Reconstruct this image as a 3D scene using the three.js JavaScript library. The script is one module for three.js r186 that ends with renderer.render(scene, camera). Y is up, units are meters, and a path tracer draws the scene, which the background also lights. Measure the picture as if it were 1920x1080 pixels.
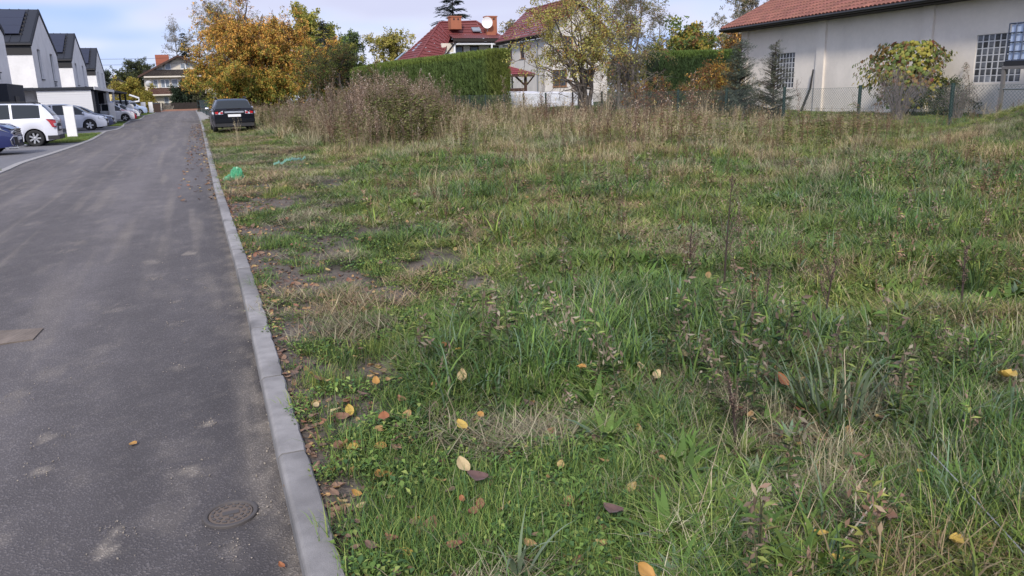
import * as THREE from 'three';
import { mergeGeometries } from 'three/addons/utils/BufferGeometryUtils.js';

// ---------- camera, sky, sun, exposure ----------
const scene = new THREE.Scene();
const renderer = new THREE.WebGLRenderer({ antialias: true });
renderer.toneMapping = THREE.LinearToneMapping;
renderer.toneMappingExposure = 1.2;
renderer.shadowMap.enabled = true;
const FOCAL = 1450, EYE = 1.55;                                  // focal length in pixels of a 1920 wide frame
const camera = new THREE.PerspectiveCamera(2 * Math.atan(540 / FOCAL) * 180 / Math.PI, 16 / 9, 0.05, 1500);
camera.rotation.order = 'YXZ';
const YAW = 22.4 * Math.PI / 180, PITCH = 14.2 * Math.PI / 180, ROLL = 1.6 * Math.PI / 180;
camera.position.set(0, EYE, 0);
camera.rotation.set(-PITCH, -YAW, -ROLL);
camera.updateMatrixWorld();
const SUN_DIR = new THREE.Vector3(-0.42, 0.62, 0.72).normalize();
const sun = new THREE.DirectionalLight(new THREE.Color(1.0, 0.93, 0.82), 2.9);
sun.position.copy(SUN_DIR).multiplyScalar(200);
sun.shadow.radius = 14; sun.castShadow = true;
sun.shadow.camera.left = sun.shadow.camera.bottom = -90; sun.shadow.camera.right = sun.shadow.camera.top = 90; sun.shadow.camera.far = 500;
sun.shadow.mapSize.set(4096, 4096);
scene.add(sun, sun.target);

// ---------- random numbers and noise ----------
function rng(seed) { let a = seed >>> 0; return () => { a = (a + 0x6D2B79F5) | 0; let t = Math.imul(a ^ (a >>> 15), 1 | a); t = (t + Math.imul(t ^ (t >>> 7), 61 | t)) ^ t; return ((t ^ (t >>> 14)) >>> 0) / 4294967296; }; }
function hash2(i, j, s) { let h = Math.imul(i | 0, 374761393) + Math.imul(j | 0, 668265263) + Math.imul(s | 0, 974634777); h = Math.imul(h ^ (h >>> 13), 1274126177); return ((h ^ (h >>> 16)) >>> 0) / 4294967296; }
const fade = (t) => t * t * (3 - 2 * t), mix = (a, b, t) => a + (b - a) * t, clamp = (x, a = 0, b = 1) => Math.min(b, Math.max(a, x));
const sstep = (a, b, x) => fade(clamp((x - a) / (b - a)));
function vnoise(x, y, s = 0, per = 0) {
  let i = Math.floor(x), j = Math.floor(y); const u = fade(x - i), v = fade(y - j);
  const w = per ? (k) => ((k % per) + per) % per : (k) => k;
  return mix(mix(hash2(w(i), w(j), s), hash2(w(i + 1), w(j), s), u), mix(hash2(w(i), w(j + 1), s), hash2(w(i + 1), w(j + 1), s), u), v);
}
function fbm(x, y, o = 4, s = 0, per = 0) { let a = 0.5, r = 0, n = 0; for (let k = 0; k < o; k++) { r += a * vnoise(x, y, s + k * 17, per); n += a; a *= 0.5; x *= 2; y *= 2; per *= 2; } return r / n; }
const mixc = (a, b, t) => [mix(a[0], b[0], t), mix(a[1], b[1], t), mix(a[2], b[2], t)];
const mulc = (a, k) => [a[0] * k, a[1] * k, a[2] * k];

// ---------- the sky: thin broken cloud over pale blue ----------
{
  const W = 1024, H = 512, d = new Float32Array(W * H * 4);
  for (let j = 0; j < H; j++) for (let i = 0; i < W; i++) {
    const el = ((j + 0.5) / H - 0.5) * Math.PI, az = ((i + 0.5) / W - 0.5) * 2 * Math.PI;
    const e = Math.max(el, 0), ce = Math.cos(el), dx = ce * Math.cos(az), dy = Math.sin(el), dz = ce * Math.sin(az);
    const blue = mixc([0.40, 0.55, 0.90], [0.32, 0.45, 0.74], sstep(0.0, 0.9, e));
    const q = 1 / (Math.max(dy, 0) + 0.16);
    const low = fbm(az * 3.2 + 11.3 + e * 2, e * 24 - az * 1.2, 5, 31, 0) - 0.005, high = fbm(dx * q * 1.1 + 9, dz * q * 1.1 + 4, 5, 57);
    const n = mix(low, high, sstep(0.12, 0.3, e));
    const cov = sstep(0.34, 0.58, n) * 0.88;
    const thick = sstep(0.5, 0.72, n + 0.12 * sstep(0.04, 0.12, e));
    let cl = mixc([0.78, 0.80, 0.92], [0.60, 0.61, 0.78], thick);
    const g = Math.max(0, dx * SUN_DIR.x + dy * SUN_DIR.y + dz * SUN_DIR.z);
    let c = mixc(blue, cl, cov);
    c = mixc(c, [0.72, 0.76, 0.90], 0.40 * (1 - sstep(0, 0.07, e)));
    c = mulc(c, 1 + 0.9 * Math.pow(g, 3));
    d.set([c[0], c[1], c[2], 1], (j * W + i) * 4);
  }
  const t = new THREE.DataTexture(d, W, H, THREE.RGBAFormat, THREE.FloatType);
  t.mapping = THREE.EquirectangularReflectionMapping; t.magFilter = THREE.LinearFilter; t.minFilter = THREE.LinearFilter; t.needsUpdate = true;
  scene.background = t; scene.environment = t;
}

// ---------- mesh builder ----------
const V = (x, y, z) => new THREE.Vector3(x, y, z);
class MB {
  constructor() { this.p = []; this.c = []; this.t = []; this.i = []; this.col = [1, 1, 1]; }
  vert(x, y, z, u = 0, v = 0, c = this.col) { this.p.push(x, y, z); this.c.push(c[0], c[1], c[2]); this.t.push(u, v); return this.p.length / 3 - 1; }
  quad(a, b, c, d) {                                             // four points in a ring; texture coordinates in metres
    const e1 = [b[0] - a[0], b[1] - a[1], b[2] - a[2]], e2 = [d[0] - a[0], d[1] - a[1], d[2] - a[2]];
    const l1 = Math.hypot(...e1) || 1, h1 = e1.map((x) => x / l1), dt = e2[0] * h1[0] + e2[1] * h1[1] + e2[2] * h1[2];
    const o = e2.map((x, k) => x - dt * h1[k]), lo = Math.hypot(...o) || 1, h2 = o.map((x) => x / lo), k = this.p.length / 3;
    for (const q of [a, b, c, d]) this.vert(q[0], q[1], q[2], q[0] * h1[0] + q[1] * h1[1] + q[2] * h1[2], q[0] * h2[0] + q[1] * h2[1] + q[2] * h2[2]);
    this.i.push(k, k + 1, k + 2, k, k + 2, k + 3); return this;
  }
  tri(a, b, c) { const k = this.p.length / 3; for (const q of [a, b, c]) this.vert(q[0], q[1], q[2], q[0] + q[2] * 0.5, q[1] + q[2] * 0.5); this.i.push(k, k + 1, k + 2); return this; }
  poly(ps) { for (let k = 1; k < ps.length - 1; k++) this.tri(ps[0], ps[k], ps[k + 1]); return this; }
  hexa(b, t) {                                                   // bottom ring, top ring (both counter-clockwise seen from above)
    this.quad(t[0], t[1], t[2], t[3]); this.quad(b[3], b[2], b[1], b[0]);
    for (let k = 0; k < 4; k++) { const n = (k + 1) % 4; this.quad(b[k], b[n], t[n], t[k]); } return this;
  }
  box(x0, x1, y0, y1, z0, z1) { return this.hexa([[x0, y0, z1], [x1, y0, z1], [x1, y0, z0], [x0, y0, z0]], [[x0, y1, z1], [x1, y1, z1], [x1, y1, z0], [x0, y1, z0]]); }
  tube(pts, rad, sides = 5, cap = false) {
    const n = pts.length; let prev = null, len = 0, up = Math.abs(pts[n - 1].y - pts[0].y) > 0.8 * pts[n - 1].distanceTo(pts[0]) ? V(1, 0, 0.01) : V(0, 1, 0.01);
    for (let k = 0; k < n; k++) {
      const d = V().subVectors(pts[Math.min(k + 1, n - 1)], pts[Math.max(k - 1, 0)]).normalize();
      const s = V().crossVectors(d, up).normalize(), w = V().crossVectors(s, d); up = w.clone();
      if (k) len += pts[k].distanceTo(pts[k - 1]);
      const r = Array.isArray(rad) ? rad[k] : rad, row = this.p.length / 3;
      for (let j = 0; j <= sides; j++) {
        const a = j / sides * 2 * Math.PI, ca = Math.cos(a) * r, sa = Math.sin(a) * r;
        this.vert(pts[k].x + s.x * ca + w.x * sa, pts[k].y + s.y * ca + w.y * sa, pts[k].z + s.z * ca + w.z * sa, j / sides * 2 * Math.PI * r, len);
      }
      if (prev !== null) for (let j = 0; j < sides; j++) this.i.push(prev + j, prev + j + 1, row + j + 1, prev + j, row + j + 1, row + j);
      prev = row;
      if (cap && (k === 0 || k === n - 1)) { const m = this.vert(pts[k].x, pts[k].y, pts[k].z); for (let j = 0; j < sides; j++) k ? this.i.push(row + j, row + j + 1, m) : this.i.push(row + j + 1, row + j, m); }
    }
    return this;
  }
  blade(x, y, z, az, len, w, lean, curl, c0, c1, seg = 3) {      // a grass blade: bends over by curl along its length
    const ca = Math.cos(az), sa = Math.sin(az); let r = 0, h = 0, prev = -1;
    for (let k = 0; k <= seg; k++) {
      const t = k / seg, ang = lean + curl * t * t, ww = w * 0.5 * (t < 0.4 ? 0.75 + 0.6 * t : (1 - t) / 0.6 * 1.0 + 0.0);
      const c = mixc(c0, c1, t), px = x + ca * r, pz = z + sa * r;
      if (k === seg) { const a = this.vert(px, y + h, pz, 0.5, 1, c); this.i.push(prev, prev + 1, a); } else {
        const a = this.vert(px - sa * ww, y + h, pz + ca * ww, 0, t, c); this.vert(px + sa * ww, y + h, pz - ca * ww, 1, t, c);
        if (prev >= 0) this.i.push(prev, prev + 1, a + 1, prev, a + 1, a); prev = a;
      }
      r += Math.sin(ang) * len / seg; h += Math.cos(ang) * len / seg;
    }
    return this;
  }
  leaf(o, d, n, len, w, c, fold = 0.25) {                        // a pointed leaf of two halves folded along the rib
    const s = V().crossVectors(d, n).normalize(), m = o.clone().addScaledVector(d, len * 0.45), up = n.clone().multiplyScalar(w * fold);
    const a = this.vert(o.x, o.y, o.z, 0.5, 0, c), b = this.vert(m.x + s.x * w / 2 + up.x, m.y + s.y * w / 2 + up.y, m.z + s.z * w / 2 + up.z, 1, 0.5, c);
    const e = this.vert(o.x + d.x * len, o.y + d.y * len, o.z + d.z * len, 0.5, 1, c), f = this.vert(m.x - s.x * w / 2 + up.x, m.y - s.y * w / 2 + up.y, m.z - s.z * w / 2 + up.z, 0, 0.5, c);
    this.i.push(a, b, e, a, e, f); return this;
  }
  geo() {
    const g = new THREE.BufferGeometry();
    g.setAttribute('position', new THREE.Float32BufferAttribute(this.p, 3)); g.setAttribute('color', new THREE.Float32BufferAttribute(this.c, 3)); g.setAttribute('uv', new THREE.Float32BufferAttribute(this.t, 2));
    g.setIndex(this.i); g.computeVertexNormals(); return g;
  }
}

// ---------- textures and materials ----------
function tex(n, fn, rep, srgb = false) {
  const d = new Uint8Array(n * n * 4);
  for (let j = 0; j < n; j++) for (let i = 0; i < n; i++) { const c = fn(i / n, j / n), k = (j * n + i) * 4; d[k] = clamp(c[0]) * 255; d[k + 1] = clamp(c[1]) * 255; d[k + 2] = clamp(c[2]) * 255; d[k + 3] = 255; }
  const t = new THREE.DataTexture(d, n, n); t.wrapS = t.wrapT = THREE.RepeatWrapping; t.magFilter = THREE.LinearFilter; t.minFilter = THREE.LinearMipmapLinearFilter; t.generateMipmaps = true;
  t.repeat.set(rep, rep); t.needsUpdate = true; return t;
}
const gray = (x) => [x, x, x];
const T = {};
{
  const R = rng(5), stones = [];
  // asphalt: stones of a few millimetres in dark binder
  const N = 1024, h = new Float32Array(N * N);
  for (let k = 0; k < 26000; k++) stones.push([R() * N, R() * N, 1.4 + R() * R() * 4.4, 0.45 + R() * 0.55]);
  for (const [x, y, r, b] of stones) for (let j = -Math.ceil(r); j <= r; j++) for (let i = -Math.ceil(r); i <= r; i++) {
    const q = Math.hypot(i * 1.1, j) / r; if (q < 1) { const k = ((Math.floor(y) + j + N) % N) * N + (Math.floor(x) + i + N) % N; h[k] = Math.max(h[k], b * (1 - q * q * 0.75)); }
  }
  const at = (u, v) => h[Math.floor(v * N) * N + Math.floor(u * N)];
  T.asphaltBump = tex(N, (u, v) => gray(0.2 + 0.7 * at(u, v)), 1 / 1.3);
  T.asphalt = tex(N, (u, v) => { const a = at(u, v), k = hash2(Math.floor(u * 340), Math.floor(v * 340), 3), f = 0.80 + 0.22 * fbm(u * 6, v * 6, 4, 8, 6); const b = f * (0.52 + 0.40 * a + (a > 0.5 && k > 0.86 ? 0.22 : 0)); return [b, b * 0.99, b * 0.985]; }, 1 / 1.3);
  T.concrete = tex(512, (u, v) => { const f = fbm(u * 5, v * 5, 5, 21, 5), s = hash2(Math.floor(u * 512), Math.floor(v * 512), 4); const b = fbm(u * 16, v * 16, 3, 25, 16); return gray(0.5 + 0.42 * f + 0.26 * (b - 0.4) + 0.16 * (s - 0.5)); }, 1 / 0.9);
  T.concreteBump = tex(512, (u, v) => gray(0.4 * fbm(u * 24, v * 24, 3, 71, 24) + 0.6 * hash2(Math.floor(u * 400), Math.floor(v * 400), 9)), 1 / 0.5);
  T.plaster = tex(512, (u, v) => { const f = fbm(u * 4, v * 4, 5, 40, 4), g = fbm(u * 40, v * 40, 2, 43, 40); const s = fbm(u * 14, v * 1.5, 3, 49, 0), b = 0.74 + 0.24 * f + 0.08 * s + 0.06 * (g - 0.5); return [b, b * 0.99, b * 0.98]; }, 1 / 3.7);
  T.plasterBump = tex(512, (u, v) => gray(fbm(u * 60, v * 60, 3, 47, 60)), 1 / 1.1);
  T.soil = tex(512, (u, v) => { const f = fbm(u * 9, v * 9, 5, 11, 9), s = fbm(u * 60, v * 60, 2, 12, 60); return gray(0.45 + 0.6 * f * (0.6 + 0.6 * s)); }, 1 / 1.1);
  T.soilBump = tex(512, (u, v) => gray(0.6 * fbm(u * 10, v * 10, 5, 13, 10) + 0.4 * fbm(u * 70, v * 70, 2, 14, 70)), 1 / 1.1);
  T.bark = tex(256, (u, v) => gray(0.55 + 0.5 * fbm(u * 14, v * 4, 4, 61, 0)), 3);
  T.wood = tex(256, (u, v) => gray(0.62 + 0.4 * fbm(u * 3, v * 40, 3, 66, 0)), 1 / 0.8);
}
function mat(color, rough = 0.8, o = {}) { const m = new THREE.MeshPhysicalMaterial({ roughness: rough, ...o }); Array.isArray(color) ? m.color.setRGB(...color) : m.color.set(color); if (o.color) m.color.copy(o.color); return m; }
const VC = (rough = 0.85, o = {}) => mat([1, 1, 1], rough, { vertexColors: true, ...o });
const M = {
  white: mat([0.86, 0.85, 0.84], 0.85, { map: T.plaster, bumpMap: T.plasterBump, bumpScale: 0.002 }),
  barn: mat([0.80, 0.735, 0.66], 0.92, { map: T.plaster, bumpMap: T.plasterBump, bumpScale: 0.004 }),
  cream: mat([0.72, 0.66, 0.56], 0.9, { map: T.plaster }),
  beige: mat([0.66, 0.62, 0.58], 0.9, { map: T.plaster, bumpMap: T.plasterBump, bumpScale: 0.003 }),
  anthracite: mat([0.026, 0.029, 0.038], 0.7, { specularIntensity: 0.5 }), panel: mat([0.012, 0.013, 0.03], 0.35, { specularIntensity: 0.45 }),
  glass: mat([0.035, 0.042, 0.05], 0.06, { specularIntensity: 1 }), paleBlind: mat([0.62, 0.62, 0.64], 0.5), glassPale: mat([0.22, 0.25, 0.29], 0.15),
  brownWood: mat([0.075, 0.035, 0.022], 0.7, { map: T.wood }), oak: mat([0.25, 0.12, 0.045], 0.6, { map: T.wood }), darkWood: mat([0.03, 0.022, 0.018], 0.8, { map: T.wood }),
  redTile: mat([0.15, 0.032, 0.030], 0.55), barnTile: VC(0.75, { map: T.concrete }), pavTile: mat([0.18, 0.028, 0.03], 0.5),
  brick: mat([0.36, 0.13, 0.07], 0.9, { map: T.plaster }), concrete: mat([0.36, 0.355, 0.36], 0.92, { map: T.concrete, bumpMap: T.concreteBump, bumpScale: 0.0015 }),
  steel: mat([0.30, 0.31, 0.32], 0.45, { metalness: 0.7 }), greenPaint: mat([0.007, 0.03, 0.024], 0.6), wire: mat([0.10, 0.13, 0.12], 0.6),
  black: mat([0.012, 0.012, 0.014], 0.6), white2: mat([0.8, 0.8, 0.8], 0.5), gutter: mat([0.02, 0.018, 0.018], 0.5),
};

// ---------- objects ----------
const used = {};
function numbered(name) { const n = used[name] = (used[name] ?? -1) + 1; return n ? `${name}_${String(n).padStart(3, '0')}` : name; }
function tag(o, label, category, group, kind) { o.userData.label = label; if (category) o.userData.category = category; if (group) o.userData.group = group; if (kind) o.userData.kind = kind; return o; }
function thing(name, label, category, pos = [0, 0, 0], turn = 0, group) { const o = new THREE.Group(); o.name = numbered(name); o.position.set(...pos); o.rotation.y = turn; tag(o, label, category, group); scene.add(o); return o; }
function part(name, g, m, parent) { const o = new THREE.Mesh(g.geo ? g.geo() : g, m); o.name = name; o.castShadow = o.receiveShadow = true; parent.add(o); return o; }
function single(name, g, m, label, category, group, kind) { const o = new THREE.Mesh(g.geo ? g.geo() : g, m); o.name = numbered(name); o.castShadow = o.receiveShadow = true; scene.add(o); return tag(o, label, category, group, kind); }
const bx = (x0, x1, y0, y1, z0, z1) => new MB().box(x0, x1, y0, y1, z0, z1);
// where a point of the photograph lies on the ground (height h) or at a given world z or x
function sight(px, py) { return V((px - 960) / FOCAL, -(py - 540) / FOCAL, -1).applyQuaternion(camera.quaternion); }
function onGround(px, py, h = 0) { const d = sight(px, py); return d.multiplyScalar((h - EYE) / d.y).add(camera.position); }
function atZ(px, py, z) { const d = sight(px, py); return d.multiplyScalar(z / d.z).add(camera.position); }
// ---------- terrain ----------
function lerpTable(t, z) { if (z >= t[0][0]) return t[0][1]; for (let k = 1; k < t.length; k++) if (z >= t[k][0]) return mix(t[k - 1][1], t[k][1], (t[k - 1][0] - z) / (t[k - 1][0] - t[k][0])); return t[t.length - 1][1]; }
const RIGHT = [[3, 0.165], [-2.4, 0.19], [-3.6, 0.22], [-5.9, 0.28], [-7.7, 0.31], [-10.1, 0.34], [-14.5, 0.40], [-20.7, 0.52], [-27.7, 0.66], [-38.5, 0.88], [-55.6, 1.22], [-89, 1.8], [-125, 2.3], [-160, 2.9]];
const LEFT = [[3, -4.1], [-23, -4.1], [-25.4, -4.16], [-29.3, -3.94], [-35, -3.74], [-39.6, -3.68], [-47.6, -3.87], [-50.2, -3.93], [-53.4, -3.53], [-58.9, -3.55], [-66, -3.9], [-77, -4.03], [-83, -3.54], [-95, -3.6], [-105, -3.86], [-122, -3.3], [-160, -3.3]];
const xr = (z) => lerpTable(RIGHT, z), xl = (z) => lerpTable(LEFT, z), KERB_W = 0.125;
function hgt(x, z) {                                             // the meadow's height right of the kerb
  const s = x - xr(z) - KERB_W;
  let y = 0.075 + 0.018 * Math.max(0, Math.min(x, 23)) * sstep(0, 1.5, s);
  y += sstep(0.1, 1.2, s) * (0.07 * (fbm(x * 0.7, z * 0.7, 3, 90) - 0.5) + 0.085 * (vnoise(x * 2.3, z * 2.3, 91) - 0.5) + 0.045 * (vnoise(x * 5.1, z * 5.1, 92) - 0.5));
  y += 1.35 * Math.exp(-(((x - 18) / 3.2) ** 2) - ((z + 9.4) / 2.3) ** 2);
  return y;
}
// bare earth: 0 = closed turf, 1 = bare
const BARE = [[560, 530, 0.42], [625, 520, 0.35], [460, 385, 0.5], [480, 430, 0.35], [830, 488, 0.28], [540, 610, 0.2], [650, 765, 0.22], [610, 855, 0.13], [650, 920, 0.14], [720, 545, 0.3], [880, 530, 0.3], [590, 800, 0.1], [450, 350, 0.4], [700, 690, 0.22], [545, 655, 0.12], [580, 740, 0.12]].map(([x, y, r]) => { const p = onGround(x, y, 0.1); return [p.x, p.z, r]; });
function bare(x, z) {
  let b = 0; const wob = 0.6 + 0.9 * fbm(x * 5, z * 5, 3, 77);
  for (const [bx0, bz, r] of BARE) { const q = Math.hypot((x - bx0) / r, (z - bz) / (r * 1.5)) * wob; b = Math.max(b, 1 - sstep(0.55, 1.1, q)); }
  const s = x - xr(z);
  const n = fbm(x * 1.7 + 4, z * 1.1, 4, 78);
  b = Math.max(b, sstep(0.5, 0.64, n) * (1 - sstep(1.6, 3.6, s + (z + 8) * 0.05)) * sstep(-17, -14, z) * sstep(-3.2, -4.4, z) * 0.9);
  b = Math.max(b, 0.8 * (1 - sstep(0.14, 0.32, s)) * sstep(0.35, 0.6, vnoise(z * 2.2, 3, 79)));
  return b;
}
const behindLine = (x, z) => 1.05 * x - z - 24;                  // above 0 lies the tall dry growth at the back of the lot
const yard = (x) => sstep(17.4, 18.0, x);                        // mown lawn behind the mesh fence

single('ground', new MB().quad([-420, -0.06, 60], [420, -0.06, 60], [420, -0.06, -520], [-420, -0.06, -520]), mat([0.075, 0.09, 0.04], 1), 'flat dull green land reaching to the horizon', 'ground', null, 'structure');
{ // meadow soil
  const xs = [], zs = [];
  for (let x = 0; x < 62; x += 0.045 + x * 0.028) xs.push(x);
  for (let z = 1; z > -165; z -= 0.05 + Math.max(0, -z - 1) * 0.014) zs.push(z);
  const b = new MB();
  for (const z of zs) for (const s of xs) {
    const x = s + xr(z) + KERB_W - 0.01, y = hgt(x, z), k = bare(x, z), n = fbm(x * 2, z * 2, 4, 15);
    let c = mixc([0.06, 0.044, 0.03], [0.04, 0.042, 0.02], sstep(0.3, 0.6, n));
    c = mixc(c, mixc([0.17, 0.14, 0.115], [0.125, 0.10, 0.08], n), k);
    c = mixc(c, [0.14, 0.115, 0.06], 0.7 * sstep(-4, 3, behindLine(x, z)) * (1 - yard(x)));
    c = mixc(c, [0.05, 0.085, 0.022], yard(x));
    b.vert(x, y, z, x, z, c);
  }
  const w = xs.length;
  for (let j = 0; j < zs.length - 1; j++) for (let i = 0; i < w - 1; i++) { const a = j * w + i; b.i.push(a, a + 1, a + w + 1, a, a + w + 1, a + w); }
  single('meadow_soil', b, VC(1, { map: T.soil, bumpMap: T.soilBump, bumpScale: 0.03 }), 'brown earth of the overgrown building lot right of the kerb', 'ground', null, 'structure');
}
// ---------- road ----------
const SAND = [[355, 475, 0.10, 0.8], [285, 490, 0.13, 0.5], [387, 797, 0.035, 0.9], [75, 881, 0.05, 0.6], [355, 882, 0.05, 0.6], [205, 1032, 0.06, 0.7], [95, 820, 0.06, 0.5], [210, 995, 0.03, 0.6], [430, 1030, 0.05, 0.35], [150, 455, 0.12, 0.35], [220, 580, 0.1, 0.25], [90, 700, 0.12, 0.25], [330, 690, 0.05, 0.3], [495, 960, 0.08, 0.5], [530, 930, 0.05, 0.5], [190, 415, 0.15, 0.3], [60, 420, 0.16, 0.3], [130, 470, 0.1, 0.3], [325, 610, 0.05, 0.3], [170, 690, 0.06, 0.35], [290, 523, 0.05, 0.5], [390, 540, 0.03, 0.6], [330, 565, 0.04, 0.4], [30, 740, 0.08, 0.3]].map(([x, y, r, k]) => { const p = onGround(x, y); return [p.x, p.z, r, k]; });
function roadColor(x, z) {
  const l = xl(z), r = xr(z), u = (x - l) / (r - l);
  const n1 = fbm(x * 1.6, z * 0.30, 4, 101), n2 = fbm(x * 5, z * 2.2, 4, 105), n3 = fbm(x * 14, z * 14, 3, 108);
  let b = 0.128 + 0.05 * (n1 - 0.5) + 0.03 * (n2 - 0.5) + 0.02 * (n3 - 0.5);
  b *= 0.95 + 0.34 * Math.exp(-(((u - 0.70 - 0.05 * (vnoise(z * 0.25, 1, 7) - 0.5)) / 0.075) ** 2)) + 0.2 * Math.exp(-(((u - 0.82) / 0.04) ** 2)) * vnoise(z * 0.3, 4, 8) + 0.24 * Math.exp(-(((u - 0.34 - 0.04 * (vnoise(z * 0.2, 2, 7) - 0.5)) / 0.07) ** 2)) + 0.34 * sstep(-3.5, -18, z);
  b *= 1 - 0.12 * sstep(0.9, 0.99, u);
  let c = [b * 1.06, b * 0.97, b * 0.965];
  let dust = 0.18 * sstep(0.55, 0.72, n2) * sstep(0.45, 0.62, fbm(x * 9 + 3, z * 6, 3, 109)) + 0.12 * sstep(0.62, 0.8, n3);
  dust += 0.30 * sstep(0.5, 0.75, fbm(x * 6.5 + 2, z * 0.28, 4, 113)) * (0.5 + n2);
  dust += 0.45 * sstep(0.962, 1, u) * sstep(0.42, 0.6, fbm(x * 12, z * 7, 3, 111)) ;
  for (const [sx, sz, sr, k] of SAND) { if (Math.abs(z - sz) > sr * 4) continue; const q = Math.hypot((x - sx) / (sr * 1.1), (z - sz) / (sr * 1.5)) + 1.5 * (fbm(x * 24, z * 24, 4, 120) - 0.5); dust = Math.max(dust, k * 1.15 * (1 - sstep(0.3, 0.8, q))); }
  return mixc(c, [0.37, 0.325, 0.27], clamp(dust) * 0.95);
}
{
  const b = new MB(), zs = []; for (let z = 1.5; z > -150; z -= 0.035 + Math.max(0, -z - 4) * 0.016) zs.push(z);
  const nu = 130;
  for (const z of zs) for (let i = 0; i <= nu; i++) { const x = mix(xl(z) - 0.04, xr(z) + 0.03, i / nu); b.vert(x, 0.004 * (vnoise(x * 1.5, z * 1.5, 3) - 0.5), z, x, z, mulc(roadColor(x, z), 1.25)); }
  for (let j = 0; j < zs.length - 1; j++) for (let i = 0; i < nu; i++) { const a = j * (nu + 1) + i; b.i.push(a, a + 1, a + nu + 2, a, a + nu + 2, a + nu + 1); }
  single('road', b, VC(0.88, { map: T.asphalt, bumpMap: T.asphaltBump, bumpScale: 0.0045, specularIntensity: 0.6 }), 'narrow grey asphalt lane with sandy stains running past the houses', 'road', null, 'structure');
}
// loose stones and grit on the lane and in its gutter: too many to count
{
  const R = rng(301), g = new MB(); g.col = [1, 1, 1];
  const ico = new THREE.IcosahedronGeometry(1, 0); ico.scale(1, 0.6, 0.8);
  const spots = [];
  for (let k = 0; k < 1700; k++) { const z = -1.8 - R() * R() * 16, u = R(); let x = R() < 0.62 ? xr(z) - Math.pow(R(), 2.2) * 0.5 : mix(xl(z), xr(z), u); if (R() < 0.25) { const s = SAND[Math.floor(R() * SAND.length)]; spots.push([s[0] + (R() - 0.5) * s[2] * 3, s[1] + (R() - 0.5) * s[2] * 4, 0.002 + R() * R() * 0.004]); } else spots.push([x, z, 0.0016 + R() * R() * R() * R() * 0.009]); }
  const im = new THREE.InstancedMesh(ico, mat([1, 1, 1], 0.95), spots.length), m4 = new THREE.Matrix4(), q = new THREE.Quaternion(), col = new THREE.Color();
  spots.forEach(([x, z, s], i) => { q.setFromEuler(new THREE.Euler(R() * 3, R() * 6, R() * 3)); m4.compose(V(x, 0.004 + s * 0.3, z), q, V(s, s, s)); im.setMatrixAt(i, m4); const k = 0.6 + R() * 0.8; col.setRGB(0.25 * k, 0.215 * k, 0.175 * k); im.setColorAt(i, col); });
  im.name = 'grit'; tag(im, 'loose grit and small stones scattered over the asphalt', 'grit', null, 'stuff'); scene.add(im);
}
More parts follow.
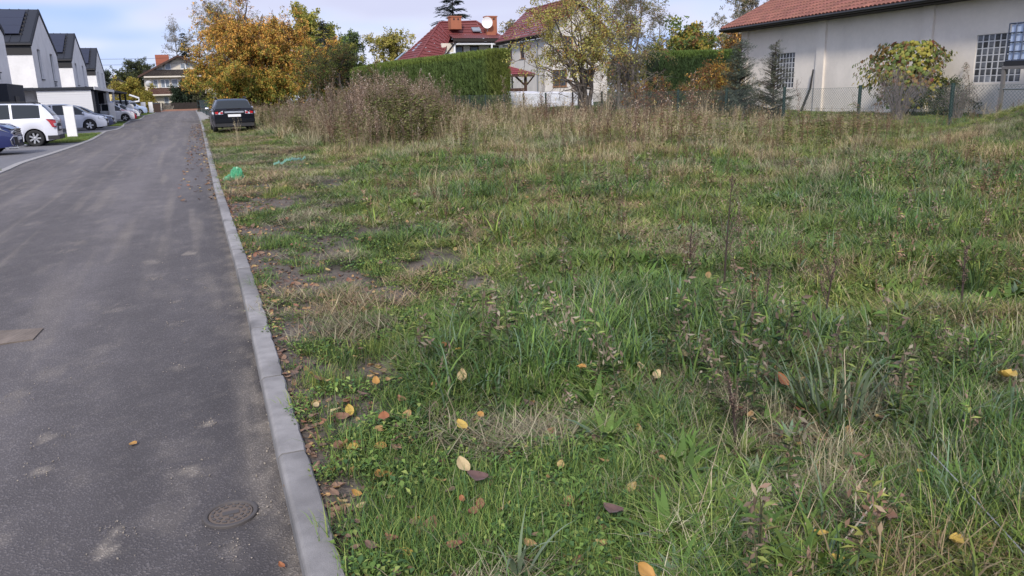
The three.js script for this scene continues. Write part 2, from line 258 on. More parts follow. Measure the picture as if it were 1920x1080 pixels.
// ---------- kerbs ----------
{
  const kerb = thing('kerb', 'raised concrete kerb of grey stones between asphalt and meadow', 'kerb'); kerb.userData.kind = 'structure';
  const variant = (seed, L) => {
    const R = rng(seed), b = new MB(), n = 14, rows = [];
    for (let k = 0; k <= n; k++) {
      const z = -L / 2 + L * k / n, e = (k === 0 || k === n) ? 0.0025 : 0, chip = Math.max(0, (vnoise(k * 1.7, seed, 5) - 0.66)) * 0.025 + 0.002 * vnoise(k * 3.1, seed, 15), chip2 = 0;
      rows.push([[0, -0.12], [0.002, 0.078], [0.008, 0.091 - e], [0.019, 0.099 - e], [KERB_W - 0.010 - chip, 0.099 - e], [KERB_W - 0.003 - chip, 0.091 - e - chip], [KERB_W, -0.12]].map(([x, y]) => [x, y, z]));
    }
    const w = rows[0].length, tone = (x, y, z) => 0.66 + 0.46 * sstep(0.25, 0.62, vnoise(z * 2.1, seed * 3 + x * 9, 19)) * (0.6 + 0.4 * vnoise(z * 7, x * 40, 9)) + 0.08 * vnoise(z * 19, x * 60, 10) - (y < 0.085 && x < 0.01 ? 0.16 : 0);
    for (let j = 0; j < n; j++) for (let i = 0; i < w - 1; i++) { const q = [rows[j][i], rows[j + 1][i], rows[j + 1][i + 1], rows[j][i + 1]].map(([x, y, z]) => { const d = tone(x, y, z); return b.vert(x, y, z, z, x + y, [d, d, d * 1.01]); }); b.i.push(q[0], q[1], q[2], q[0], q[2], q[3]); }
    b.col = [0.85, 0.85, 0.86];
    for (const r of [rows[0], rows[n]]) b.poly(r);
    return b.geo();
  };
  const vs = [1, 2, 3, 4, 5].map((s) => variant(s, 0.987)), R = rng(11);
  const tone = [0.95, 1.0, 1.05].map((k) => mat([0.315 * k, 0.30 * k, 0.288 * k], 0.9, { vertexColors: true, map: T.concrete, bumpMap: T.concreteBump, bumpScale: 0.0016 }));
  for (let k = 0; k < 46; k++) {
    const z = 0.35 - k, o = part('kerb_stone', vs[k % 5], tone[Math.floor(R() * 3)], kerb);
    o.position.set((xr(z + 0.5) + xr(z - 0.5)) / 2 + (R() - 0.5) * 0.003, (R() - 0.5) * 0.005 - (z < -26 ? 0.02 : 0), z); o.rotation.y = Math.atan2(xr(z + 0.5) - xr(z - 0.5), 1) ; o.rotation.x = (R() - 0.5) * 0.006;
  }
  const jd = new MB(); for (let k = 0; k < 46; k++) { const z = 0.35 - k - 0.5, x = xr(z); jd.box(x + 0.012, x + KERB_W - 0.012, -0.1, 0.083, z - 0.006, z + 0.006); } part('joint_dirt', jd, mat([0.045, 0.04, 0.033], 1), kerb).userData.kind = 'stuff';
  const far = new MB(); for (let z = -45.7; z > -140; z -= 3) { const a = xr(z), b2 = xr(z - 2.98); far.hexa([[a, -0.1, z], [a + KERB_W, -0.1, z], [b2 + KERB_W, -0.1, z - 2.98], [b2, -0.1, z - 2.98]], [[a, 0.09, z], [a + KERB_W, 0.09, z], [b2 + KERB_W, 0.09, z - 2.98], [b2, 0.09, z - 2.98]]); }
  part('far_stones', far, M.concrete, kerb).userData.kind = 'stuff';
  // pale concrete apron by the far end of the kerb
  const ap = new MB(); for (let z = -62; z > -118; z -= 8) { const w = 0.3 + 0.8 * sstep(-62, -80, z); ap.quad([xr(z) + 0.12, 0.1, z], [xr(z) + 0.12 + w, 0.11, z], [xr(z - 8) + 0.12 + w, 0.11, z - 8], [xr(z - 8) + 0.12, 0.1, z - 8]); }
  single('concrete_apron', ap, mat([0.42, 0.40, 0.38], 0.95, { map: T.concrete }), 'pale concrete strip along the far right edge of the lane', 'apron', null, 'structure');
  const ed = new MB(); for (let z = 1; z > -135; z -= 1) { const a = xl(z), b2 = xl(z - 0.985), w = 0.17; ed.hexa([[a - w, -0.1, z], [a, -0.1, z], [b2, -0.1, z - 0.985], [b2 - w, -0.1, z - 0.985]], [[a - w, 0.028, z], [a, 0.022, z], [b2, 0.022, z - 0.985], [b2 - w, 0.028, z - 0.985]]); }
  single('edging', ed, mat([0.40, 0.385, 0.37], 0.92, { map: T.concrete }), 'flush concrete edging along the left side of the lane', 'edging', null, 'structure');
}
// ---------- paved driveways and grass strips at the left ----------
{
  const b = new MB(), pav = mat([0.20, 0.195, 0.205], 0.9, { map: T.concrete });
  const zs = []; for (let z = 1; z > -140; z -= 1.5) zs.push(z);
  for (let k = 0; k < zs.length - 1; k++) b.quad([-45, 0.006, zs[k]], [xl(zs[k]) - 0.15, 0.006, zs[k]], [xl(zs[k + 1]) - 0.15, 0.006, zs[k + 1]], [-45, 0.006, zs[k + 1]]);
  single('driveway', b, pav, 'grey paved parking bays in front of the white houses', 'driveway', null, 'structure');
}
const STRIPS = [[-17, -22.6, -9], [-37.2, -47.4, -9.2], [-61.2, -73.2, -6.2], [-84, -97, -7], [-107, -121, -7], [-123.5, -134, -6]];
STRIPS.forEach(([z0, z1, x0], k) => {
  const b = new MB(), n = 12; for (let j = 0; j < n; j++) { const za = mix(z0, z1, j / n), zb = mix(z0, z1, (j + 1) / n); b.quad([x0, 0.03, za], [xl(za) - 0.17, 0.03, za], [xl(zb) - 0.17, 0.03, zb], [x0, 0.03, zb]); }
  single('grass_strip', b, mat([0.06, 0.085, 0.03], 1), ['grass patch at the left picture edge before the blue car', 'grass bed round the nearest white pillar', 'grass bed behind the dark blue car nose', 'grass bed before the dark carport', 'grass bed by the round topped pillar', 'grass bed by the two farthest pillars'][k], 'lawn', null, 'structure');
});
{ // worn valve cover near the kerb
  const p = onGround(433, 965), g = thing('valve_cover', 'small round cast iron valve cover set in the asphalt by the kerb', 'cover', [p.x, 0.003, p.z]);
  const iron = mat([0.085, 0.075, 0.07], 0.7, { metalness: 0.2 }), rust = mat([0.125, 0.098, 0.08], 0.95);
  part('rim', new THREE.LatheGeometry([[0.083, 0], [0.085, 0.007], [0.098, 0.008], [0.101, 0.004], [0.101, -0.03]].map(([x, y]) => new THREE.Vector2(x, y)), 40), iron, g);
  part('lid', new THREE.LatheGeometry([[0.0001, 0.004], [0.078, 0.004], [0.081, 0.002], [0.081, -0.02]].map(([x, y]) => new THREE.Vector2(x, y)), 36), rust, g);
  const r = new MB(), R = rng(8);
  for (const [rad, n, l] of [[0.067, 16, 0.016], [0.048, 10, 0.014]]) for (let k = 0; k < n; k++) { const a = k / n * 6.283, c = Math.cos(a), s = Math.sin(a), w = 0.0045, q = (u, v, y) => [c * (rad + v) - s * u, y, s * (rad + v) + c * u]; r.hexa([q(-l / 2, -w, 0.003), q(-l / 2, w, 0.003), q(l / 2, w, 0.003), q(l / 2, -w, 0.003)].reverse(), [q(-l / 2, -w, 0.0075), q(-l / 2, w, 0.0075), q(l / 2, w, 0.0075), q(l / 2, -w, 0.0075)].reverse()); }
  r.box(-0.03, 0.03, 0.003, 0.008, -0.012, 0.014); r.box(-0.008, 0.008, 0.003, 0.008, 0.018, 0.034);
  part('raised_pattern', r, iron, g);
}
{ // brown rectangular patch at the left edge
  const a = onGround(-60, 655), b2 = onGround(0, 647), c = onGround(62, 638), d = onGround(82, 617), e = onGround(0, 622), f = onGround(-60, 628);
  const ring = [a, b2, c, d, e, f], s = new MB(), up = 0.009;
  s.poly(ring.map((p) => [p.x, up, p.z])); for (let k = 0; k < 6; k++) { const p = ring[k], q = ring[(k + 1) % 6]; s.quad([p.x, -0.02, p.z], [q.x, -0.02, q.z], [q.x, up, q.z], [p.x, up, p.z]); }
  single('cover_slab', s, mat([0.23, 0.185, 0.15], 0.95, { map: T.soil, bumpMap: T.soilBump, bumpScale: 0.01 }), 'sandy brown rectangular cover slab in the asphalt at the left edge', 'cover');
}
// ---------- building helpers ----------
// a wall sheet: outline in (along, up), holes, thickness; put(u, v, d) carries it into the world, d = depth behind the face
function wallGeo(outline, holes, depth, put) {
  const s = new THREE.Shape(outline.map((p) => new THREE.Vector2(...p)));
  for (const [u0, u1, v0, v1] of holes) { const h = new THREE.Path(); h.moveTo(u0, v0); h.lineTo(u1, v0); h.lineTo(u1, v1); h.lineTo(u0, v1); h.closePath(); s.holes.push(h); }
  const g = new THREE.ExtrudeGeometry(s, { depth, bevelEnabled: false }), p = g.attributes.position;
  for (let k = 0; k < p.count; k++) { const q = put(p.getX(k), p.getY(k), p.getZ(k)); p.setXYZ(k, q[0], q[1], q[2]); }
  const ni = g.toNonIndexed ? (g.index ? g.toNonIndexed() : g) : g; ni.computeVertexNormals(); return ni;
}
const faceX = (X) => (u, v, d) => [X - d, v, -u];                // wall facing +x, u = -z
const faceXn = (X) => (u, v, d) => [X + d, v, -u];               // wall facing -x
const faceZ = (Z) => (u, v, d) => [u, v, Z - d];                 // wall facing +z
function slab(put, u0, u1, v0, v1, d0, d1, mb = new MB()) { const q = (u, v, d) => put(u, v, d); return mb.hexa([q(u0, v0, d0), q(u1, v0, d0), q(u1, v0, d1), q(u0, v0, d1)], [q(u0, v1, d0), q(u1, v1, d0), q(u1, v1, d1), q(u0, v1, d1)]); }
function windowIn(parent, put, [u0, u1, v0, v1], o = {}) {       // frame with mullions, pane, sill, set back in its opening
  const f = o.frame ?? 0.06, d = o.depth ?? 0.12, fm = new MB(), e = 0.002;
  slab(put, u0 + e, u0 + f, v0 + e, v1 - e, d, d + 0.06, fm); slab(put, u1 - f, u1 - e, v0 + e, v1 - e, d, d + 0.06, fm);
  slab(put, u0 + f, u1 - f, v0 + e, v0 + f, d, d + 0.06, fm); slab(put, u0 + f, u1 - f, v1 - f, v1 - e, d, d + 0.06, fm);
  for (const t of o.bars ?? []) { const u = mix(u0, u1, t); slab(put, u - f * 0.6, u + f * 0.6, v0 + f, v1 - f, d + 0.004, d + 0.056, fm); }
  const w = part('window', fm, o.frameMat ?? M.anthracite, parent);
  part('pane', slab(put, u0 + f * 0.6, u1 - f * 0.6, v0 + f * 0.6, v1 - f * 0.6, d + 0.03, d + 0.045), o.pane ?? M.glass, w);
  if (o.curtain) { const c = new MB(); for (const [a, b2] of o.curtain) slab(put, mix(u0, u1, a) + f, mix(u0, u1, b2) - f, v0 + f, v1 - f, d + 0.018, d + 0.026, c); part('curtain', c, M.paleBlind, w); }
  if (o.sill !== false) part('sill', slab(put, u0 - 0.04, u1 + 0.04, v0 - 0.05, v0 - 0.003, -0.07, d), o.sillMat ?? M.anthracite, w);
  return w;
}
// a tiled slope: a, b = eave ends, c, d = ridge ends (b below c); rows of stepped, waved metal or clay tiles
function tiled(a, b, c, d, rows, step, wave, pitch) {
  const m = new MB(), A = V(...a), B = V(...b), C = V(...c), D = V(...d), n = V().crossVectors(V().subVectors(B, A), V().subVectors(D, A)).normalize(); if (n.y < 0) n.negate();
  const L = A.distanceTo(B), cols = Math.max(2, Math.round(L / pitch * 4));
  const pt = (s, t, lift) => { const p = A.clone().lerp(B, s), q = D.clone().lerp(C, s); return p.lerp(q, t).addScaledVector(n, lift + wave * Math.sin(s * L / pitch * 2 * Math.PI)); };
  for (let r = 0; r < rows; r++) {
    const base = m.p.length / 3;
    for (let k = 0; k <= cols; k++) { const s = k / cols; for (const [t, l] of [[(r + 0.16) / rows, 0.0], [r / rows, step], [(r + 1.02) / rows, 0.004]]) { const p = pt(s, t, l); m.vert(p.x, p.y, p.z, s * L, t * 6); } }
    for (let k = 0; k < cols; k++) { const i = base + k * 3; m.i.push(i, i + 3, i + 4, i, i + 4, i + 1); m.i.push(i + 1, i + 4, i + 5, i + 1, i + 5, i + 2); }
  }
  return m.geo();
}
function ridgeTube(a, b, r, sides = 6) { return new MB().tube([V(...a), V(...b)], r, sides, true); }

// ---------- white modern houses at the left ----------
const houseLabels = ['nearest white gabled house cut by the left picture edge', 'white gabled house with dark solar roof behind the white wagon', 'white gabled house above the low carport wall', 'farthest white gabled house of the row'];
function whiteHouse(z0, z1, label, first) {
  const h = thing('gabled_house', label, 'house', [0, 0, 0], 0, 'white houses along the lane');
  const X = -9, W = -24, e = 5.62, top = 8.35, zm = (z0 + z1) / 2, put = faceX(X), rise = (top - e) / ((z0 - z1) / 2);
  const wins = [[-z0 + 2.35, -z0 + 3.75, 3.42, 5.55], [-z0 + 8.6, -z0 + 10.2, 3.42, 5.55]].filter((w) => w[1] < -z1 - 0.5);
  const walls = [wallGeo([[-z0, 0], [-z1, 0], [-z1, e], [-zm, top], [-z0, e]], wins, 0.3, put), bx(W, X - 0.3, 0, e, z0 - 0.3, z0).geo(), bx(W, X - 0.3, 0, e, z1, z1 + 0.3).geo(), bx(W - 0.3, W, 0, e, z1, z0).geo()].map((g) => { const n = g.index ? g.toNonIndexed() : g; n.deleteAttribute('color'); return n; });
  part('wall', mergeGeometries(walls), M.white, h);
  for (const w of wins) windowIn(h, put, w, { depth: 0.16, frame: 0.07, pane: M.paleBlind, bars: [] });
  // dark roof: two slopes of standing seam sheet, verge board, fascia
  const t = 0.30, rf = new MB(), ov = 0.06, s = (z, lift) => e + (Math.min(z0 - z, z - z1)) * rise + lift;
  for (const [za, zb] of [[z0 + 0.12, zm], [zm, z1 - 0.12]]) {
    const ya = s(za, 0), yb = s(zb, 0);
    rf.hexa([[W - 0.2, ya, za], [X + ov, ya, za], [X + ov, yb, zb], [W - 0.2, yb, zb]], [[W - 0.2, ya + t, za], [X + ov, ya + t, za], [X + ov, yb + t, zb], [W - 0.2, yb + t, zb]]);
    for (let x = X - 0.02; x > W; x -= 0.62) rf.hexa([[x - 0.02, ya + t - 0.01, za], [x + 0.02, ya + t - 0.01, za], [x + 0.02, yb + t - 0.01, zb], [x - 0.02, yb + t - 0.01, zb]], [[x - 0.02, ya + t + 0.04, za], [x + 0.02, ya + t + 0.04, za], [x + 0.02, yb + t + 0.04, zb], [x - 0.02, yb + t + 0.04, zb]]);
  }
  const roof = part('roof', rf, M.anthracite, h);
  part('fascia', bx(W, X - 0.01, e - 0.62, e + 0.02, z0 + 0.004, z0 + 0.05), M.gutter, h);
  part('gutter', new MB().tube([V(W, e + 0.06, z0 + 0.2), V(X + 0.04, e + 0.06, z0 + 0.2)], 0.07, 8, true), M.gutter, h);
  // solar panels on the slope that faces the camera
  const sl = Math.hypot(1, rise), pw = 2.9, ph = 1.55;
  for (let r = 0; r < 3; r++) for (let c = 0; c < 4; c++) {
    const x1 = X - 0.75 - c * (pw + 0.03), x0 = x1 - pw, za = z0 - 1.0 - r * (ph + 0.03), zb = za - ph, g = new MB(), ya = s(za, t + 0.13), yb = s(zb, t + 0.13), k = 0.04;
    g.hexa([[x0, ya, za], [x1, ya, za], [x1, yb, zb], [x0, yb, zb]], [[x0, ya + k, za], [x1, ya + k, za], [x1, yb + k, zb], [x0, yb + k, zb]]);
    part('solar_panel', g, M.panel, roof);
  }
  const cl = new MB(); for (let r = 0; r < 6; r++) { const za = z0 - 1.1 - r * 0.78; cl.box(X - 0.72, X - 0.6, s(za, t + 0.02), s(za, t + 0.16), za - 0.3, za); }
  part('panel_clamps', cl, M.gutter, roof).userData.kind = 'stuff';
  // ground floor: dark cladding and door by the gable's near corner
  if (first) { part('dark_cladding', bx(X - 6, X + 0.55, 0, 2.75, z1 + 0.02, z1 + 5), M.anthracite, h); part('door', bx(X + 0.55, X + 0.6, 0, 2.1, z1 + 2.2, z1 + 3.4), M.black, h); }
  else { part('dark_cladding', bx(X + 0.002, X + 0.06, 0, 2.78, z0 - 2.0, z0 - 0.05), M.anthracite, h); part('joint_strip', bx(X - 5, X - 0.3, 2.74, 2.79, z0 + 0.002, z0 + 0.02), M.steel, h); }
  part('wall_lamp', bx(X + 0.003, X + 0.15, 3.0, 3.3, z1 + 3.9, z1 + 4.1), M.steel, h);
  return h;
}
whiteHouse(-42.5, -55.6, houseLabels[0], true); whiteHouse(-65.1, -77.9, houseLabels[1]); whiteHouse(-88.1, -100.9, houseLabels[2]); whiteHouse(-112.2, -125, houseLabels[3]);

// ---------- carports ----------
{
  const c = thing('carport', 'flat roofed carport with a pale boarded side wall and white posts', 'carport', [0, 0, 0]);
  const w = new MB(); for (let y = 0.02; y < 2.5; y += 0.158) w.box(-9.0, -5.62, y, y + 0.148, -64.05, -64); w.box(-9, -5.62, 0, 2.5, -64.12, -64.06);
  part('siding', w, mat([0.66, 0.66, 0.68], 0.7), c).userData.kind = 'stuff';
  part('roof', bx(-11.6, -5.4, 2.56, 2.74, -83.2, -63.85), M.anthracite, c);
  part('fascia', bx(-5.398, -5.36, 2.54, 2.76, -83.2, -63.85), M.white2, c);
  part('back_wall', bx(-11.5, -11.3, 0, 2.55, -83, -64.2), M.anthracite, c);
  part('end_wall', bx(-11.3, -6.3, 0, 2.55, -83.1, -82.9), M.anthracite, c);
  for (const [x, z] of [[-5.53, -64.12], [-5.5, -66.2], [-5.5, -76.5], [-5.5, -82.9]]) part('post', bx(x - 0.09, x + 0.09, 0, 2.56, z - 0.09, z + 0.09), z === -64.12 || z === -66.2 ? M.anthracite : M.white2, c);
  const d = thing('carport', 'dark walled carport farther down the left side of the lane', 'carport');
  part('roof', bx(-12, -5.6, 2.62, 2.8, -108, -88), M.anthracite, d);
  part('side_wall', bx(-11.8, -6.2, 0, 2.61, -88.3, -88.1), M.anthracite, d);
  part('back_wall', bx(-12, -11.8, 0, 2.61, -108, -88), M.black, d);
  for (const z of [-88.4, -98, -107.7]) part('post', bx(-5.95, -5.75, 0, 2.61, z - 0.1, z + 0.1), M.anthracite, d);
  part('downpipe', new MB().tube([V(-5.4, 2.5, -108.1), V(-4.4, 2.1, -108.4), V(-4.4, 1.7, -108.4), V(-5.6, 1.6, -108.2)], 0.12, 8), M.white2, d);
}
// ---------- white pillars ----------
[[-4.86, -43.15, 1.5, 0.42, 0, 'nearest white pillar, on the grass beside the white wagon'], [-4.86, -70.1, 1.62, 0.36, 0, 'white pillar before the carport opening and the red bonnet'], [-4.75, -94.5, 1.45, 0.62, 1, 'white pillar with a rounded top'], [-4.65, -126, 1.62, 0.62, 0, 'left one of the two farthest white pillars'], [-3.75, -128, 1.6, 0.55, 0, 'right one of the two farthest white pillars, next to the dark bin']].forEach(([x, z, h, w, round, label]) => {
  const p = thing('white_pillar', label, 'pillar', [x, 0, z], 0, 'white pillars along the lane'), k = w / 2;
  const ribs = new MB(); if (round) { const prof = [[-k, 0]]; for (let j = 0; j <= 8; j++) { const a = Math.PI - Math.PI * j / 8; prof.push([Math.cos(a) * k, h - k * 0.7 + Math.sin(a) * k * 0.7]); } prof.push([k, 0]); part('body', wallGeo(prof, [], 0.3, (u, v, d) => [u, v, 0.15 - d]), M.white, p); }
  else { part('body', bx(-k, k, 0.02, h - 0.03, -0.15, 0.15), M.white, p); part('cap', bx(-k - 0.012, k + 0.012, h - 0.03, h, -0.162, 0.162), M.white2, p); }
  part('foot', bx(-k - 0.02, k + 0.02, -0.02, 0.03, -0.17, 0.17), M.concrete, p);
});
{ const b = thing('wheelie_bin', 'dark brown wheelie bin at the end of the left pavement', 'bin', [-3.0, 0, -131]); const body = new MB().hexa([[-0.42, 0.08, 0.36], [0.42, 0.08, 0.36], [0.42, 0.08, -0.36], [-0.42, 0.08, -0.36]], [[-0.52, 1.3, 0.46], [0.52, 1.3, 0.46], [0.52, 1.3, -0.46], [-0.52, 1.3, -0.46]]); part('body', body, mat([0.05, 0.028, 0.02], 0.6), b); part('lid', new MB().hexa([[-0.56, 1.3, 0.5], [0.56, 1.3, 0.5], [0.56, 1.3, -0.5], [-0.56, 1.3, -0.5]], [[-0.5, 1.42, 0.42], [0.5, 1.42, 0.42], [0.5, 1.47, -0.45], [-0.5, 1.47, -0.45]]), M.black, b); for (const s of [-1, 1]) part('wheel', new THREE.CylinderGeometry(0.1, 0.1, 0.06, 14).rotateZ(Math.PI / 2).translate(s * 0.4, 0.1, -0.4), M.black, b); }

// ---------- barn ----------
{
  const X = 23.8, g0 = 0.3, eY = 3.98, put = faceXn(X), barn = thing('barn', 'long beige rendered barn with a red tile roof and glass block windows', 'barn'); { const a = -5 * Math.PI / 180, c = Math.cos(a), s = Math.sin(a), px = 23.8, pz = -29.6; barn.rotation.y = a; barn.position.set(px - (px * c + pz * s), 0, pz - (-px * s + pz * c)); }
  const winL = [25.9, 27.5, 1.42, 2.82], winR = [15.67, 17.27, 1.45, 2.85];
  part('wall', wallGeo([[6, g0 - 0.5], [29.6, g0 - 0.5], [29.6, 4.2], [6, 4.2]], [winL, winR], 0.35, put), M.barn, barn);
  part('gable_wall', wallGeo([[23.8, -0.2], [36, -0.2], [36, 4.2], [29.9, 6.9], [23.8, 4.2]], [], 0.3, (u, v, d) => [u + 0.352, v, -29.6 + d]), M.barn, barn);
  const plinth = new MB(), R = rng(81); for (let z = -29.6; z < -6; z += 0.4) plinth.box(X - 0.03 - R() * 0.02, X + 0.02, -0.3, 0.40 + R() * 0.10, z, z + 0.4); part('plinth', plinth, mat([0.30, 0.29, 0.28], 1, { map: T.concrete, bumpMap: T.concreteBump, bumpScale: 0.01 }), barn);
  for (const [a, b2] of [[29.16, 29.62], [24.04, 24.5], [18.93, 19.38], [13.9, 14.35], [9, 9.45]]) part('pilaster', slab(put, a, b2, -0.2, 4.05, -0.09, 0.01), M.barn, barn);
  // glass blocks
  const block = (() => { const s = 0.184, b = 0.006, r = 0.03, m = new MB(); const ring = (q, d) => [[-q, -q, d], [q, -q, d], [q, q, d], [-q, q, d]]; const P = [ring(s / 2 - b, 0.0), ring(s / 2 - b - 0.004, -0.012), ring(s / 2 - r, -0.012), ring(s / 2 - r - 0.012, 0.004)]; for (let k = 0; k < 3; k++) for (let j = 0; j < 4; j++) m.quad(P[k][j], P[k][(j + 1) % 4], P[k + 1][(j + 1) % 4], P[k + 1][j]); m.quad(...P[3]); return m.geo(); })();
  block.rotateY(-Math.PI / 2).translate(0, 0, 0); // local: face towards -x
  const glassMats = [0.05, 0.09, 0.15, 0.26].map((k) => mat([k, k * 1.06, k * 1.18], 0.15));
  const RR = rng(44);
  for (const [w, light] of [[winL, 0.2], [winR, 0.55]]) {
    const f = new MB(); for (let k = 0; k <= 8; k++) slab(put, w[0] + k * 0.2 - 0.019, w[0] + k * 0.2 + 0.019, w[2], w[3], 0.03, 0.1, f); for (let k = 0; k <= 7; k++) slab(put, w[0], w[1], w[2] + k * 0.2 - 0.016, w[2] + k * 0.2 + 0.016, 0.032, 0.098, f);
    slab(put, w[0], w[1], w[2], w[3], 0.1, 0.12, f);
    const win = part('window', f, mat([0.52, 0.52, 0.53], 0.9), barn);
    for (let i = 0; i < 8; i++) for (let j = 0; j < 7; j++) { const o = part('glass_block', block, glassMats[Math.min(3, Math.floor(RR() * 2.2 + light * 2 * RR()))], win); o.position.set(X + 0.03, w[2] + 0.1 + j * 0.2, -(w[0] + 0.1 + i * 0.2)); }
  }
  // roof: boards below, clay tiles above
  const ex = 23.1, ey = 4.06, sl = 0.47, ux = 1 / Math.hypot(1, sl), uy = sl * ux, z1 = -30.3, z0 = -6, ridge = [ex + 6.6, ey + 6.6 * sl];
  const deck = new MB().hexa([[ex, ey - 0.10, z0], [ex, ey - 0.10, z1], [ridge[0], ridge[1] - 0.10, z1], [ridge[0], ridge[1] - 0.10, z0]], [[ex, ey - 0.02, z0], [ex, ey - 0.02, z1], [ridge[0], ridge[1] - 0.02, z1], [ridge[0], ridge[1] - 0.02, z0]]);
  deck.hexa([[36.3, 4.0, z0], [36.3, 4.0, z1], [ridge[0], ridge[1] - 0.10, z1], [ridge[0], ridge[1] - 0.10, z0]], [[36.3, 4.1, z0], [36.3, 4.1, z1], [ridge[0], ridge[1], z1], [ridge[0], ridge[1], z0]]);
  const roof = part('roof', deck, mat([0.05, 0.042, 0.038], 0.9), barn);
  part('gutter', new MB().tube([V(ex - 0.05, ey - 0.06, z1 - 0.05), V(ex - 0.05, ey - 0.06, z0)], 0.065, 8, true), M.gutter, barn);
  part('soffit', bx(ex + 0.05, X - 0.002, ey - 0.16, ey - 0.105, z1 + 0.05, z0), M.darkWood, barn);
  const tile = (seed) => { const m = new MB(), L = 0.40, W = 0.2, n = 6, R3 = rng(seed); const k = 0.75 + 0.45 * R3(); m.col = [k, k * (0.95 + 0.1 * R3()), k * (0.94 + 0.12 * R3())]; const prof = (j) => 0.05 * Math.pow(Math.sin(Math.PI * j / n), 0.8); const base = m.p.length / 3; for (let j = 0; j <= n; j++) { const z = -W / 2 + W * j / n; m.vert(0.03, prof(j) - 0.03, z, z, 0); m.vert(0, prof(j) + 0.022, z, z, 0.02); m.vert(L, prof(j) + 0.002, z, z, L); } for (let j = 0; j < n; j++) { const a = base + j * 3; m.i.push(a, a + 3, a + 4, a, a + 4, a + 1, a + 1, a + 4, a + 5, a + 1, a + 5, a + 2); } return m.geo(); };
  const tiles = [1, 2, 3, 4, 5, 6].map(tile), tmats = [0.85, 1, 1.12].map((k) => mat([0.27 * k, 0.108 * k, 0.076 * k], 0.8, { vertexColors: true, map: T.concrete })), rest = [], ang = Math.atan(sl), RT = rng(55);
  for (let r = 0; r < 19; r++) for (let k = 0; k < 121; k++) {
    const z = z1 + 0.1 + k * 0.2, d = r * 0.35 - 0.05; if (z > z0) continue;
    const px = ex + d * ux, py = ey + d * uy + 0.012, g = tiles[Math.floor(RT() * 6)], tm = tmats[Math.floor(RT() * 3)];
    if (r < 5 && k < 58) { const o = part('roof_tile', g, tm, roof); o.position.set(px, py, z); o.rotation.z = ang + (RT() - 0.5) * 0.01; } else { const q = g.clone(); q.rotateZ(ang).translate(px, py, z); rest.push(q); }
  }
  part('upper_tiles', mergeGeometries(rest), tmats[1], roof).userData.kind = 'stuff';
  part('verge_tiles', new MB().tube([V(ex - 0.02, ey + 0.03, z1), V(ridge[0], ridge[1] + 0.04, z1)], 0.06, 6, true), tmats[0], roof);
  part('ridge_tiles', new MB().tube([V(ridge[0], ridge[1] + 0.02, z1), V(ridge[0], ridge[1] + 0.02, z0)], 0.12, 8, true), tmats[1], roof);
  single('dark_stake', new MB().tube([V(23.2, 2.1, -24.55), V(23.15, 1.35, -24.6), V(23.0, 0.42, -24.9)], [0.03, 0.045, 0.05], 6, true), mat([0.03, 0.028, 0.027], 0.9), 'dark stake leaning against the barn pilaster left of the vine', 'stake');
}
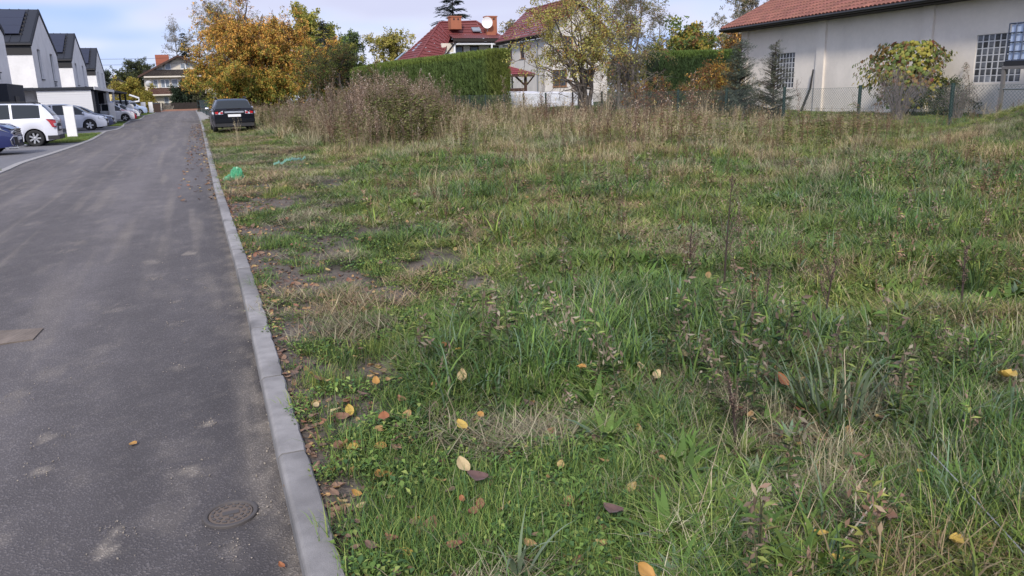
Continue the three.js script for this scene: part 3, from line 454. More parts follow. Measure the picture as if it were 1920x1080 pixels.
// ---------- house with red roof right of the hedge ----------
{
  const h = thing('family_house', 'beige two storey house with a steep red roof behind the fruit tree', 'house');
  const Xw = 30.6, Zf = -65.15, Zb = -75, Xe = 37, eY = 6.15, rX = 33.6, rY = 9.5, g = 0.3;
  const front = faceZ(Zf), side = faceXn(Xw);
  const wf = [[31.4, 32.85, 1.9, 3.4], [34.1, 35.3, 1.9, 3.4], [32.5, 33.5, 4.9, 6.3]], ws = [[69.6, 70.7, 4.6, 6.0], [72.6, 73.6, 4.6, 6.0]];
  part('wall', wallGeo([[Xw, g], [Xe, g], [Xe, eY], [rX, 9.2], [Xw, eY]], wf, 0.35, front), M.beige, h);
  part('side_wall', wallGeo([[-Zf + 0.352, g], [-Zb, g], [-Zb, eY], [-Zf + 0.352, eY]], ws, 0.35, side), M.beige, h);
  for (const w of wf) windowIn(h, front, w, { frameMat: M.oak, bars: [0.5], frame: 0.11, depth: 0.1, sillMat: M.oak });
  for (const w of ws) windowIn(h, side, w, { frameMat: M.oak, bars: [], frame: 0.09, depth: 0.1, sillMat: M.oak });
  const zn = -64.4, zf = -75.4, L = [30, 6.42], Rr = [37.2, 6.42];
  const roof = part('roof', tiled([L[0], L[1], zf], [L[0], L[1], zn], [rX, rY, zn], [rX, rY, zf], 12, 0.06, 0.02, 0.25), M.redTile, h);
  part('right_slope', tiled([Rr[0], Rr[1], zn], [Rr[0], Rr[1], zf], [rX, rY, zf], [rX, rY, zn], 12, 0.06, 0.02, 0.25), M.redTile, roof);
  part('ridge_tiles', ridgeTube([rX, rY + 0.02, zn], [rX, rY + 0.02, zf], 0.12), M.redTile, roof);
  const vb = new MB(); for (const [a, b2] of [[L, [rX, rY]], [Rr, [rX, rY]]]) vb.hexa([[a[0], a[1] - 0.26, zn], [b2[0], b2[1] - 0.26, zn], [b2[0], b2[1] - 0.26, zn - 0.05], [a[0], a[1] - 0.26, zn - 0.05]], [[a[0], a[1] - 0.02, zn], [b2[0], b2[1] - 0.02, zn], [b2[0], b2[1] - 0.02, zn - 0.05], [a[0], a[1] - 0.02, zn - 0.05]]);
  part('verge_board', vb, M.brownWood, roof);
  part('soffit', new MB().hexa([[L[0] + 0.02, 6.18, zf], [Xw, 6.18, zf], [Xw, 6.18, zn], [L[0] + 0.02, 6.18, zn]], [[L[0] + 0.02, 6.36, zf], [Xw, 6.42, zf], [Xw, 6.42, zn], [L[0] + 0.02, 6.36, zn]]), M.darkWood, roof);
  part('gutter', new MB().tube([V(L[0] - 0.06, L[1] - 0.04, zf), V(L[0] - 0.06, L[1] - 0.04, zn)], 0.08, 8, true), M.brownWood, h);
  part('downpipe', new MB().tube([V(30.3, 6.3, -66.5), V(30.5, 5.8, -66.5), V(30.5, 0.3, -66.5)], 0.07, 8), M.steel, h);
}
// ---------- red hip roofed house behind the hedge ----------
{
  const h = thing('hip_roofed_house', 'house with a big red hip roof and two brick chimneys behind the hedge', 'house');
  const F = -84, B = -93, e = 5.15, y = 9.42, rz = -88.5, xl0 = 24.15, xr0 = 36.6, ra = 28.5, rb = 32.9;
  const lf = [xl0, e, F], lb = [xl0 - 0.1, e, B], rf2 = [xr0, e, F], rbk = [xr0, e, B], r0 = [ra, y, rz], r1 = [rb, y + 0.15, rz];
  part('wall', bx(24.8, 36, 0, 5.2, B + 0.5, F - 2.2), M.cream, h);
  const roof = part('roof', tiled([24.15, e, F], [27.1, e, F], [29.1, 7.75, -86.6], r0, 12, 0.06, 0.02, 0.25), M.redTile, h);   // front slope left of the loggia
  part('front_slope', tiled([29.1, 7.75, -86.6], [35.0, 7.6, -86.6], r1, r0, 6, 0.06, 0.02, 0.25), M.redTile, roof);
  part('left_slope', tiled(lb, lf, r0, [ra, y, rz - 0.1], 15, 0.06, 0.02, 0.25), M.redTile, roof);
  part('right_slope', tiled([36.6, 6.4, -84.6], [36.6, 6.4, B], r1, [rb, y + 0.15, rz - 0.05], 10, 0.06, 0.02, 0.25), M.redTile, roof);
  part('back_slope', tiled(rbk, lb, r0, r1, 10, 0.06, 0.02, 0.25), M.redTile, roof);
  part('canopy', tiled([28.46, 7.42, -83.9], [34.5, 7.42, -83.9], [35.0, 8.0, -86.7], [28.9, 8.0, -86.7], 4, 0.035, 0.02, 0.22), mat([0.22, 0.075, 0.075], 0.4), roof);
  for (const [a, b2, r] of [[[24.15, e + 0.05, F], [28.5, y + 0.05, rz], 0.11], [[28.5, y + 0.05, rz], [32.9, y + 0.2, rz], 0.12], [[32.9, y + 0.2, rz], [36.6, 6.5, -84.6], 0.12], [[27.1, e + 0.06, F], [29.0, 7.8, -86.5], 0.05]]) part('hip_tiles', ridgeTube(a, b2, r), M.redTile, roof);
  part('eave_board', bx(28.5, 34.6, 7.08, 7.40, -84.02, -83.92), M.darkWood, roof);
  part('verge_board', new MB().hexa([[27.05, 4.95, F], [29.0, 7.15, F], [29.0, 7.15, F - 0.1], [27.05, 4.95, F - 0.1]], [[27.05, 5.2, F], [29.0, 7.4, F], [29.0, 7.4, F - 0.1], [27.05, 5.2, F - 0.1]]), M.darkWood, roof);
  part('soffit', bx(28.6, 34.6, 7.0, 7.07, -86, -84.0), M.brownWood, roof);
  const put = faceZ(-85.4), wn = [[29.0, 30.15, 5.2, 6.72], [30.9, 32.0, 5.2, 6.72], [33.2, 34.4, 5.2, 6.72]];
  part('loggia_wall', wallGeo([[27.6, 4.6], [36, 4.6], [36, 7.0], [27.6, 7.0]], wn, 0.3, put), M.cream, h);
  for (const w of wn) windowIn(h, put, w, { frameMat: M.brownWood, bars: [], frame: 0.12, depth: 0.08, pane: M.glassPale });
  const wp = new MB().box(28.55, 28.75, 4.6, 6.9, -84.3, -84.1).box(33.0, 33.14, 4.6, 6.9, -84.3, -84.1).box(28.55, 35, 6.78, 6.95, -84.3, -84.12); part('loggia_posts', wp, M.white2, h);
  part('balcony_panel', bx(27.7, 28.54, 4.6, 6.0, -84.25, -84.15), M.white2, h);
  for (const [x0, x1, y0, y1] of [[29.2, 30.45, 8.6, 10.0], [33.5, 34.75, 7.6, 10.05]]) { const c = part('chimney', bx(x0, x1, y0, y1 - 0.12, -87.6, -86.6), M.brick, h); part('cap', bx(x0 - 0.06, x1 + 0.06, y1 - 0.12, y1, -87.66, -86.54), M.brick, c); const v = new MB(); for (const t of [0.3, 0.7]) v.box(mix(x0, x1, t) - 0.09, mix(x0, x1, t) + 0.09, y1 - 0.45, y1 - 0.25, -86.62, -86.595); part('flue', v, M.black, c); }
  for (const [a, b2] of [[[792, 80], [777, 96]], [[760, 99], [744, 113]]]) { // skylights on the left slope
    const n = V(-(y - e), 4.4, 0).normalize(), pt = (px, py) => { const d = sight(px, py), o = V(xl0, e, F), t = n.dot(o.clone().sub(camera.position)) / n.dot(d); return d.multiplyScalar(t).add(camera.position); };
    const A = pt(...a), B2 = pt(...b2), m = new MB(), w = V(0, 0, -1.0), k = n.clone().multiplyScalar(0.09), q = (p) => [p.x, p.y, p.z];
    m.hexa([q(B2), q(A), q(A.clone().add(w)), q(B2.clone().add(w))], [q(B2.clone().add(k)), q(A.clone().add(k)), q(A.clone().add(w).add(k)), q(B2.clone().add(w).add(k))]); part('skylight', m, M.glassPale, roof);
  }
  part('roof_window', new MB().hexa([[31.9, 8.35, -86.9], [32.9, 8.35, -86.9], [32.9, 8.75, -87.5], [31.9, 8.75, -87.5]], [[31.9, 8.47, -86.85], [32.9, 8.47, -86.85], [32.9, 8.87, -87.45], [31.9, 8.87, -87.45]]), M.glassPale, roof);
  const dish = thing('satellite_dish', 'white satellite dish on the red roof beside the right chimney', 'satellite dish', [33.45, 9.3, -86.3]); dish.rotation.set(0.1, -0.5, 0);
  const bowl = []; for (let k = 0; k <= 8; k++) { const r = 0.62 * k / 8; bowl.push(new THREE.Vector2(Math.max(r, 0.001), 0.35 * r * r)); }
  part('bowl', new THREE.LatheGeometry(bowl, 24).rotateX(Math.PI / 2), M.white2, dish); part('arm', new MB().tube([V(0, -0.5, 0.12), V(0, -0.1, 0.55)], 0.02, 5), M.steel, dish); part('mast', new MB().tube([V(0, 0, -0.02), V(0, -0.2, -0.2), V(0, -1.0, -0.2)], 0.035, 6), M.steel, dish);
}
// ---------- garden pavilion and covered pool wall ----------
{
  const p = thing('pavilion', 'garden pavilion with a red tiled roof and timber posts beside the hedge', 'pavilion');
  const x0 = 21.8, x1 = 26.2, z1 = -57.6, z0 = -62, e = 2.88, ap = [24.1, 3.75, -59.8];
  const roof = part('roof', tiled([x0, e, z1], [x1, e, z1], ap, [ap[0] - 0.02, ap[1], ap[2]], 6, 0.03, 0.014, 0.2), M.pavTile, p);
  part('right_slope', tiled([x1, e, z1], [x1, e, z0], ap, [ap[0], ap[1], ap[2] + 0.02], 6, 0.03, 0.014, 0.2), M.pavTile, roof); part('left_slope', tiled([x0, e, z0], [x0, e, z1], ap, [ap[0], ap[1], ap[2] - 0.02], 6, 0.03, 0.014, 0.2), M.pavTile, roof);
  part('hip_tiles', ridgeTube([x1, e + 0.03, z1], ap, 0.07), M.pavTile, roof);
  part('eave_board', bx(x0, x1, e - 0.17, e - 0.02, z1 - 0.04, z1), M.brownWood, roof);
  for (const x of [22.4, 25.6]) for (const z of [z1 - 0.5, z0 + 0.5]) part('post', bx(x - 0.09, x + 0.09, 0.3, e - 0.02, z - 0.09, z + 0.09), M.brownWood, p);
  part('brace', new MB().tube([V(25.5, 2.1, z1 - 0.5), V(24.7, 2.8, z1 - 0.5)], 0.08, 4, true), M.brownWood, p); part('brace', new MB().tube([V(25.7, 2.1, z1 - 0.45), V(26.15, 2.75, z1 - 0.1)], 0.06, 4, true), M.brownWood, p);
  part('rail', bx(22.4, 25.6, 1.3, 1.85, z1 - 0.54, z1 - 0.46), M.brownWood, p);
  part('window', bx(22.5, 24.4, 1.9, 2.7, z0 + 0.5, z0 + 0.52), M.glassPale, p); part('mullion', bx(24.42, 24.52, 1.86, 2.8, z1 - 0.6, z1 - 0.5), M.black, p);
}
{ // long low thing under white sheeting
  const s = thing('covered_frame', 'long low frame wrapped in white plastic sheeting behind the fence', 'cover'); const sheet = mat([0.70, 0.70, 0.73], 0.35, { side: THREE.DoubleSide });
  const grid = (fx, nu, nv) => { const m = new MB(); for (let j = 0; j <= nv; j++) for (let i = 0; i <= nu; i++) { const q = fx(i / nu, j / nv); m.vert(q[0], q[1], q[2], i / nu * 4, j / nv); } for (let j = 0; j < nv; j++) for (let i = 0; i < nu; i++) { const a = j * (nu + 1) + i; m.i.push(a, a + 1, a + nu + 2, a, a + nu + 2, a + nu + 1); } return m; };
  const wr = (u, v, k) => 0.10 * (fbm(u * 14, v * 5 + k, 3, 61 + k) - 0.5);
  part('front_sheet', grid((u, v) => { const x = mix(20.6, 27.2, u), top = 1.55 - 0.25 * u + 0.03 * Math.sin(u * 19); return [x, mix(0.15, top, v), -50 + 0.15 * (1 - v) + wr(u, v, 0)]; }, 80, 14), sheet, s);
  part('top_sheet', grid((u, v) => { const x = mix(20.6, 27.2, u), top = 1.55 - 0.25 * u + 0.03 * Math.sin(u * 19); return [x, top + 0.12 * v + wr(u, v, 1) * 0.6 * v, -50 - 2.4 * v]; }, 60, 10), sheet, s);
  part('end_sheet', grid((u, v) => [20.6 + wr(u, v, 2), mix(0.15, 1.55 + 0.12 * u, v), -50 - 2.4 * u], 14, 10), sheet, s);
}
// ---------- chalet at the end of the lane ----------
{
  const h = thing('chalet', 'cream three storey house with brown balconies at the end of the lane', 'house');
  const Z = -165, put = faceZ(Z), xl0 = -5.4, xr1 = 7.4, pk = 1.0, top = 9.7, e = 6.6;
  const wins = [[-3.9, -3.0, 4.1, 5.75], [-2.6, -1.0, 4.1, 5.75], [-0.7, 0.5, 4.1, 5.75], [2.2, 4.6, 4.3, 5.7], [-2.4, -1.5, 0.9, 2.6], [-1.0, 0.3, 0.9, 2.6], [-1.5, -0.4, 7.4, 9.1 - 0.4], [1.2, 3.0, 7.5, 8.6], [-3.0, -1.9, 7.0, 7.9]];
  part('wall', wallGeo([[xl0, 0], [xr1, 0], [xr1, e], [pk, top], [xl0, e]], wins, 0.4, put), M.cream, h);
  for (const w of wins) windowIn(h, put, w, { frameMat: M.white2, frame: 0.14, bars: w[1] - w[0] > 1.3 ? [0.5] : [], depth: 0.1, pane: M.glassPale, sill: false });
  const roof = part('roof', tiled([xl0 - 0.9, 6.35, Z - 11], [xl0 - 0.9, 6.35, Z + 1.2], [pk, 10.05, Z + 1.2], [pk, 10.05, Z - 11], 8, 0.03, 0.01, 0.3), mat([0.10, 0.06, 0.05], 0.7), h);
  part('right_slope', tiled([xr1 + 0.9, 6.35, Z + 1.2], [xr1 + 0.9, 6.35, Z - 11], [pk, 10.05, Z - 11], [pk, 10.05, Z + 1.2], 8, 0.03, 0.01, 0.3), mat([0.10, 0.06, 0.05], 0.7), roof);
  const vb = new MB(); for (const a of [xl0 - 0.9, xr1 + 0.9]) vb.hexa([[a, 6.0, Z + 1.25], [pk, 9.7, Z + 1.25], [pk, 9.7, Z + 1.1], [a, 6.0, Z + 1.1]], [[a, 6.34, Z + 1.25], [pk, 10.04, Z + 1.25], [pk, 10.04, Z + 1.1], [a, 6.34, Z + 1.1]]); part('verge_board', vb, M.brownWood, roof);
  const balcony = (x0, x1, y0, y1, m) => { const b = new MB(); for (let x = x0; x < x1; x += 0.16) b.box(x, x + 0.153, y0, y1 - 0.1, Z + 1.15, Z + 1.19); b.box(x0, x1, y1 - 0.1, y1, Z + 1.1, Z + 1.24); const o = part('balcony', bx(x0, x1, y0 - 0.28, y0 - 0.02, Z + 0.01, Z + 1.2), M.cream, h); part('railing', b, m, o); };
  balcony(-5.3, 7.3, 6.3, 7.4, M.darkWood); balcony(-4.9, 4.2, 3.0, 4.15, mat([0.10, 0.04, 0.028], 0.7, { map: T.wood }));
  part('chimney', bx(-3.0, -0.6, 8.0, 10.3, Z - 4.4, Z - 2.6), mat([0.30, 0.10, 0.06], 0.9), roof);
  part('satellite_dish', new THREE.SphereGeometry(0.75, 16, 6, 0, 6.3, 0, 0.9).rotateX(Math.PI / 2).translate(-4.6, 4.9, Z + 1.0), mat([0.4, 0.4, 0.4], 0.6), h);
  const f = thing('board_fence', 'dark brown wooden fence in front of the chalet', 'fence'); const fb = new MB(); for (let x = -2.6; x < 5.5; x += 0.2) fb.box(x, x + 0.17, 0.25, 1.35 + 0.05 * Math.sin(x * 40), -151.6, -151.55); part('boards', fb, M.darkWood, f).userData.kind = 'stuff'; for (let x = -2.6; x < 6; x += 2) part('post', bx(x - 0.07, x + 0.07, 0, 1.45, -151.75, -151.61), M.darkWood, f); part('base', bx(-2.6, 5.5, 0, 0.24, -151.7, -151.5), mat([0.3, 0.16, 0.11], 0.9), f);
  single('crossing_pavement', new MB().quad([-8, 0.02, -143], [6, 0.02, -143], [6, 0.06, -151], [-8, 0.06, -151]), mat([0.30, 0.15, 0.10], 0.9, { map: T.concrete }), 'reddish paved cross street at the end of the lane', 'pavement', null, 'structure');
  const y2 = thing('cottage', 'small yellow rendered house far behind the carports', 'house'); part('wall', wallGeo([[-14.2, 0], [-8.5, 0], [-8.5, 4.6], [-11.3, 6.4], [-14.2, 4.6]], [[-12.4, -10.6, 2.8, 4.2]], 0.3, faceZ(-190)), mat([0.62, 0.5, 0.27], 0.9), y2); windowIn(y2, faceZ(-190), [-12.4, -10.6, 2.8, 4.2], { frameMat: M.white2, sill: false, bars: [0.5] });
  const yr = part('roof', new MB().hexa([[-14.6, 4.4, -189.4], [-14.6, 4.4, -198], [-11.3, 6.45, -198], [-11.3, 6.45, -189.4]], [[-14.6, 4.6, -189.4], [-14.6, 4.6, -198], [-11.3, 6.7, -198], [-11.3, 6.7, -189.4]]), M.darkWood, y2); part('right_slope', new MB().hexa([[-8.1, 4.4, -198], [-8.1, 4.4, -189.4], [-11.3, 6.45, -189.4], [-11.3, 6.45, -198]], [[-8.1, 4.6, -198], [-8.1, 4.6, -189.4], [-11.3, 6.7, -189.4], [-11.3, 6.7, -198]]), M.darkWood, yr);
}
{ // grey roof of a shed between hedge and barn
  const s = thing('shed', 'grey roofed shed showing above the clipped hedge left of the barn', 'shed'); part('wall', bx(33, 37, 0.2, 3.0, -50, -46), M.beige, s); part('roof', new MB().hexa([[32.6, 2.95, -45.6], [37.4, 2.95, -45.6], [37.4, 2.95, -50.4], [32.6, 2.95, -50.4]], [[34.6, 4.0, -47.9], [35.4, 4.0, -47.9], [35.4, 4.0, -48.1], [34.6, 4.0, -48.1]]), mat([0.16, 0.16, 0.17], 0.9), s);
}
{ // power lines between houses and trees
  for (const [y, n] of [[8.6, 0], [7.7, 1]]) { const pts = []; for (let k = 0; k <= 12; k++) { const t = k / 12; pts.push(V(mix(-40, 8, t), y + 3 * (t - 0.5) ** 2 - 0.2, mix(-135, -150, t))); } single('power_line', new MB().tube(pts, 0.022, 4), M.black, n ? 'lower thin cable crossing the sky before the chalet' : 'upper thin cable crossing the sky before the chalet', 'cable'); }
}
// ---------- cars: local x runs from the tail (0) to the nose (L), y up, z across ----------
const tyreGeo = (r, w) => new THREE.LatheGeometry([[r * 0.62, -w * 0.42], [r * 0.8, -w * 0.5], [r * 0.95, -w * 0.46], [r, -w * 0.34], [r, w * 0.34], [r * 0.95, w * 0.46], [r * 0.8, w * 0.5], [r * 0.62, w * 0.42]].map(([x, y]) => new THREE.Vector2(x, y)), 32).rotateX(Math.PI / 2);
function rimGeo(r, w, spokes, sw) {
  const m = new MB(), R0 = r * 0.64; m.tube([V(0, 0, -w * 0.3), V(0, 0, w * 0.44)], R0, 28); m.tube([V(0, 0, w * 0.2), V(0, 0, w * 0.42)], r * 0.14, 12, true);
  m.tube([V(0, 0, w * 0.36), V(0, 0, w * 0.445)], R0 * 0.93, 28);
  for (let k = 0; k < spokes; k++) { const a = k / spokes * 6.2832, c = Math.cos(a), s = Math.sin(a), q = (u, v, d) => [c * u - s * v, s * u + c * v, d]; m.hexa([q(r * 0.1, -sw, w * 0.28), q(R0, -sw * 1.25, w * 0.3), q(R0, sw * 1.25, w * 0.3), q(r * 0.1, sw, w * 0.28)], [q(r * 0.1, -sw * 0.8, w * 0.4), q(R0, -sw, w * 0.43), q(R0, sw, w * 0.43), q(r * 0.1, sw * 0.8, w * 0.4)]); }
  return m.geo();
}
const rubber = mat([0.018, 0.018, 0.019], 0.85), alloy = mat([0.52, 0.53, 0.55], 0.35, { metalness: 0.6 }), carGlass = mat([0.03, 0.036, 0.042], 0.06, { specularIntensity: 0.55 }), lampGlass = mat([0.5, 0.52, 0.55], 0.12, { metalness: 0.3, clearcoat: 1 }), redGlass = mat([0.42, 0.012, 0.016], 0.15, { clearcoat: 1 }), trim = mat([0.02, 0.02, 0.022], 0.6), chrome = mat([0.7, 0.7, 0.72], 0.15, { metalness: 0.9 }), plateW = mat([0.75, 0.75, 0.75], 0.4), under = mat([0.006, 0.006, 0.006], 0.95);
function paint(c) { return mat(c, 0.35, { clearcoat: 1, clearcoatRoughness: 0.06 }); }
function smoothAt(pts, x) {                                      // outline with monotone smoothing
  let k = 0; while (k < pts.length - 2 && x > pts[k + 1][0]) k++;
  const [x0, y0] = pts[k], [x1, y1] = pts[k + 1], t = clamp((x - x0) / (x1 - x0)), d = (a, b) => (b[1] - a[1]) / (b[0] - a[0]);
  const s = d(pts[k], pts[k + 1]), mm = (p, q) => (p * q <= 0 ? 0 : 2 * p * q / (p + q)), m0 = k ? mm(d(pts[k - 1], pts[k]), s) : s, m1 = k < pts.length - 2 ? mm(s, d(pts[k + 1], pts[k + 2])) : s, h = x1 - x0;
  return y0 * (1 + 2 * t) * (1 - t) ** 2 + h * m0 * t * (1 - t) ** 2 + y1 * t * t * (3 - 2 * t) + h * m1 * t * t * (t - 1);
}
function car(name, label, P, pos, turn) {
  const c = thing(name, label, P.cat ?? 'car', pos, turn, P.group);
  const { L, W, top, belt, wheels, wr } = P, cl = P.clear ?? 0.2, Ra = wr + 0.055, cuts = [0, L];
  for (let k = 0; k <= 54; k++) cuts.push(L * k / 54);
  for (const s of [...P.side, P.screen, P.rear]) cuts.push(...s);
  for (const x of wheels) for (let k = 0; k <= 16; k++) cuts.push(x - Ra * Math.cos(Math.PI * k / 16));
  for (const x of [0.03, 0.08, L - 0.03, L - 0.08]) cuts.push(x);
  const xs = [...new Set(cuts.map((x) => +x.toFixed(4)))].filter((x) => x >= 0 && x <= L).sort((a, b) => a - b).filter((x, k, a) => !k || x - a[k - 1] > 0.004);
  const mid = L / 2, rings = xs.map((x) => {
    const q = Math.abs(x - mid) / mid, hw = W / 2 * (1 - (P.taper ?? 0.14) * Math.pow(q, 5)), t = smoothAt(top, x), b0 = smoothAt(belt, x), house = t > b0 + 0.07, b = house ? b0 : t - 0.045;
    let y0 = cl + (P.endLift ?? 0.06) * Math.pow(q, 10); for (const w of wheels) if (Math.abs(x - w) < Ra) y0 = Math.max(y0, wr + Math.sqrt(Ra * Ra - (x - w) ** 2));
    y0 = Math.min(y0, b - 0.05); const f = house ? sstep(0.07, 0.35, t - b0) : 0, rw = mix(0.90, P.roofW ?? 0.74, f), h = b - y0;
    return [[hw * 0.955, y0], [hw * 0.99, y0 + h * 0.22], [hw, y0 + h * 0.55], [hw * 0.985, y0 + h * 0.86], [hw * 0.955, b], [hw * rw, t - mix(0.018, 0.055, f)], [hw * rw * 0.86, t - 0.012], [hw * rw * 0.45, t - 0.002], [0, t]].map(([z, y]) => [x, y, z]);
  });
  const body = new MB(), sides = P.side.flatMap(() => [new MB(), new MB()]), screen = new MB(), rear = new MB(), n = rings[0].length;
  const within = (x0, x1, [a, b]) => x0 >= a - 1e-3 && x1 <= b + 1e-3, two = P.twoTone, patch = two && new MB();
  const id = (m) => (m.map ??= new Map()), put = (m, k, j, s) => { const key = (k * n + j) * 2 + (s > 0), q = id(m); if (!q.has(key)) { const p = rings[k][j]; q.set(key, m.vert(p[0], p[1], p[2] * s, p[0], p[1])); } return q.get(key); };
  for (let k = 0; k < xs.length - 1; k++) for (let j = 0; j < n - 1; j++) for (const s of [1, -1]) {
    let m = body; const wi = j === 4 ? P.side.findIndex((w) => within(xs[k], xs[k + 1], w)) : -1; if (wi >= 0) m = sides[wi * 2 + (s > 0 ? 1 : 0)]; else if (j >= 5 && within(xs[k], xs[k + 1], P.screen)) m = screen; else if (j >= 5 && within(xs[k], xs[k + 1], P.rear)) m = rear;
    else if (two && two(xs[k], j)) m = patch;
    const a = put(m, k, j, s), b = put(m, k + 1, j, s), d = put(m, k + 1, j + 1, s), e = put(m, k, j + 1, s); s > 0 ? m.i.push(a, b, d, a, d, e) : m.i.push(a, d, b, a, e, d);
  }
  for (const k of [0, xs.length - 1]) for (let j = 0; j < n - 1; j++) body.quad(rings[k][j], [rings[k][j][0], rings[k][j][1], -rings[k][j][2]], [rings[k][j + 1][0], rings[k][j + 1][1], -rings[k][j + 1][2]], rings[k][j + 1]);
  const o = part('body', body, P.paint, c); if (patch && patch.i.length) part('coloured_panel', patch, P.paint2, c);
  sides.forEach((g) => part('side_window', g, carGlass, c)); part('windscreen', screen, carGlass, c); part('rear_window', rear, carGlass, c);
  const ub = new MB().box(0.25, L - 0.25, cl - 0.02, cl + 0.2, -W / 2 * 0.8, W / 2 * 0.8); for (const w of wheels) for (const s of [-1, 1]) ub.box(w - Ra, w + Ra, 0.15, wr + Ra, s * W * 0.28 - 0.03, s * W * 0.28 + 0.03);
  part('underbody', ub, under, c);
  const tg = tyreGeo(wr, 0.2), rg = rimGeo(wr, 0.2, P.spokes ?? 5, P.spokeW ?? 0.035);
  for (const x of wheels) for (const s of [1, -1]) { const w = part('wheel', tg, rubber, c); w.position.set(x, wr, s * (W / 2 - 0.115)); if (s < 0) w.rotation.y = Math.PI; part('rim', rg, P.rim ?? alloy, w); part('brake_disc', new THREE.CylinderGeometry(wr * 0.58, wr * 0.58, 0.02, 20).rotateX(Math.PI / 2), under, w); }
  for (const s of [1, -1]) { const mx = P.screen[0] + (P.screen[1] - P.screen[0]) * 0.75, my = smoothAt(belt, mx) + 0.06; const m = new THREE.SphereGeometry(0.1, 12, 8); m.scale(0.7, 0.75, 1.05); m.translate(mx - 0.05, my + 0.02, s * (W / 2 + 0.07)); part('mirror', m, P.mirror ?? P.paint, c); for (const hx of P.handles ?? []) part('handle', bx(hx - 0.1, hx + 0.1, smoothAt(belt, hx) - 0.15, smoothAt(belt, hx) - 0.115, s * W / 2 * 0.985 - 0.015, s * W / 2 * 0.985 + 0.015), P.handleMat ?? P.paint, c); }
  P.extra?.(c, P, o);
  return c;
}
const lens = (c, name, m, pts, out) => { const b = new MB(), n = pts.length, f = pts.map((p) => [p[0] + out[0], p[1] + out[1], p[2] + out[2]]); b.poly(f); for (let k = 0; k < n; k++) b.quad(pts[k], pts[(k + 1) % n], f[(k + 1) % n], f[k]); return part(name, b, m, c); };
const parked = 'cars parked before the white houses';
// white long estate van, tail towards the lane
car('estate_car', 'white seven seat estate wagon with its tail to the lane and red tail lamps', {
  L: 4.5, W: 1.76, wr: 0.315, clear: 0.2, group: parked, paint: paint([0.72, 0.73, 0.78]), spokes: 7, spokeW: 0.03, taper: 0.13, roofW: 0.8,
  top: [[0, 0.98], [0.06, 1.1], [0.22, 1.38], [0.42, 1.585], [0.8, 1.63], [2.2, 1.66], [2.9, 1.6], [3.45, 1.2], [3.6, 1.1], [4.2, 0.98], [4.42, 0.8], [4.5, 0.62]], belt: [[0, 1.0], [0.5, 1.07], [3.4, 1.02], [4.5, 0.9]],
  side: [[0.5, 1.42], [1.5, 2.3], [2.36, 3.1]], screen: [2.95, 3.5], rear: [0.09, 0.4], wheels: [0.78, 3.55], handles: [1.62, 2.5],
  extra(c, P) {
    for (const s of [1, -1]) { lens(c, 'tail_light', redGlass, [[0.03, 1.0, s * 0.74], [0.12, 1.02, s * 0.86], [0.32, 1.03, s * 0.872], [0.22, 0.92, s * 0.875], [0.13, 0.72, s * 0.875], [0.02, 0.7, s * 0.76]], [-0.03, 0.0, s * 0.018]); lens(c, 'reversing_light', lampGlass, [[0.0, 0.86, s * 0.7], [0.08, 0.87, s * 0.84], [0.06, 0.76, s * 0.84], [0.0, 0.76, s * 0.7]], [-0.035, 0, s * 0.025]); part('roof_rail', new MB().tube([V(0.6, 1.62, s * 0.64), V(0.75, 1.68, s * 0.64), V(2.2, 1.71, s * 0.64), V(2.45, 1.66, s * 0.64)], 0.022, 6, true), trim, c); }
    part('bumper', bx(-0.05, 0.34, 0.24, 0.4, -0.83, 0.83), trim, c); part('arch_trim', new MB().tube([0, 1, 2, 3, 4, 5, 6, 7, 8, 9, 10].map((k) => V(0.78 - 0.385 * Math.cos(Math.PI * k / 10), 0.3 + 0.385 * Math.sin(Math.PI * k / 10), 0.872)), 0.016, 5), trim, c);
    part('number_plate', bx(-0.035, 0.0, 0.62, 0.73, -0.26, 0.26), plateW, c); part('plate_recess', bx(-0.02, 0.01, 0.55, 0.85, -0.42, 0.42), trim, c); part('tailgate_strip', bx(-0.04, 0.0, 0.88, 0.93, -0.4, 0.4), chrome, c);
  },
}, [-4.5, 0, -36.2], Math.PI);
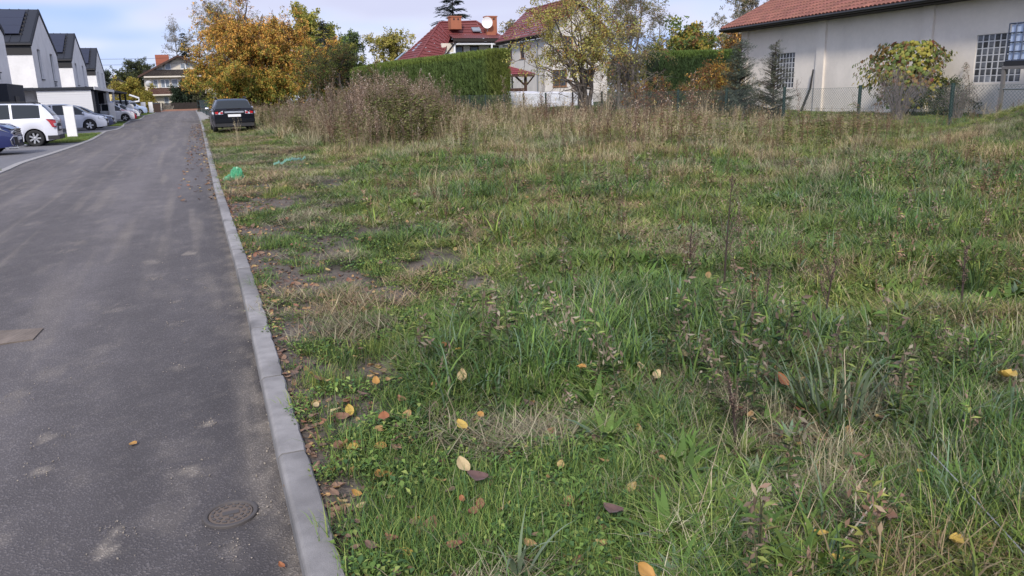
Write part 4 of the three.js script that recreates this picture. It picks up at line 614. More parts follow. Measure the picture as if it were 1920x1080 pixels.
// blue SUV, nose towards the lane
car('suv', 'dark blue SUV with its nose to the lane at the left picture edge', {
  L: 4.5, W: 1.86, wr: 0.35, clear: 0.24, group: parked, paint: paint([0.010, 0.017, 0.095]), taper: 0.12, roofW: 0.74,
  top: [[0, 0.9], [0.1, 1.2], [0.4, 1.55], [0.9, 1.66], [2.2, 1.67], [2.7, 1.55], [3.3, 1.12], [3.6, 1.06], [4.2, 0.98], [4.42, 0.84], [4.5, 0.66]], belt: [[0, 1.05], [3.3, 1.0], [4.5, 0.88]],
  side: [[0.6, 1.4], [1.48, 2.2], [2.28, 3.0]], screen: [2.72, 3.28], rear: [0.12, 0.42], wheels: [0.82, 3.6], handles: [1.6, 2.5],
  extra(c) {
    for (const s of [1, -1]) { lens(c, 'headlight', lampGlass, [[4.48, 0.80, s * 0.5], [4.40, 0.86, s * 0.78], [4.1, 0.92, s * 0.9], [4.12, 0.84, s * 0.905], [4.44, 0.70, s * 0.78], [4.49, 0.72, s * 0.5]], [0.03, 0.0, s * 0.025]); lens(c, 'air_intake', trim, [[4.50, 0.56, s * 0.45], [4.44, 0.58, s * 0.8], [4.42, 0.36, s * 0.84], [4.50, 0.30, s * 0.4]], [0.05, 0, s * 0.02]); part('intake_trim', new MB().tube([V(4.55, 0.58, s * 0.42), V(4.49, 0.6, s * 0.8), V(4.42, 0.5, s * 0.9), V(4.44, 0.34, s * 0.87), V(4.53, 0.29, s * 0.6)], 0.018, 5), chrome, c); }
    const gr = part('grille', bx(4.44, 4.52, 0.66, 0.83, -0.5, 0.5), trim, c); for (const y of [0.69, 0.75, 0.81]) part('grille_bar', bx(4.52, 4.54, y - 0.012, y + 0.012, -0.5, 0.5), chrome, gr);
    part('number_plate', bx(4.52, 4.56, 0.47, 0.58, -0.26, 0.26), plateW, c); part('splitter', bx(4.2, 4.6, 0.22, 0.27, -0.75, 0.75), chrome, c); part('bumper', bx(4.3, 4.53, 0.2, 0.36, -0.7, 0.7), trim, c);
  },
}, [-9.55, 0, -30.6], 0);
const hatchTop = [[0, 0.85], [0.08, 1.05], [0.35, 1.42], [0.8, 1.53], [2.0, 1.56], [2.5, 1.46], [3.35, 0.98], [3.5, 0.94], [3.95, 0.82], [4.17, 0.66], [4.25, 0.5]];
const noseBits = (L, low, plate = true) => (c) => {
  for (const s of [1, -1]) lens(c, 'headlight', lampGlass, [[L - 0.06, 0.66, s * 0.45], [L - 0.14, 0.72, s * 0.72], [L - 0.45, 0.80, s * 0.80], [L - 0.42, 0.68, s * 0.83], [L - 0.12, 0.58, s * 0.76]], [0.035, 0.015, s * 0.02]);
  part('grille', bx(L - 0.06, L + 0.012, 0.52, 0.64, -0.42, 0.42), trim, c); part('bumper_intake', bx(L - 0.1, L + 0.02, low, low + 0.16, -0.62, 0.62), trim, c); if (plate) part('number_plate', bx(L + 0.012, L + 0.035, 0.42, 0.53, -0.26, 0.26), plateW, c);
  part('grille_strip', bx(L + 0.01, L + 0.025, 0.63, 0.65, -0.42, 0.42), chrome, c);
};
car('hatchback', 'silver compact car behind the nearest white pillar', { L: 4.25, W: 1.76, wr: 0.315, clear: 0.19, group: parked, paint: paint([0.52, 0.54, 0.60]), top: hatchTop.map(([x, y]) => [x, y * 1.02]), belt: [[0, 0.98], [3.4, 0.93], [4.25, 0.85]], side: [[0.5, 1.4], [1.48, 2.3], [2.38, 3.1]], screen: [2.55, 3.3], rear: [0.1, 0.4], wheels: [0.72, 3.32], handles: [1.6, 2.5], spokeW: 0.045, extra: noseBits(4.25, 0.26) }, [-8.38, 0, -54.6], 0);
car('saloon', 'dark blue car with a black nose just behind the silver one', { L: 4.4, W: 1.78, wr: 0.32, clear: 0.17, group: parked, paint: paint([0.05, 0.06, 0.11]), top: hatchTop.map(([x, y]) => [x * 4.4 / 4.25, y * 0.98]), belt: [[0, 0.95], [3.5, 0.9], [4.4, 0.8]], side: [[0.5, 1.4], [1.48, 2.3], [2.38, 3.2]], screen: [2.65, 3.4], rear: [0.1, 0.4], wheels: [0.75, 3.5], extra: noseBits(4.4, 0.22) }, [-8.4, 0, -57.9], 0);
car('hatchback', 'white hatchback with a red bonnet beyond the second pillar', { L: 4.1, W: 1.75, wr: 0.31, clear: 0.17, group: parked, paint: paint([0.74, 0.74, 0.76]), paint2: paint([0.30, 0.012, 0.03]), twoTone: (x, j) => (x > 2.95 && j >= 4) || (x > 3.9), top: hatchTop.map(([x, y]) => [x * 4.1 / 4.25, y * 0.99]), belt: [[0, 0.96], [3.3, 0.9], [4.1, 0.82]], side: [[0.5, 1.4], [1.48, 2.2], [2.28, 2.95]], screen: [2.45, 3.15], rear: [0.1, 0.4], wheels: [0.7, 3.2], extra: noseBits(4.1, 0.24) }, [-7.6, 0, -77.6], 0);
car('suv', 'black off road car standing inside the carport', { L: 4.4, W: 1.8, wr: 0.36, clear: 0.24, group: parked, paint: paint([0.012, 0.012, 0.014]), top: [[0, 0.9], [0.05, 1.35], [0.15, 1.7], [0.5, 1.78], [2.3, 1.76], [2.6, 1.65], [3.05, 1.15], [3.3, 1.1], [4.2, 1.05], [4.36, 0.95], [4.4, 0.75]], belt: [[0, 1.15], [3, 1.1], [4.4, 1.0]], side: [[0.4, 1.3], [1.38, 2.1], [2.18, 2.8]], screen: [2.62, 3.02], rear: [0.06, 0.16], wheels: [0.85, 3.5], extra: noseBits(4.4, 0.4) }, [-10.6, 0, -70.4], 0);
car('hatchback', 'white car before the dark carport, behind the rounded pillar', { L: 4.1, W: 1.75, wr: 0.31, clear: 0.18, group: parked, paint: paint([0.74, 0.74, 0.76]), top: hatchTop.map(([x, y]) => [x * 4.1 / 4.25, y]), belt: [[0, 0.96], [3.3, 0.9], [4.1, 0.82]], side: [[0.5, 1.4], [1.48, 2.2], [2.28, 2.95]], screen: [2.45, 3.15], rear: [0.1, 0.4], wheels: [0.7, 3.2], extra: noseBits(4.1, 0.24) }, [-7.9, 0, -91.5], 0);
car('hatchback', 'dark red car deep in the row of parked cars', { L: 4.1, W: 1.75, wr: 0.31, clear: 0.18, group: parked, paint: paint([0.13, 0.012, 0.02]), top: hatchTop.map(([x, y]) => [x * 4.1 / 4.25, y * 1.02]), belt: [[0, 0.96], [3.3, 0.9], [4.1, 0.82]], side: [[0.5, 1.4], [1.48, 2.2], [2.28, 2.95]], screen: [2.45, 3.15], rear: [0.1, 0.4], wheels: [0.7, 3.2], extra: noseBits(4.1, 0.24) }, [-8.4, 0, -103], 0);
car('van', 'pale blue van behind the two farthest pillars', { L: 4.6, W: 1.85, wr: 0.33, clear: 0.2, cat: 'van', group: parked, paint: paint([0.36, 0.44, 0.62]), top: [[0, 1.0], [0.05, 1.5], [0.15, 1.85], [0.6, 1.9], [2.6, 1.88], [3.0, 1.7], [3.7, 1.15], [4.3, 1.0], [4.52, 0.85], [4.6, 0.6]], belt: [[0, 1.1], [3.6, 1.05], [4.6, 0.9]], side: [[0.5, 1.5], [1.6, 2.5], [2.6, 3.3]], screen: [3.05, 3.65], rear: [0.06, 0.16], wheels: [0.9, 3.7], extra: noseBits(4.6, 0.3) }, [-8.6, 0, -120], 0);
// black estate on the grass, tail towards us
{
  const x0 = 2.24, z0 = -37.2, y = 0.17;
  const c = car('estate_car', 'black estate car parked on the grass right of the kerb', {
    L: 4.7, W: 1.86, wr: 0.32, clear: 0.22, paint: mat([0.005, 0.006, 0.01], 0.14, { specularIntensity: 0.6 }), taper: 0.10, roofW: 0.74, mirror: chrome,
    top: [[0, 0.84], [0.03, 0.95], [0.10, 1.02], [0.40, 1.37], [0.8, 1.44], [2.2, 1.45], [2.8, 1.38], [3.5, 0.96], [3.7, 0.92], [4.4, 0.8], [4.6, 0.68], [4.7, 0.5]], belt: [[0, 0.95], [0.5, 0.96], [3.5, 0.92], [4.7, 0.8]],
    side: [[0.75, 1.3], [1.4, 2.2], [2.3, 3.2]], screen: [2.85, 3.45], rear: [0.11, 0.38], wheels: [1.0, 3.72], handles: [1.5, 2.4],
    extra(c) {
      for (const s of [1, -1]) { lens(c, 'tail_light', lampGlass, [[0.03, 0.93, s * 0.46], [0.03, 0.92, s * 0.8], [0.28, 0.9, s * 0.9], [0.24, 0.8, s * 0.91], [0.02, 0.77, s * 0.78], [0.0, 0.78, s * 0.46]], [-0.03, 0, s * 0.01]); lens(c, 'brake_light', redGlass, [[-0.01, 0.9, s * 0.66], [0.0, 0.88, s * 0.8], [0.0, 0.8, s * 0.78], [-0.01, 0.79, s * 0.66]], [-0.035, 0, s * 0.005]); lens(c, 'inner_lamp', redGlass, [[-0.01, 0.88, s * 0.48], [-0.01, 0.88, s * 0.58], [-0.01, 0.8, s * 0.58], [-0.01, 0.8, s * 0.48]], [-0.035, 0, 0]); part('roof_rail', new MB().tube([V(0.75, 1.43, s * 0.62), V(0.9, 1.49, s * 0.62), V(2.4, 1.51, s * 0.62), V(2.6, 1.44, s * 0.62)], 0.022, 6, true), trim, c); part('exhaust', new MB().tube([V(0.3, 0.27, s * 0.5), V(-0.02, 0.25, s * 0.5)], 0.035, 8), chrome, c); }
      part('number_plate', bx(-0.035, -0.005, 0.66, 0.77, -0.27, 0.27), plateW, c); part('tailgate_strip', bx(-0.04, 0.0, 0.83, 0.90, -0.40, 0.40), chrome, c); part('bumper', bx(-0.07, 0.3, 0.42, 0.58, -0.84, 0.84), mat([0.007, 0.008, 0.011], 0.2, { specularIntensity: 0.6 }), c); part('bumper_lower', bx(-0.03, 0.3, 0.24, 0.40, -0.8, 0.8), trim, c);
      for (const s of [1, -1]) part('wiper', bx(0.05, 0.09, 1.01, 1.03, s * 0.02, s * 0.3), trim, c);
    },
  }, [x0, y, z0], Math.PI / 2);
}
// ---------- fences ----------
const FX = 17.6;
{ // green posts and diamond mesh parallel to the lane
  const f = thing('mesh_fence', 'green chain link fence between the lot and the neighbouring yards', 'fence');
  const zs = []; for (let k = -1; k < 22; k++) zs.push(-11.0 - 2.93 * k + (k % 3) * 0.04);
  const top = 1.42, R = rng(21);
  for (const z of zs) {
    const y = hgt(FX, z), lean = (R() - 0.5) * 0.05; part('post', new MB().tube([V(FX, y - 0.2, z), V(FX + lean * 0.3, top + 0.06, z + lean)], 0.046, 8, true), M.greenPaint, f);
  }
  for (let k = 0; k < zs.length - 1; k++) {
    const za = zs[k], zb = zs[k + 1], L = za - zb, m = new MB(), p = k < 9 ? 0.085 : 0.13, r = k < 9 ? 0.0034 : 0.004, y0 = 0.25, H = top - y0;
    for (const s of [1, -1]) for (let d = -H; d < L; d += p) { const u0 = Math.max(d, 0), u1 = Math.min(d + H, L), v = (u) => (s > 0 ? u - d : H - (u - d)); if (u1 - u0 > 0.03) m.tube([V(FX - 0.045 + s * r, y0 + v(u0), za - u0), V(FX - 0.045 + s * r, y0 + v(u1), za - u1)], r, 3); }
    for (const y of [top, 0.85, y0]) m.tube([V(FX - 0.042, y, za), V(FX - 0.042, y - 0.012, (za + zb) / 2), V(FX - 0.042, y, zb)], 0.003, 3);
    part('wire_mesh', m, M.wire, f);
  }
}
{ // dark panel fence across, behind the black car
  const f = thing('panel_fence', 'dark green panel fence behind the black car at the lane', 'fence'), pts = [[2.75, -132], [2.75, -118], [2.7, -104], [2.65, -90], [2.6, -78], [7.6, -70], [12.6, -64], [17.5, -58]];
  for (let k = 0; k < pts.length - 1; k++) {
    const [xa, za] = pts[k], [xb, zb] = pts[k + 1], L = Math.hypot(xb - xa, zb - za), n = Math.round(L / 0.12), m = new MB(), q = (t) => [mix(xa, xb, t), mix(za, zb, t)];
    for (let j = 0; j < n; j++) { const [x, z] = q(j / n), [x2, z2] = q((j + 0.45) / n); m.hexa([[x, 0.15, z], [x2, 0.15, z2], [x2, 0.15, z2 - 0.02], [x, 0.15, z - 0.02]], [[x, 1.6, z], [x2, 1.6, z2], [x2, 1.6, z2 - 0.02], [x, 1.6, z - 0.02]]); }
    for (const y of [0.25, 0.9, 1.55]) m.tube([V(xa, y, za), V(xb, y, zb)], 0.02, 4); part('panel', m, mat([0.02, 0.045, 0.05], 0.6), f).userData.kind = 'stuff';
    part('post', new MB().tube([V(xa, 0, za), V(xa, 1.7, za)], 0.05, 6, true), M.greenPaint, f);
  }
}
// ---------- liquid tank on its stand ----------
{
  const x0 = 20.5, z1 = -14.72, w = 1.2, y0 = 2.0, h = 0.95, z0 = z1 + 1.0, t = thing('liquid_tank', 'translucent bluish caged liquid tank at the right picture edge', 'tank');
  const tb = new MB().box(x0 + 0.04, x0 + w - 0.04, y0 + 0.03, y0 + h - 0.03, z1 + 0.04, z0 - 0.04); part('container', tb, mat([0.42, 0.50, 0.66], 0.35), t);
  const cg = new MB(); for (let k = 0; k <= 5; k++) { const x = mix(x0, x0 + w, k / 5), z = mix(z1, z0, k / 5); cg.tube([V(x, y0, z0), V(x, y0 + h, z0)], 0.018, 6).tube([V(x, y0, z1), V(x, y0 + h, z1)], 0.018, 6).tube([V(x0, y0, z), V(x0, y0 + h, z)], 0.018, 6).tube([V(x0 + w, y0, z), V(x0 + w, y0 + h, z)], 0.018, 6); }
  for (let k = 0; k <= 4; k++) { const y = y0 + h * k / 4; cg.tube([V(x0, y, z0), V(x0 + w, y, z0), V(x0 + w, y, z1), V(x0, y, z1), V(x0, y, z0)], 0.018, 6); } part('cage', cg, mat([0.10, 0.12, 0.17], 0.5, { metalness: 0.4 }), t);
  part('cap', new THREE.CylinderGeometry(0.14, 0.14, 0.06, 16).translate(x0 + 0.6, y0 + h + 0.02, z1 + 0.5), M.black, t); part('pallet', bx(x0 - 0.03, x0 + w + 0.03, y0 - 0.13, y0 - 0.01, z1 - 0.03, z0 + 0.03), M.black, t);
  const s = thing('tank_stand', 'grey steel stand carrying the bluish tank', 'stand'), st = mat([0.14, 0.13, 0.125], 0.7);
  for (const [x, z] of [[x0, z1], [x0, z0], [x0 + w, z1], [x0 + w, z0]]) part('leg', bx(x - 0.04, x + 0.04, 0.2, y0 - 0.21, z - 0.04, z + 0.04), st, s);
  part('top_frame', bx(x0 - 0.05, x0 + w + 0.05, y0 - 0.21, y0 - 0.135, z1 - 0.05, z0 + 0.05), st, s); part('rail', new MB().tube([V(x0 - 0.1, 1.28, z0 + 0.05), V(x0 + w + 0.1, 1.28, z0 + 0.05)], 0.03, 6, true), M.steel, s); part('rail', new MB().tube([V(x0, 1.28, z1 - 0.1), V(x0, 1.28, z0 + 0.1)], 0.03, 6, true), M.steel, s);
  const hose = []; for (let k = 0; k <= 20; k++) { const a = k / 20 * Math.PI; hose.push(V(x0 + 0.75 - Math.cos(a) * 0.5, 1.3 + Math.sin(a) * 0.22 - (k > 14 ? (k - 14) * 0.04 : 0), z0 + 0.04)); } single('hose', new MB().tube(hose, 0.022, 6), M.black, 'black hose bent in an arc under the tank stand', 'hose');
}
// ---------- litter on the meadow ----------
{
  const p = onGround(440, 333, 0.12), g = thing('plastic_bag', 'crumpled translucent green plastic bag on the grass by the kerb', 'bag', [p.x, hgt(p.x, p.z) - 0.01, p.z]);
  const film = mat([0.07, 0.34, 0.16], 0.35, { transmission: 0.25, thickness: 0, side: THREE.DoubleSide, specularIntensity: 0.9 });
  const crumple = (cx, r, hgt2, seed) => { const s = new THREE.IcosahedronGeometry(1, 5), q = s.attributes.position, R = seed; for (let k = 0; k < q.count; k++) { let x = q.getX(k), y = q.getY(k), z = q.getZ(k); const f = 0.72 + 0.5 * Math.abs(fbm(x * 2.3 + R, y * 2.3 + z * 1.7 + R, 4, R) - 0.5) * 2 + 0.14 * Math.abs(vnoise(x * 7 + z * 3, y * 7 - z * 4, R + 3) - 0.5); y = Math.max(y, -0.35); const t = 1 - 0.35 * Math.max(0, y); q.setXYZ(k, cx + x * r * f * t, (y + 0.35) * hgt2 * f, z * r * f * t); } s.computeVertexNormals(); return s; };
  part('body', crumple(0.06, 0.15, 0.22, 7), film, g); part('neck', crumple(-0.10, 0.13, 0.10, 12), film, g);
  const a = onGround(513, 314, 0.15), b = onGround(545, 309, 0.15), c = onGround(573, 301, 0.15), pts = new THREE.CatmullRomCurve3([a, a.clone().lerp(b, 0.5), b, b.clone().lerp(c, 0.5), c]).getPoints(40), m = new MB();
  const R = rng(9); let prev = -1; pts.forEach((q, k) => { const w = 0.02 + 0.04 * R(), y = hgt(q.x, q.z) + 0.10 + 0.05 * R(), a2 = m.vert(q.x, y, q.z - w); m.vert(q.x + 0.01, y + 0.05 * R(), q.z); m.vert(q.x, y - 0.02, q.z + w); if (prev >= 0) for (const d of [0, 1]) m.i.push(prev + d, prev + d + 1, a2 + d + 1, prev + d, a2 + d + 1, a2 + d); prev = a2; });
  single('plastic_strip', m, mat([0.16, 0.34, 0.24], 0.45, { side: THREE.DoubleSide, transmission: 0.2, thickness: 0 }), 'torn strip of pale green plastic lying in the grass right of the bag', 'plastic strip');
}
// ---------- trees and shrubs ----------
const leafMat = (o = {}) => VC(0.75, { side: THREE.DoubleSide, specularIntensity: 0.35, ...o });
const LEAF = leafMat({ transmission: 0.3, thickness: 0 }), DRY = leafMat(), GRASS = leafMat({ transmission: 0.10, thickness: 0, roughness: 0.7 });
const barkMat = (c) => mat(c, 0.95, { map: T.bark });
function clusterGeo(seed, n, spread, len, wid) {                 // a little spray of leaves
  const R = rng(seed), m = new MB();
  for (let k = 0; k < n; k++) { const o = V(R() - 0.5, R() - 0.5, R() - 0.5).multiplyScalar(spread * 2), d = V(R() - 0.5, R() - 0.65, R() - 0.5).normalize(), nn = V(R() - 0.5, R() * 0.9, R() - 0.5).normalize(); const q = 0.75 + 0.5 * R(); m.leaf(o, d, nn, len * (0.7 + 0.6 * R()), wid * (0.7 + 0.6 * R()), [q, q * (0.94 + 0.12 * R()), q * 0.95]); }
  return m.geo();
}
function scatter(name, geo, material, items, parent) {           // items: [x, y, z, scale, colour, quaternion or turn]
  const im = new THREE.InstancedMesh(geo, material, items.length), m4 = new THREE.Matrix4(), q = new THREE.Quaternion(), c = new THREE.Color(), up = V(0, 1, 0);
  items.forEach(([x, y, z, s, col, rot], i) => { rot?.isQuaternion ? q.copy(rot) : q.setFromAxisAngle(up, rot ?? 0); m4.compose(V(x, y, z), q, Array.isArray(s) ? V(...s) : V(s, s, s)); im.setMatrixAt(i, m4); im.setColorAt(i, c.setRGB(col[0], col[1], col[2])); });
  im.userData.kind = 'stuff'; im.name = name; im.castShadow = im.receiveShadow = true; parent.add(im); return im;
}
const rq = (R) => new THREE.Quaternion().setFromEuler(new THREE.Euler(R() * 6.28, R() * 6.28, R() * 6.28));
const inBall = (R) => { for (;;) { const v = V(R() * 2 - 1, R() * 2 - 1, R() * 2 - 1); if (v.lengthSq() < 1) return v; } };
// a broadleaf: trunks, limbs that reach into an uneven crown, side branches, twigs, leaves bunched along them
function broadleaf(o) {
  const R = rng(o.seed), t = thing(o.name, o.label, o.category ?? 'tree', o.at, 0, o.group), wood = new MB(), C = V(...o.c), r = V(...o.r), anchors = [];
  const bez = (a, b, c, n) => { const p = []; for (let k = 0; k <= n; k++) { const u = k / n; p.push(a.clone().multiplyScalar((1 - u) ** 2).addScaledVector(b, 2 * u * (1 - u)).addScaledVector(c, u * u)); } return p; };
  const jitter = (p, s) => { for (let k = 1; k < p.length; k++) p[k].add(inBall(R).multiplyScalar(s)); return p; };
  const taper = (n, a, b) => Array.from({ length: n }, (_, k) => mix(a, b, k / (n - 1)));
  const stems = o.stems ?? [[0, 0, 0]], leaders = [];
  stems.forEach(([sx, sz, off], k) => {
    const top = V(C.x + sx, C.y + r.y * (o.leader ?? 0.6), C.z + sz), a = V(off ?? 0, -0.15, 0), b = V(mix(off ?? 0, top.x, 0.25), top.y * 0.5, mix(0, top.z, 0.25)), p = jitter(bez(a, b, top, 9), o.tr * 0.5);
    p[0].copy(a); wood.tube(p, taper(10, o.tr * (k ? 0.8 : 1), o.tr * 0.16).map((q, j) => q * (j === 0 ? 1.35 : 1)), 9); leaders.push(p);
  });
  for (let k = 0; k < o.limbs; k++) {
    let v; do { v = inBall(R); } while (v.length() < 0.35 || (o.keep && !o.keep(v)));
    const target = C.clone().add(V(v.x * r.x, v.y * r.y, v.z * r.z)), ld = leaders[k % leaders.length], th = o.trunkH ?? 1;
    let i0 = 1; while (i0 < 8 && (ld[i0].y < th || ld[i0].y < target.y - 0.75 * Math.hypot(target.x - ld[i0].x, target.z - ld[i0].z) - 0.3)) i0++;
    const s0 = ld[i0].clone(), mid = s0.clone().lerp(target, 0.45).add(V(0, (o.arch ?? 0.12) * s0.distanceTo(target), 0)), p = jitter(bez(s0, mid, target, 8), o.crook ?? 0.06), lr = o.tr * mix(0.42, 0.2, i0 / 9);
    wood.tube(p, taper(9, lr, lr * 0.12), 6);
    for (let j = 0; j < o.subs; j++) {
      const i1 = 2 + Math.floor(R() * 7), st = p[Math.min(i1, 8)], L = (0.18 + 0.3 * R()) * Math.min(r.x, r.y) * (o.subL ?? 1), d = st.clone().sub(C).normalize().multiplyScalar(0.5).add(inBall(R)).normalize(), e = st.clone().addScaledVector(d, L).add(V(0, (o.droop ?? 0) * L, 0)), sp = jitter(bez(st, st.clone().lerp(e, 0.5).add(V(0, 0.08 * L, 0)), e, 4), L * 0.05);
      wood.tube(sp, taper(5, lr * 0.3, lr * 0.06 + 0.003), 4);
      for (let w = 0; w < o.twigs; w++) { const q = sp[1 + Math.floor(R() * 4)], d2 = inBall(R).add(d).normalize(), f = q.clone().addScaledVector(d2, L * (0.3 + 0.4 * R())); wood.tube([q, f], [lr * 0.10 + 0.002, 0.002], 3); anchors.push([q, f]); }
      anchors.push([sp[2], e]);
    }
  }
  part('trunk', wood, barkMat(o.bark ?? [0.11, 0.09, 0.075]), t);
  const items = [], geo = o.leafGeo, sp = o.spread ?? 0.25;
  for (let k = 0; k < o.leaves; k++) {
    const [a, b] = anchors[Math.floor(R() * anchors.length)], p = a.clone().lerp(b, R() * 1.1).add(inBall(R).multiplyScalar(sp));
    const rel = V((p.x - C.x) / r.x, (p.y - C.y) / r.y, (p.z - C.z) / r.z); if (o.thin && R() < o.thin(rel)) continue;
    items.push([p.x, p.y, p.z, 0.7 + 0.6 * R(), o.color(rel, R, p), rq(R)]);
  }
  if (items.length) scatter('crown', geo, LEAF, items, t);
  return t;
}
function conifer(o) {
  const R = rng(o.seed), t = thing(o.name ?? 'spruce_tree', o.label, 'tree', o.at, 0, o.group), H = o.h, wood = new MB(), items = [];
  wood.tube([V(0, -0.1, 0), V(0, H * 0.5, 0), V(0, H, 0)], [o.tr ?? H * 0.016, H * 0.01, 0.01], 7);
  const step = o.step ?? H / 26;
  for (let y = H * (o.low ?? 0.06); y < H * 0.985; y += step * (0.8 + 0.4 * R())) {
    const f = 1 - y / H, n = o.whorl ?? 7, Rr = o.rad * Math.pow(f, o.pow ?? 0.85);
    for (let k = 0; k < n; k++) {
      const a = k / n * 6.283 + R() * 2.2, L = Rr * (0.5 + 0.65 * R()) + 0.06, rise = (o.rise ?? -0.15) + 0.5 * (1 - f) + 0.2 * (R() - 0.5), yj = y + (R() - 0.5) * step * 1.3, p = [];
      for (let j = 0; j <= 4; j++) { const u = j / 4; p.push(V(Math.cos(a) * L * u, yj + L * (rise * u - 0.25 * u * u * (o.sag ?? 1)), Math.sin(a) * L * u)); }
      wood.tube(p, [0.03 * f + 0.008, 0.022 * f + 0.006, 0.015 * f + 0.005, 0.01 * f + 0.003, 0.003], 4);
      const m = Math.max(2, Math.round(L / (o.gap ?? 0.22)));
      for (let j = 1; j <= m; j++) for (let s = 0; s < (o.dense ?? 2); s++) { const u = (j - 0.5 * R()) / m, q = p[0].clone().lerp(p[4], u); q.y = yj + L * (rise * u - 0.25 * u * u * (o.sag ?? 1)) + (R() - 0.5) * 0.06; const c = 0.75 + 0.5 * R(); items.push([q.x + (R() - 0.5) * 0.1, q.y, q.z + (R() - 0.5) * 0.1, (o.size ?? 1) * (0.7 + 0.6 * R()) * (0.6 + 0.4 * f), mulc(o.color, c), new THREE.Quaternion().setFromEuler(new THREE.Euler(0, -a + (R() - 0.5) * 1.4, (R() - 0.5) * 0.5 - 0.15, 'YXZ'))]); }
    }
  }
  part('trunk', wood, barkMat([0.09, 0.07, 0.055]), t); scatter('crown', o.geo ?? NEEDLE, LEAF, items, t); return t;
}
const NEEDLE = (() => { const R = rng(71), m = new MB(); for (let k = 0; k < 26; k++) { const u = R(), s = R() < 0.5 ? 1 : -1, L = 0.16 * (1 - 0.5 * u); m.leaf(V(u * 0.42 - 0.05, -0.03 * u, 0), V(0.75, -0.18 + 0.3 * R(), s * (0.35 + 0.5 * R())).normalize(), V(0.1, 1, 0.3 * (R() - 0.5)).normalize(), L, 0.035, gray(0.8 + 0.4 * R())); } return m.geo(); })();
const FINE = (() => { const R = rng(72), m = new MB(); for (let k = 0; k < 22; k++) { const u = R(), a = R() * 6.28; m.leaf(V(u * 0.2, 0, 0), V(0.5, 0.7 * Math.cos(a), 0.7 * Math.sin(a)).normalize(), V(0, 1, 0.2), 0.10 * (1 - 0.4 * u), 0.012, gray(0.8 + 0.4 * R())); } return m.geo(); })();
const C6 = clusterGeo(1, 7, 0.13, 0.13, 0.085), C5s = clusterGeo(2, 6, 0.09, 0.075, 0.045), C8far = clusterGeo(3, 8, 0.30, 0.30, 0.20), CT = clusterGeo(4, 5, 0.06, 0.05, 0.03), BIG = clusterGeo(6, 3, 0.08, 0.17, 0.17);
const pick = (R, list) => { let t = R() * list.reduce((s, l) => s + l[0], 0); for (const l of list) if ((t -= l[0]) <= 0) return mulc(l[1], 0.8 + 0.4 * R()); return list[0][1]; };
const OR = [0.60, 0.34, 0.08], OG = [0.28, 0.255, 0.05], GR = [0.15, 0.20, 0.042], YE = [0.44, 0.33, 0.075], BR = [0.19, 0.10, 0.045], OLI = [0.10, 0.105, 0.035], DG = [0.03, 0.052, 0.02], TAN = [0.27, 0.21, 0.13], GY = [0.22, 0.205, 0.17];
// large autumn tree behind the black car
broadleaf({ name: 'autumn_tree', seed: 11, label: 'large orange and green autumn tree behind the black car', at: [5.6, 0.1, -67], tr: 0.30, trunkH: 1.3, c: [0.5, 4.5, 0], r: [5.3, 4.7, 4.6], stems: [[-0.6, 0.4, -0.15], [0.8, -0.3, 0.15]], limbs: 64, subs: 8, twigs: 3, leaves: 29000, spread: 0.40, leafGeo: C6, leader: 0.7, bark: [0.10, 0.08, 0.065],
  keep: (v) => v.y < 0.5 || Math.hypot(v.x, v.z) < 0.6, thin: (q) => 0.8 * sstep(0.5, 0.8, q.y),
  color: (q, R) => { const h = q.y + 0.55 * q.x * (q.x > 0 ? 1 : -0.3) + (R() - 0.5) * 0.8; return h > 0.05 ? pick(R, [[5, OR], [2, BR], [1.6, YE], [1.2, OG]]) : h > -0.4 ? pick(R, [[2, OR], [3, OG], [1.5, YE], [1, GR]]) : pick(R, [[3, OG], [3.2, GR], [1, YE], [0.3, OR]]); } });
broadleaf({ name: 'apple_tree', seed: 12, label: 'round olive green tree between the autumn tree and the hedge', at: [10.3, 0.15, -54.5], tr: 0.16, trunkH: 0.6, c: [0, 2.35, 0], r: [2.9, 2.15, 2.6], limbs: 40, subs: 7, twigs: 2, leaves: 8200, spread: 0.26, leafGeo: C5s, color: (q, R) => q.y < -0.15 && q.x > -0.5 && R() < 0.25 ? pick(R, [[1, YE], [1, OG]]) : pick(R, [[4, OLI], [2, GR], [1.5, DG], [1.4, BR]]) });
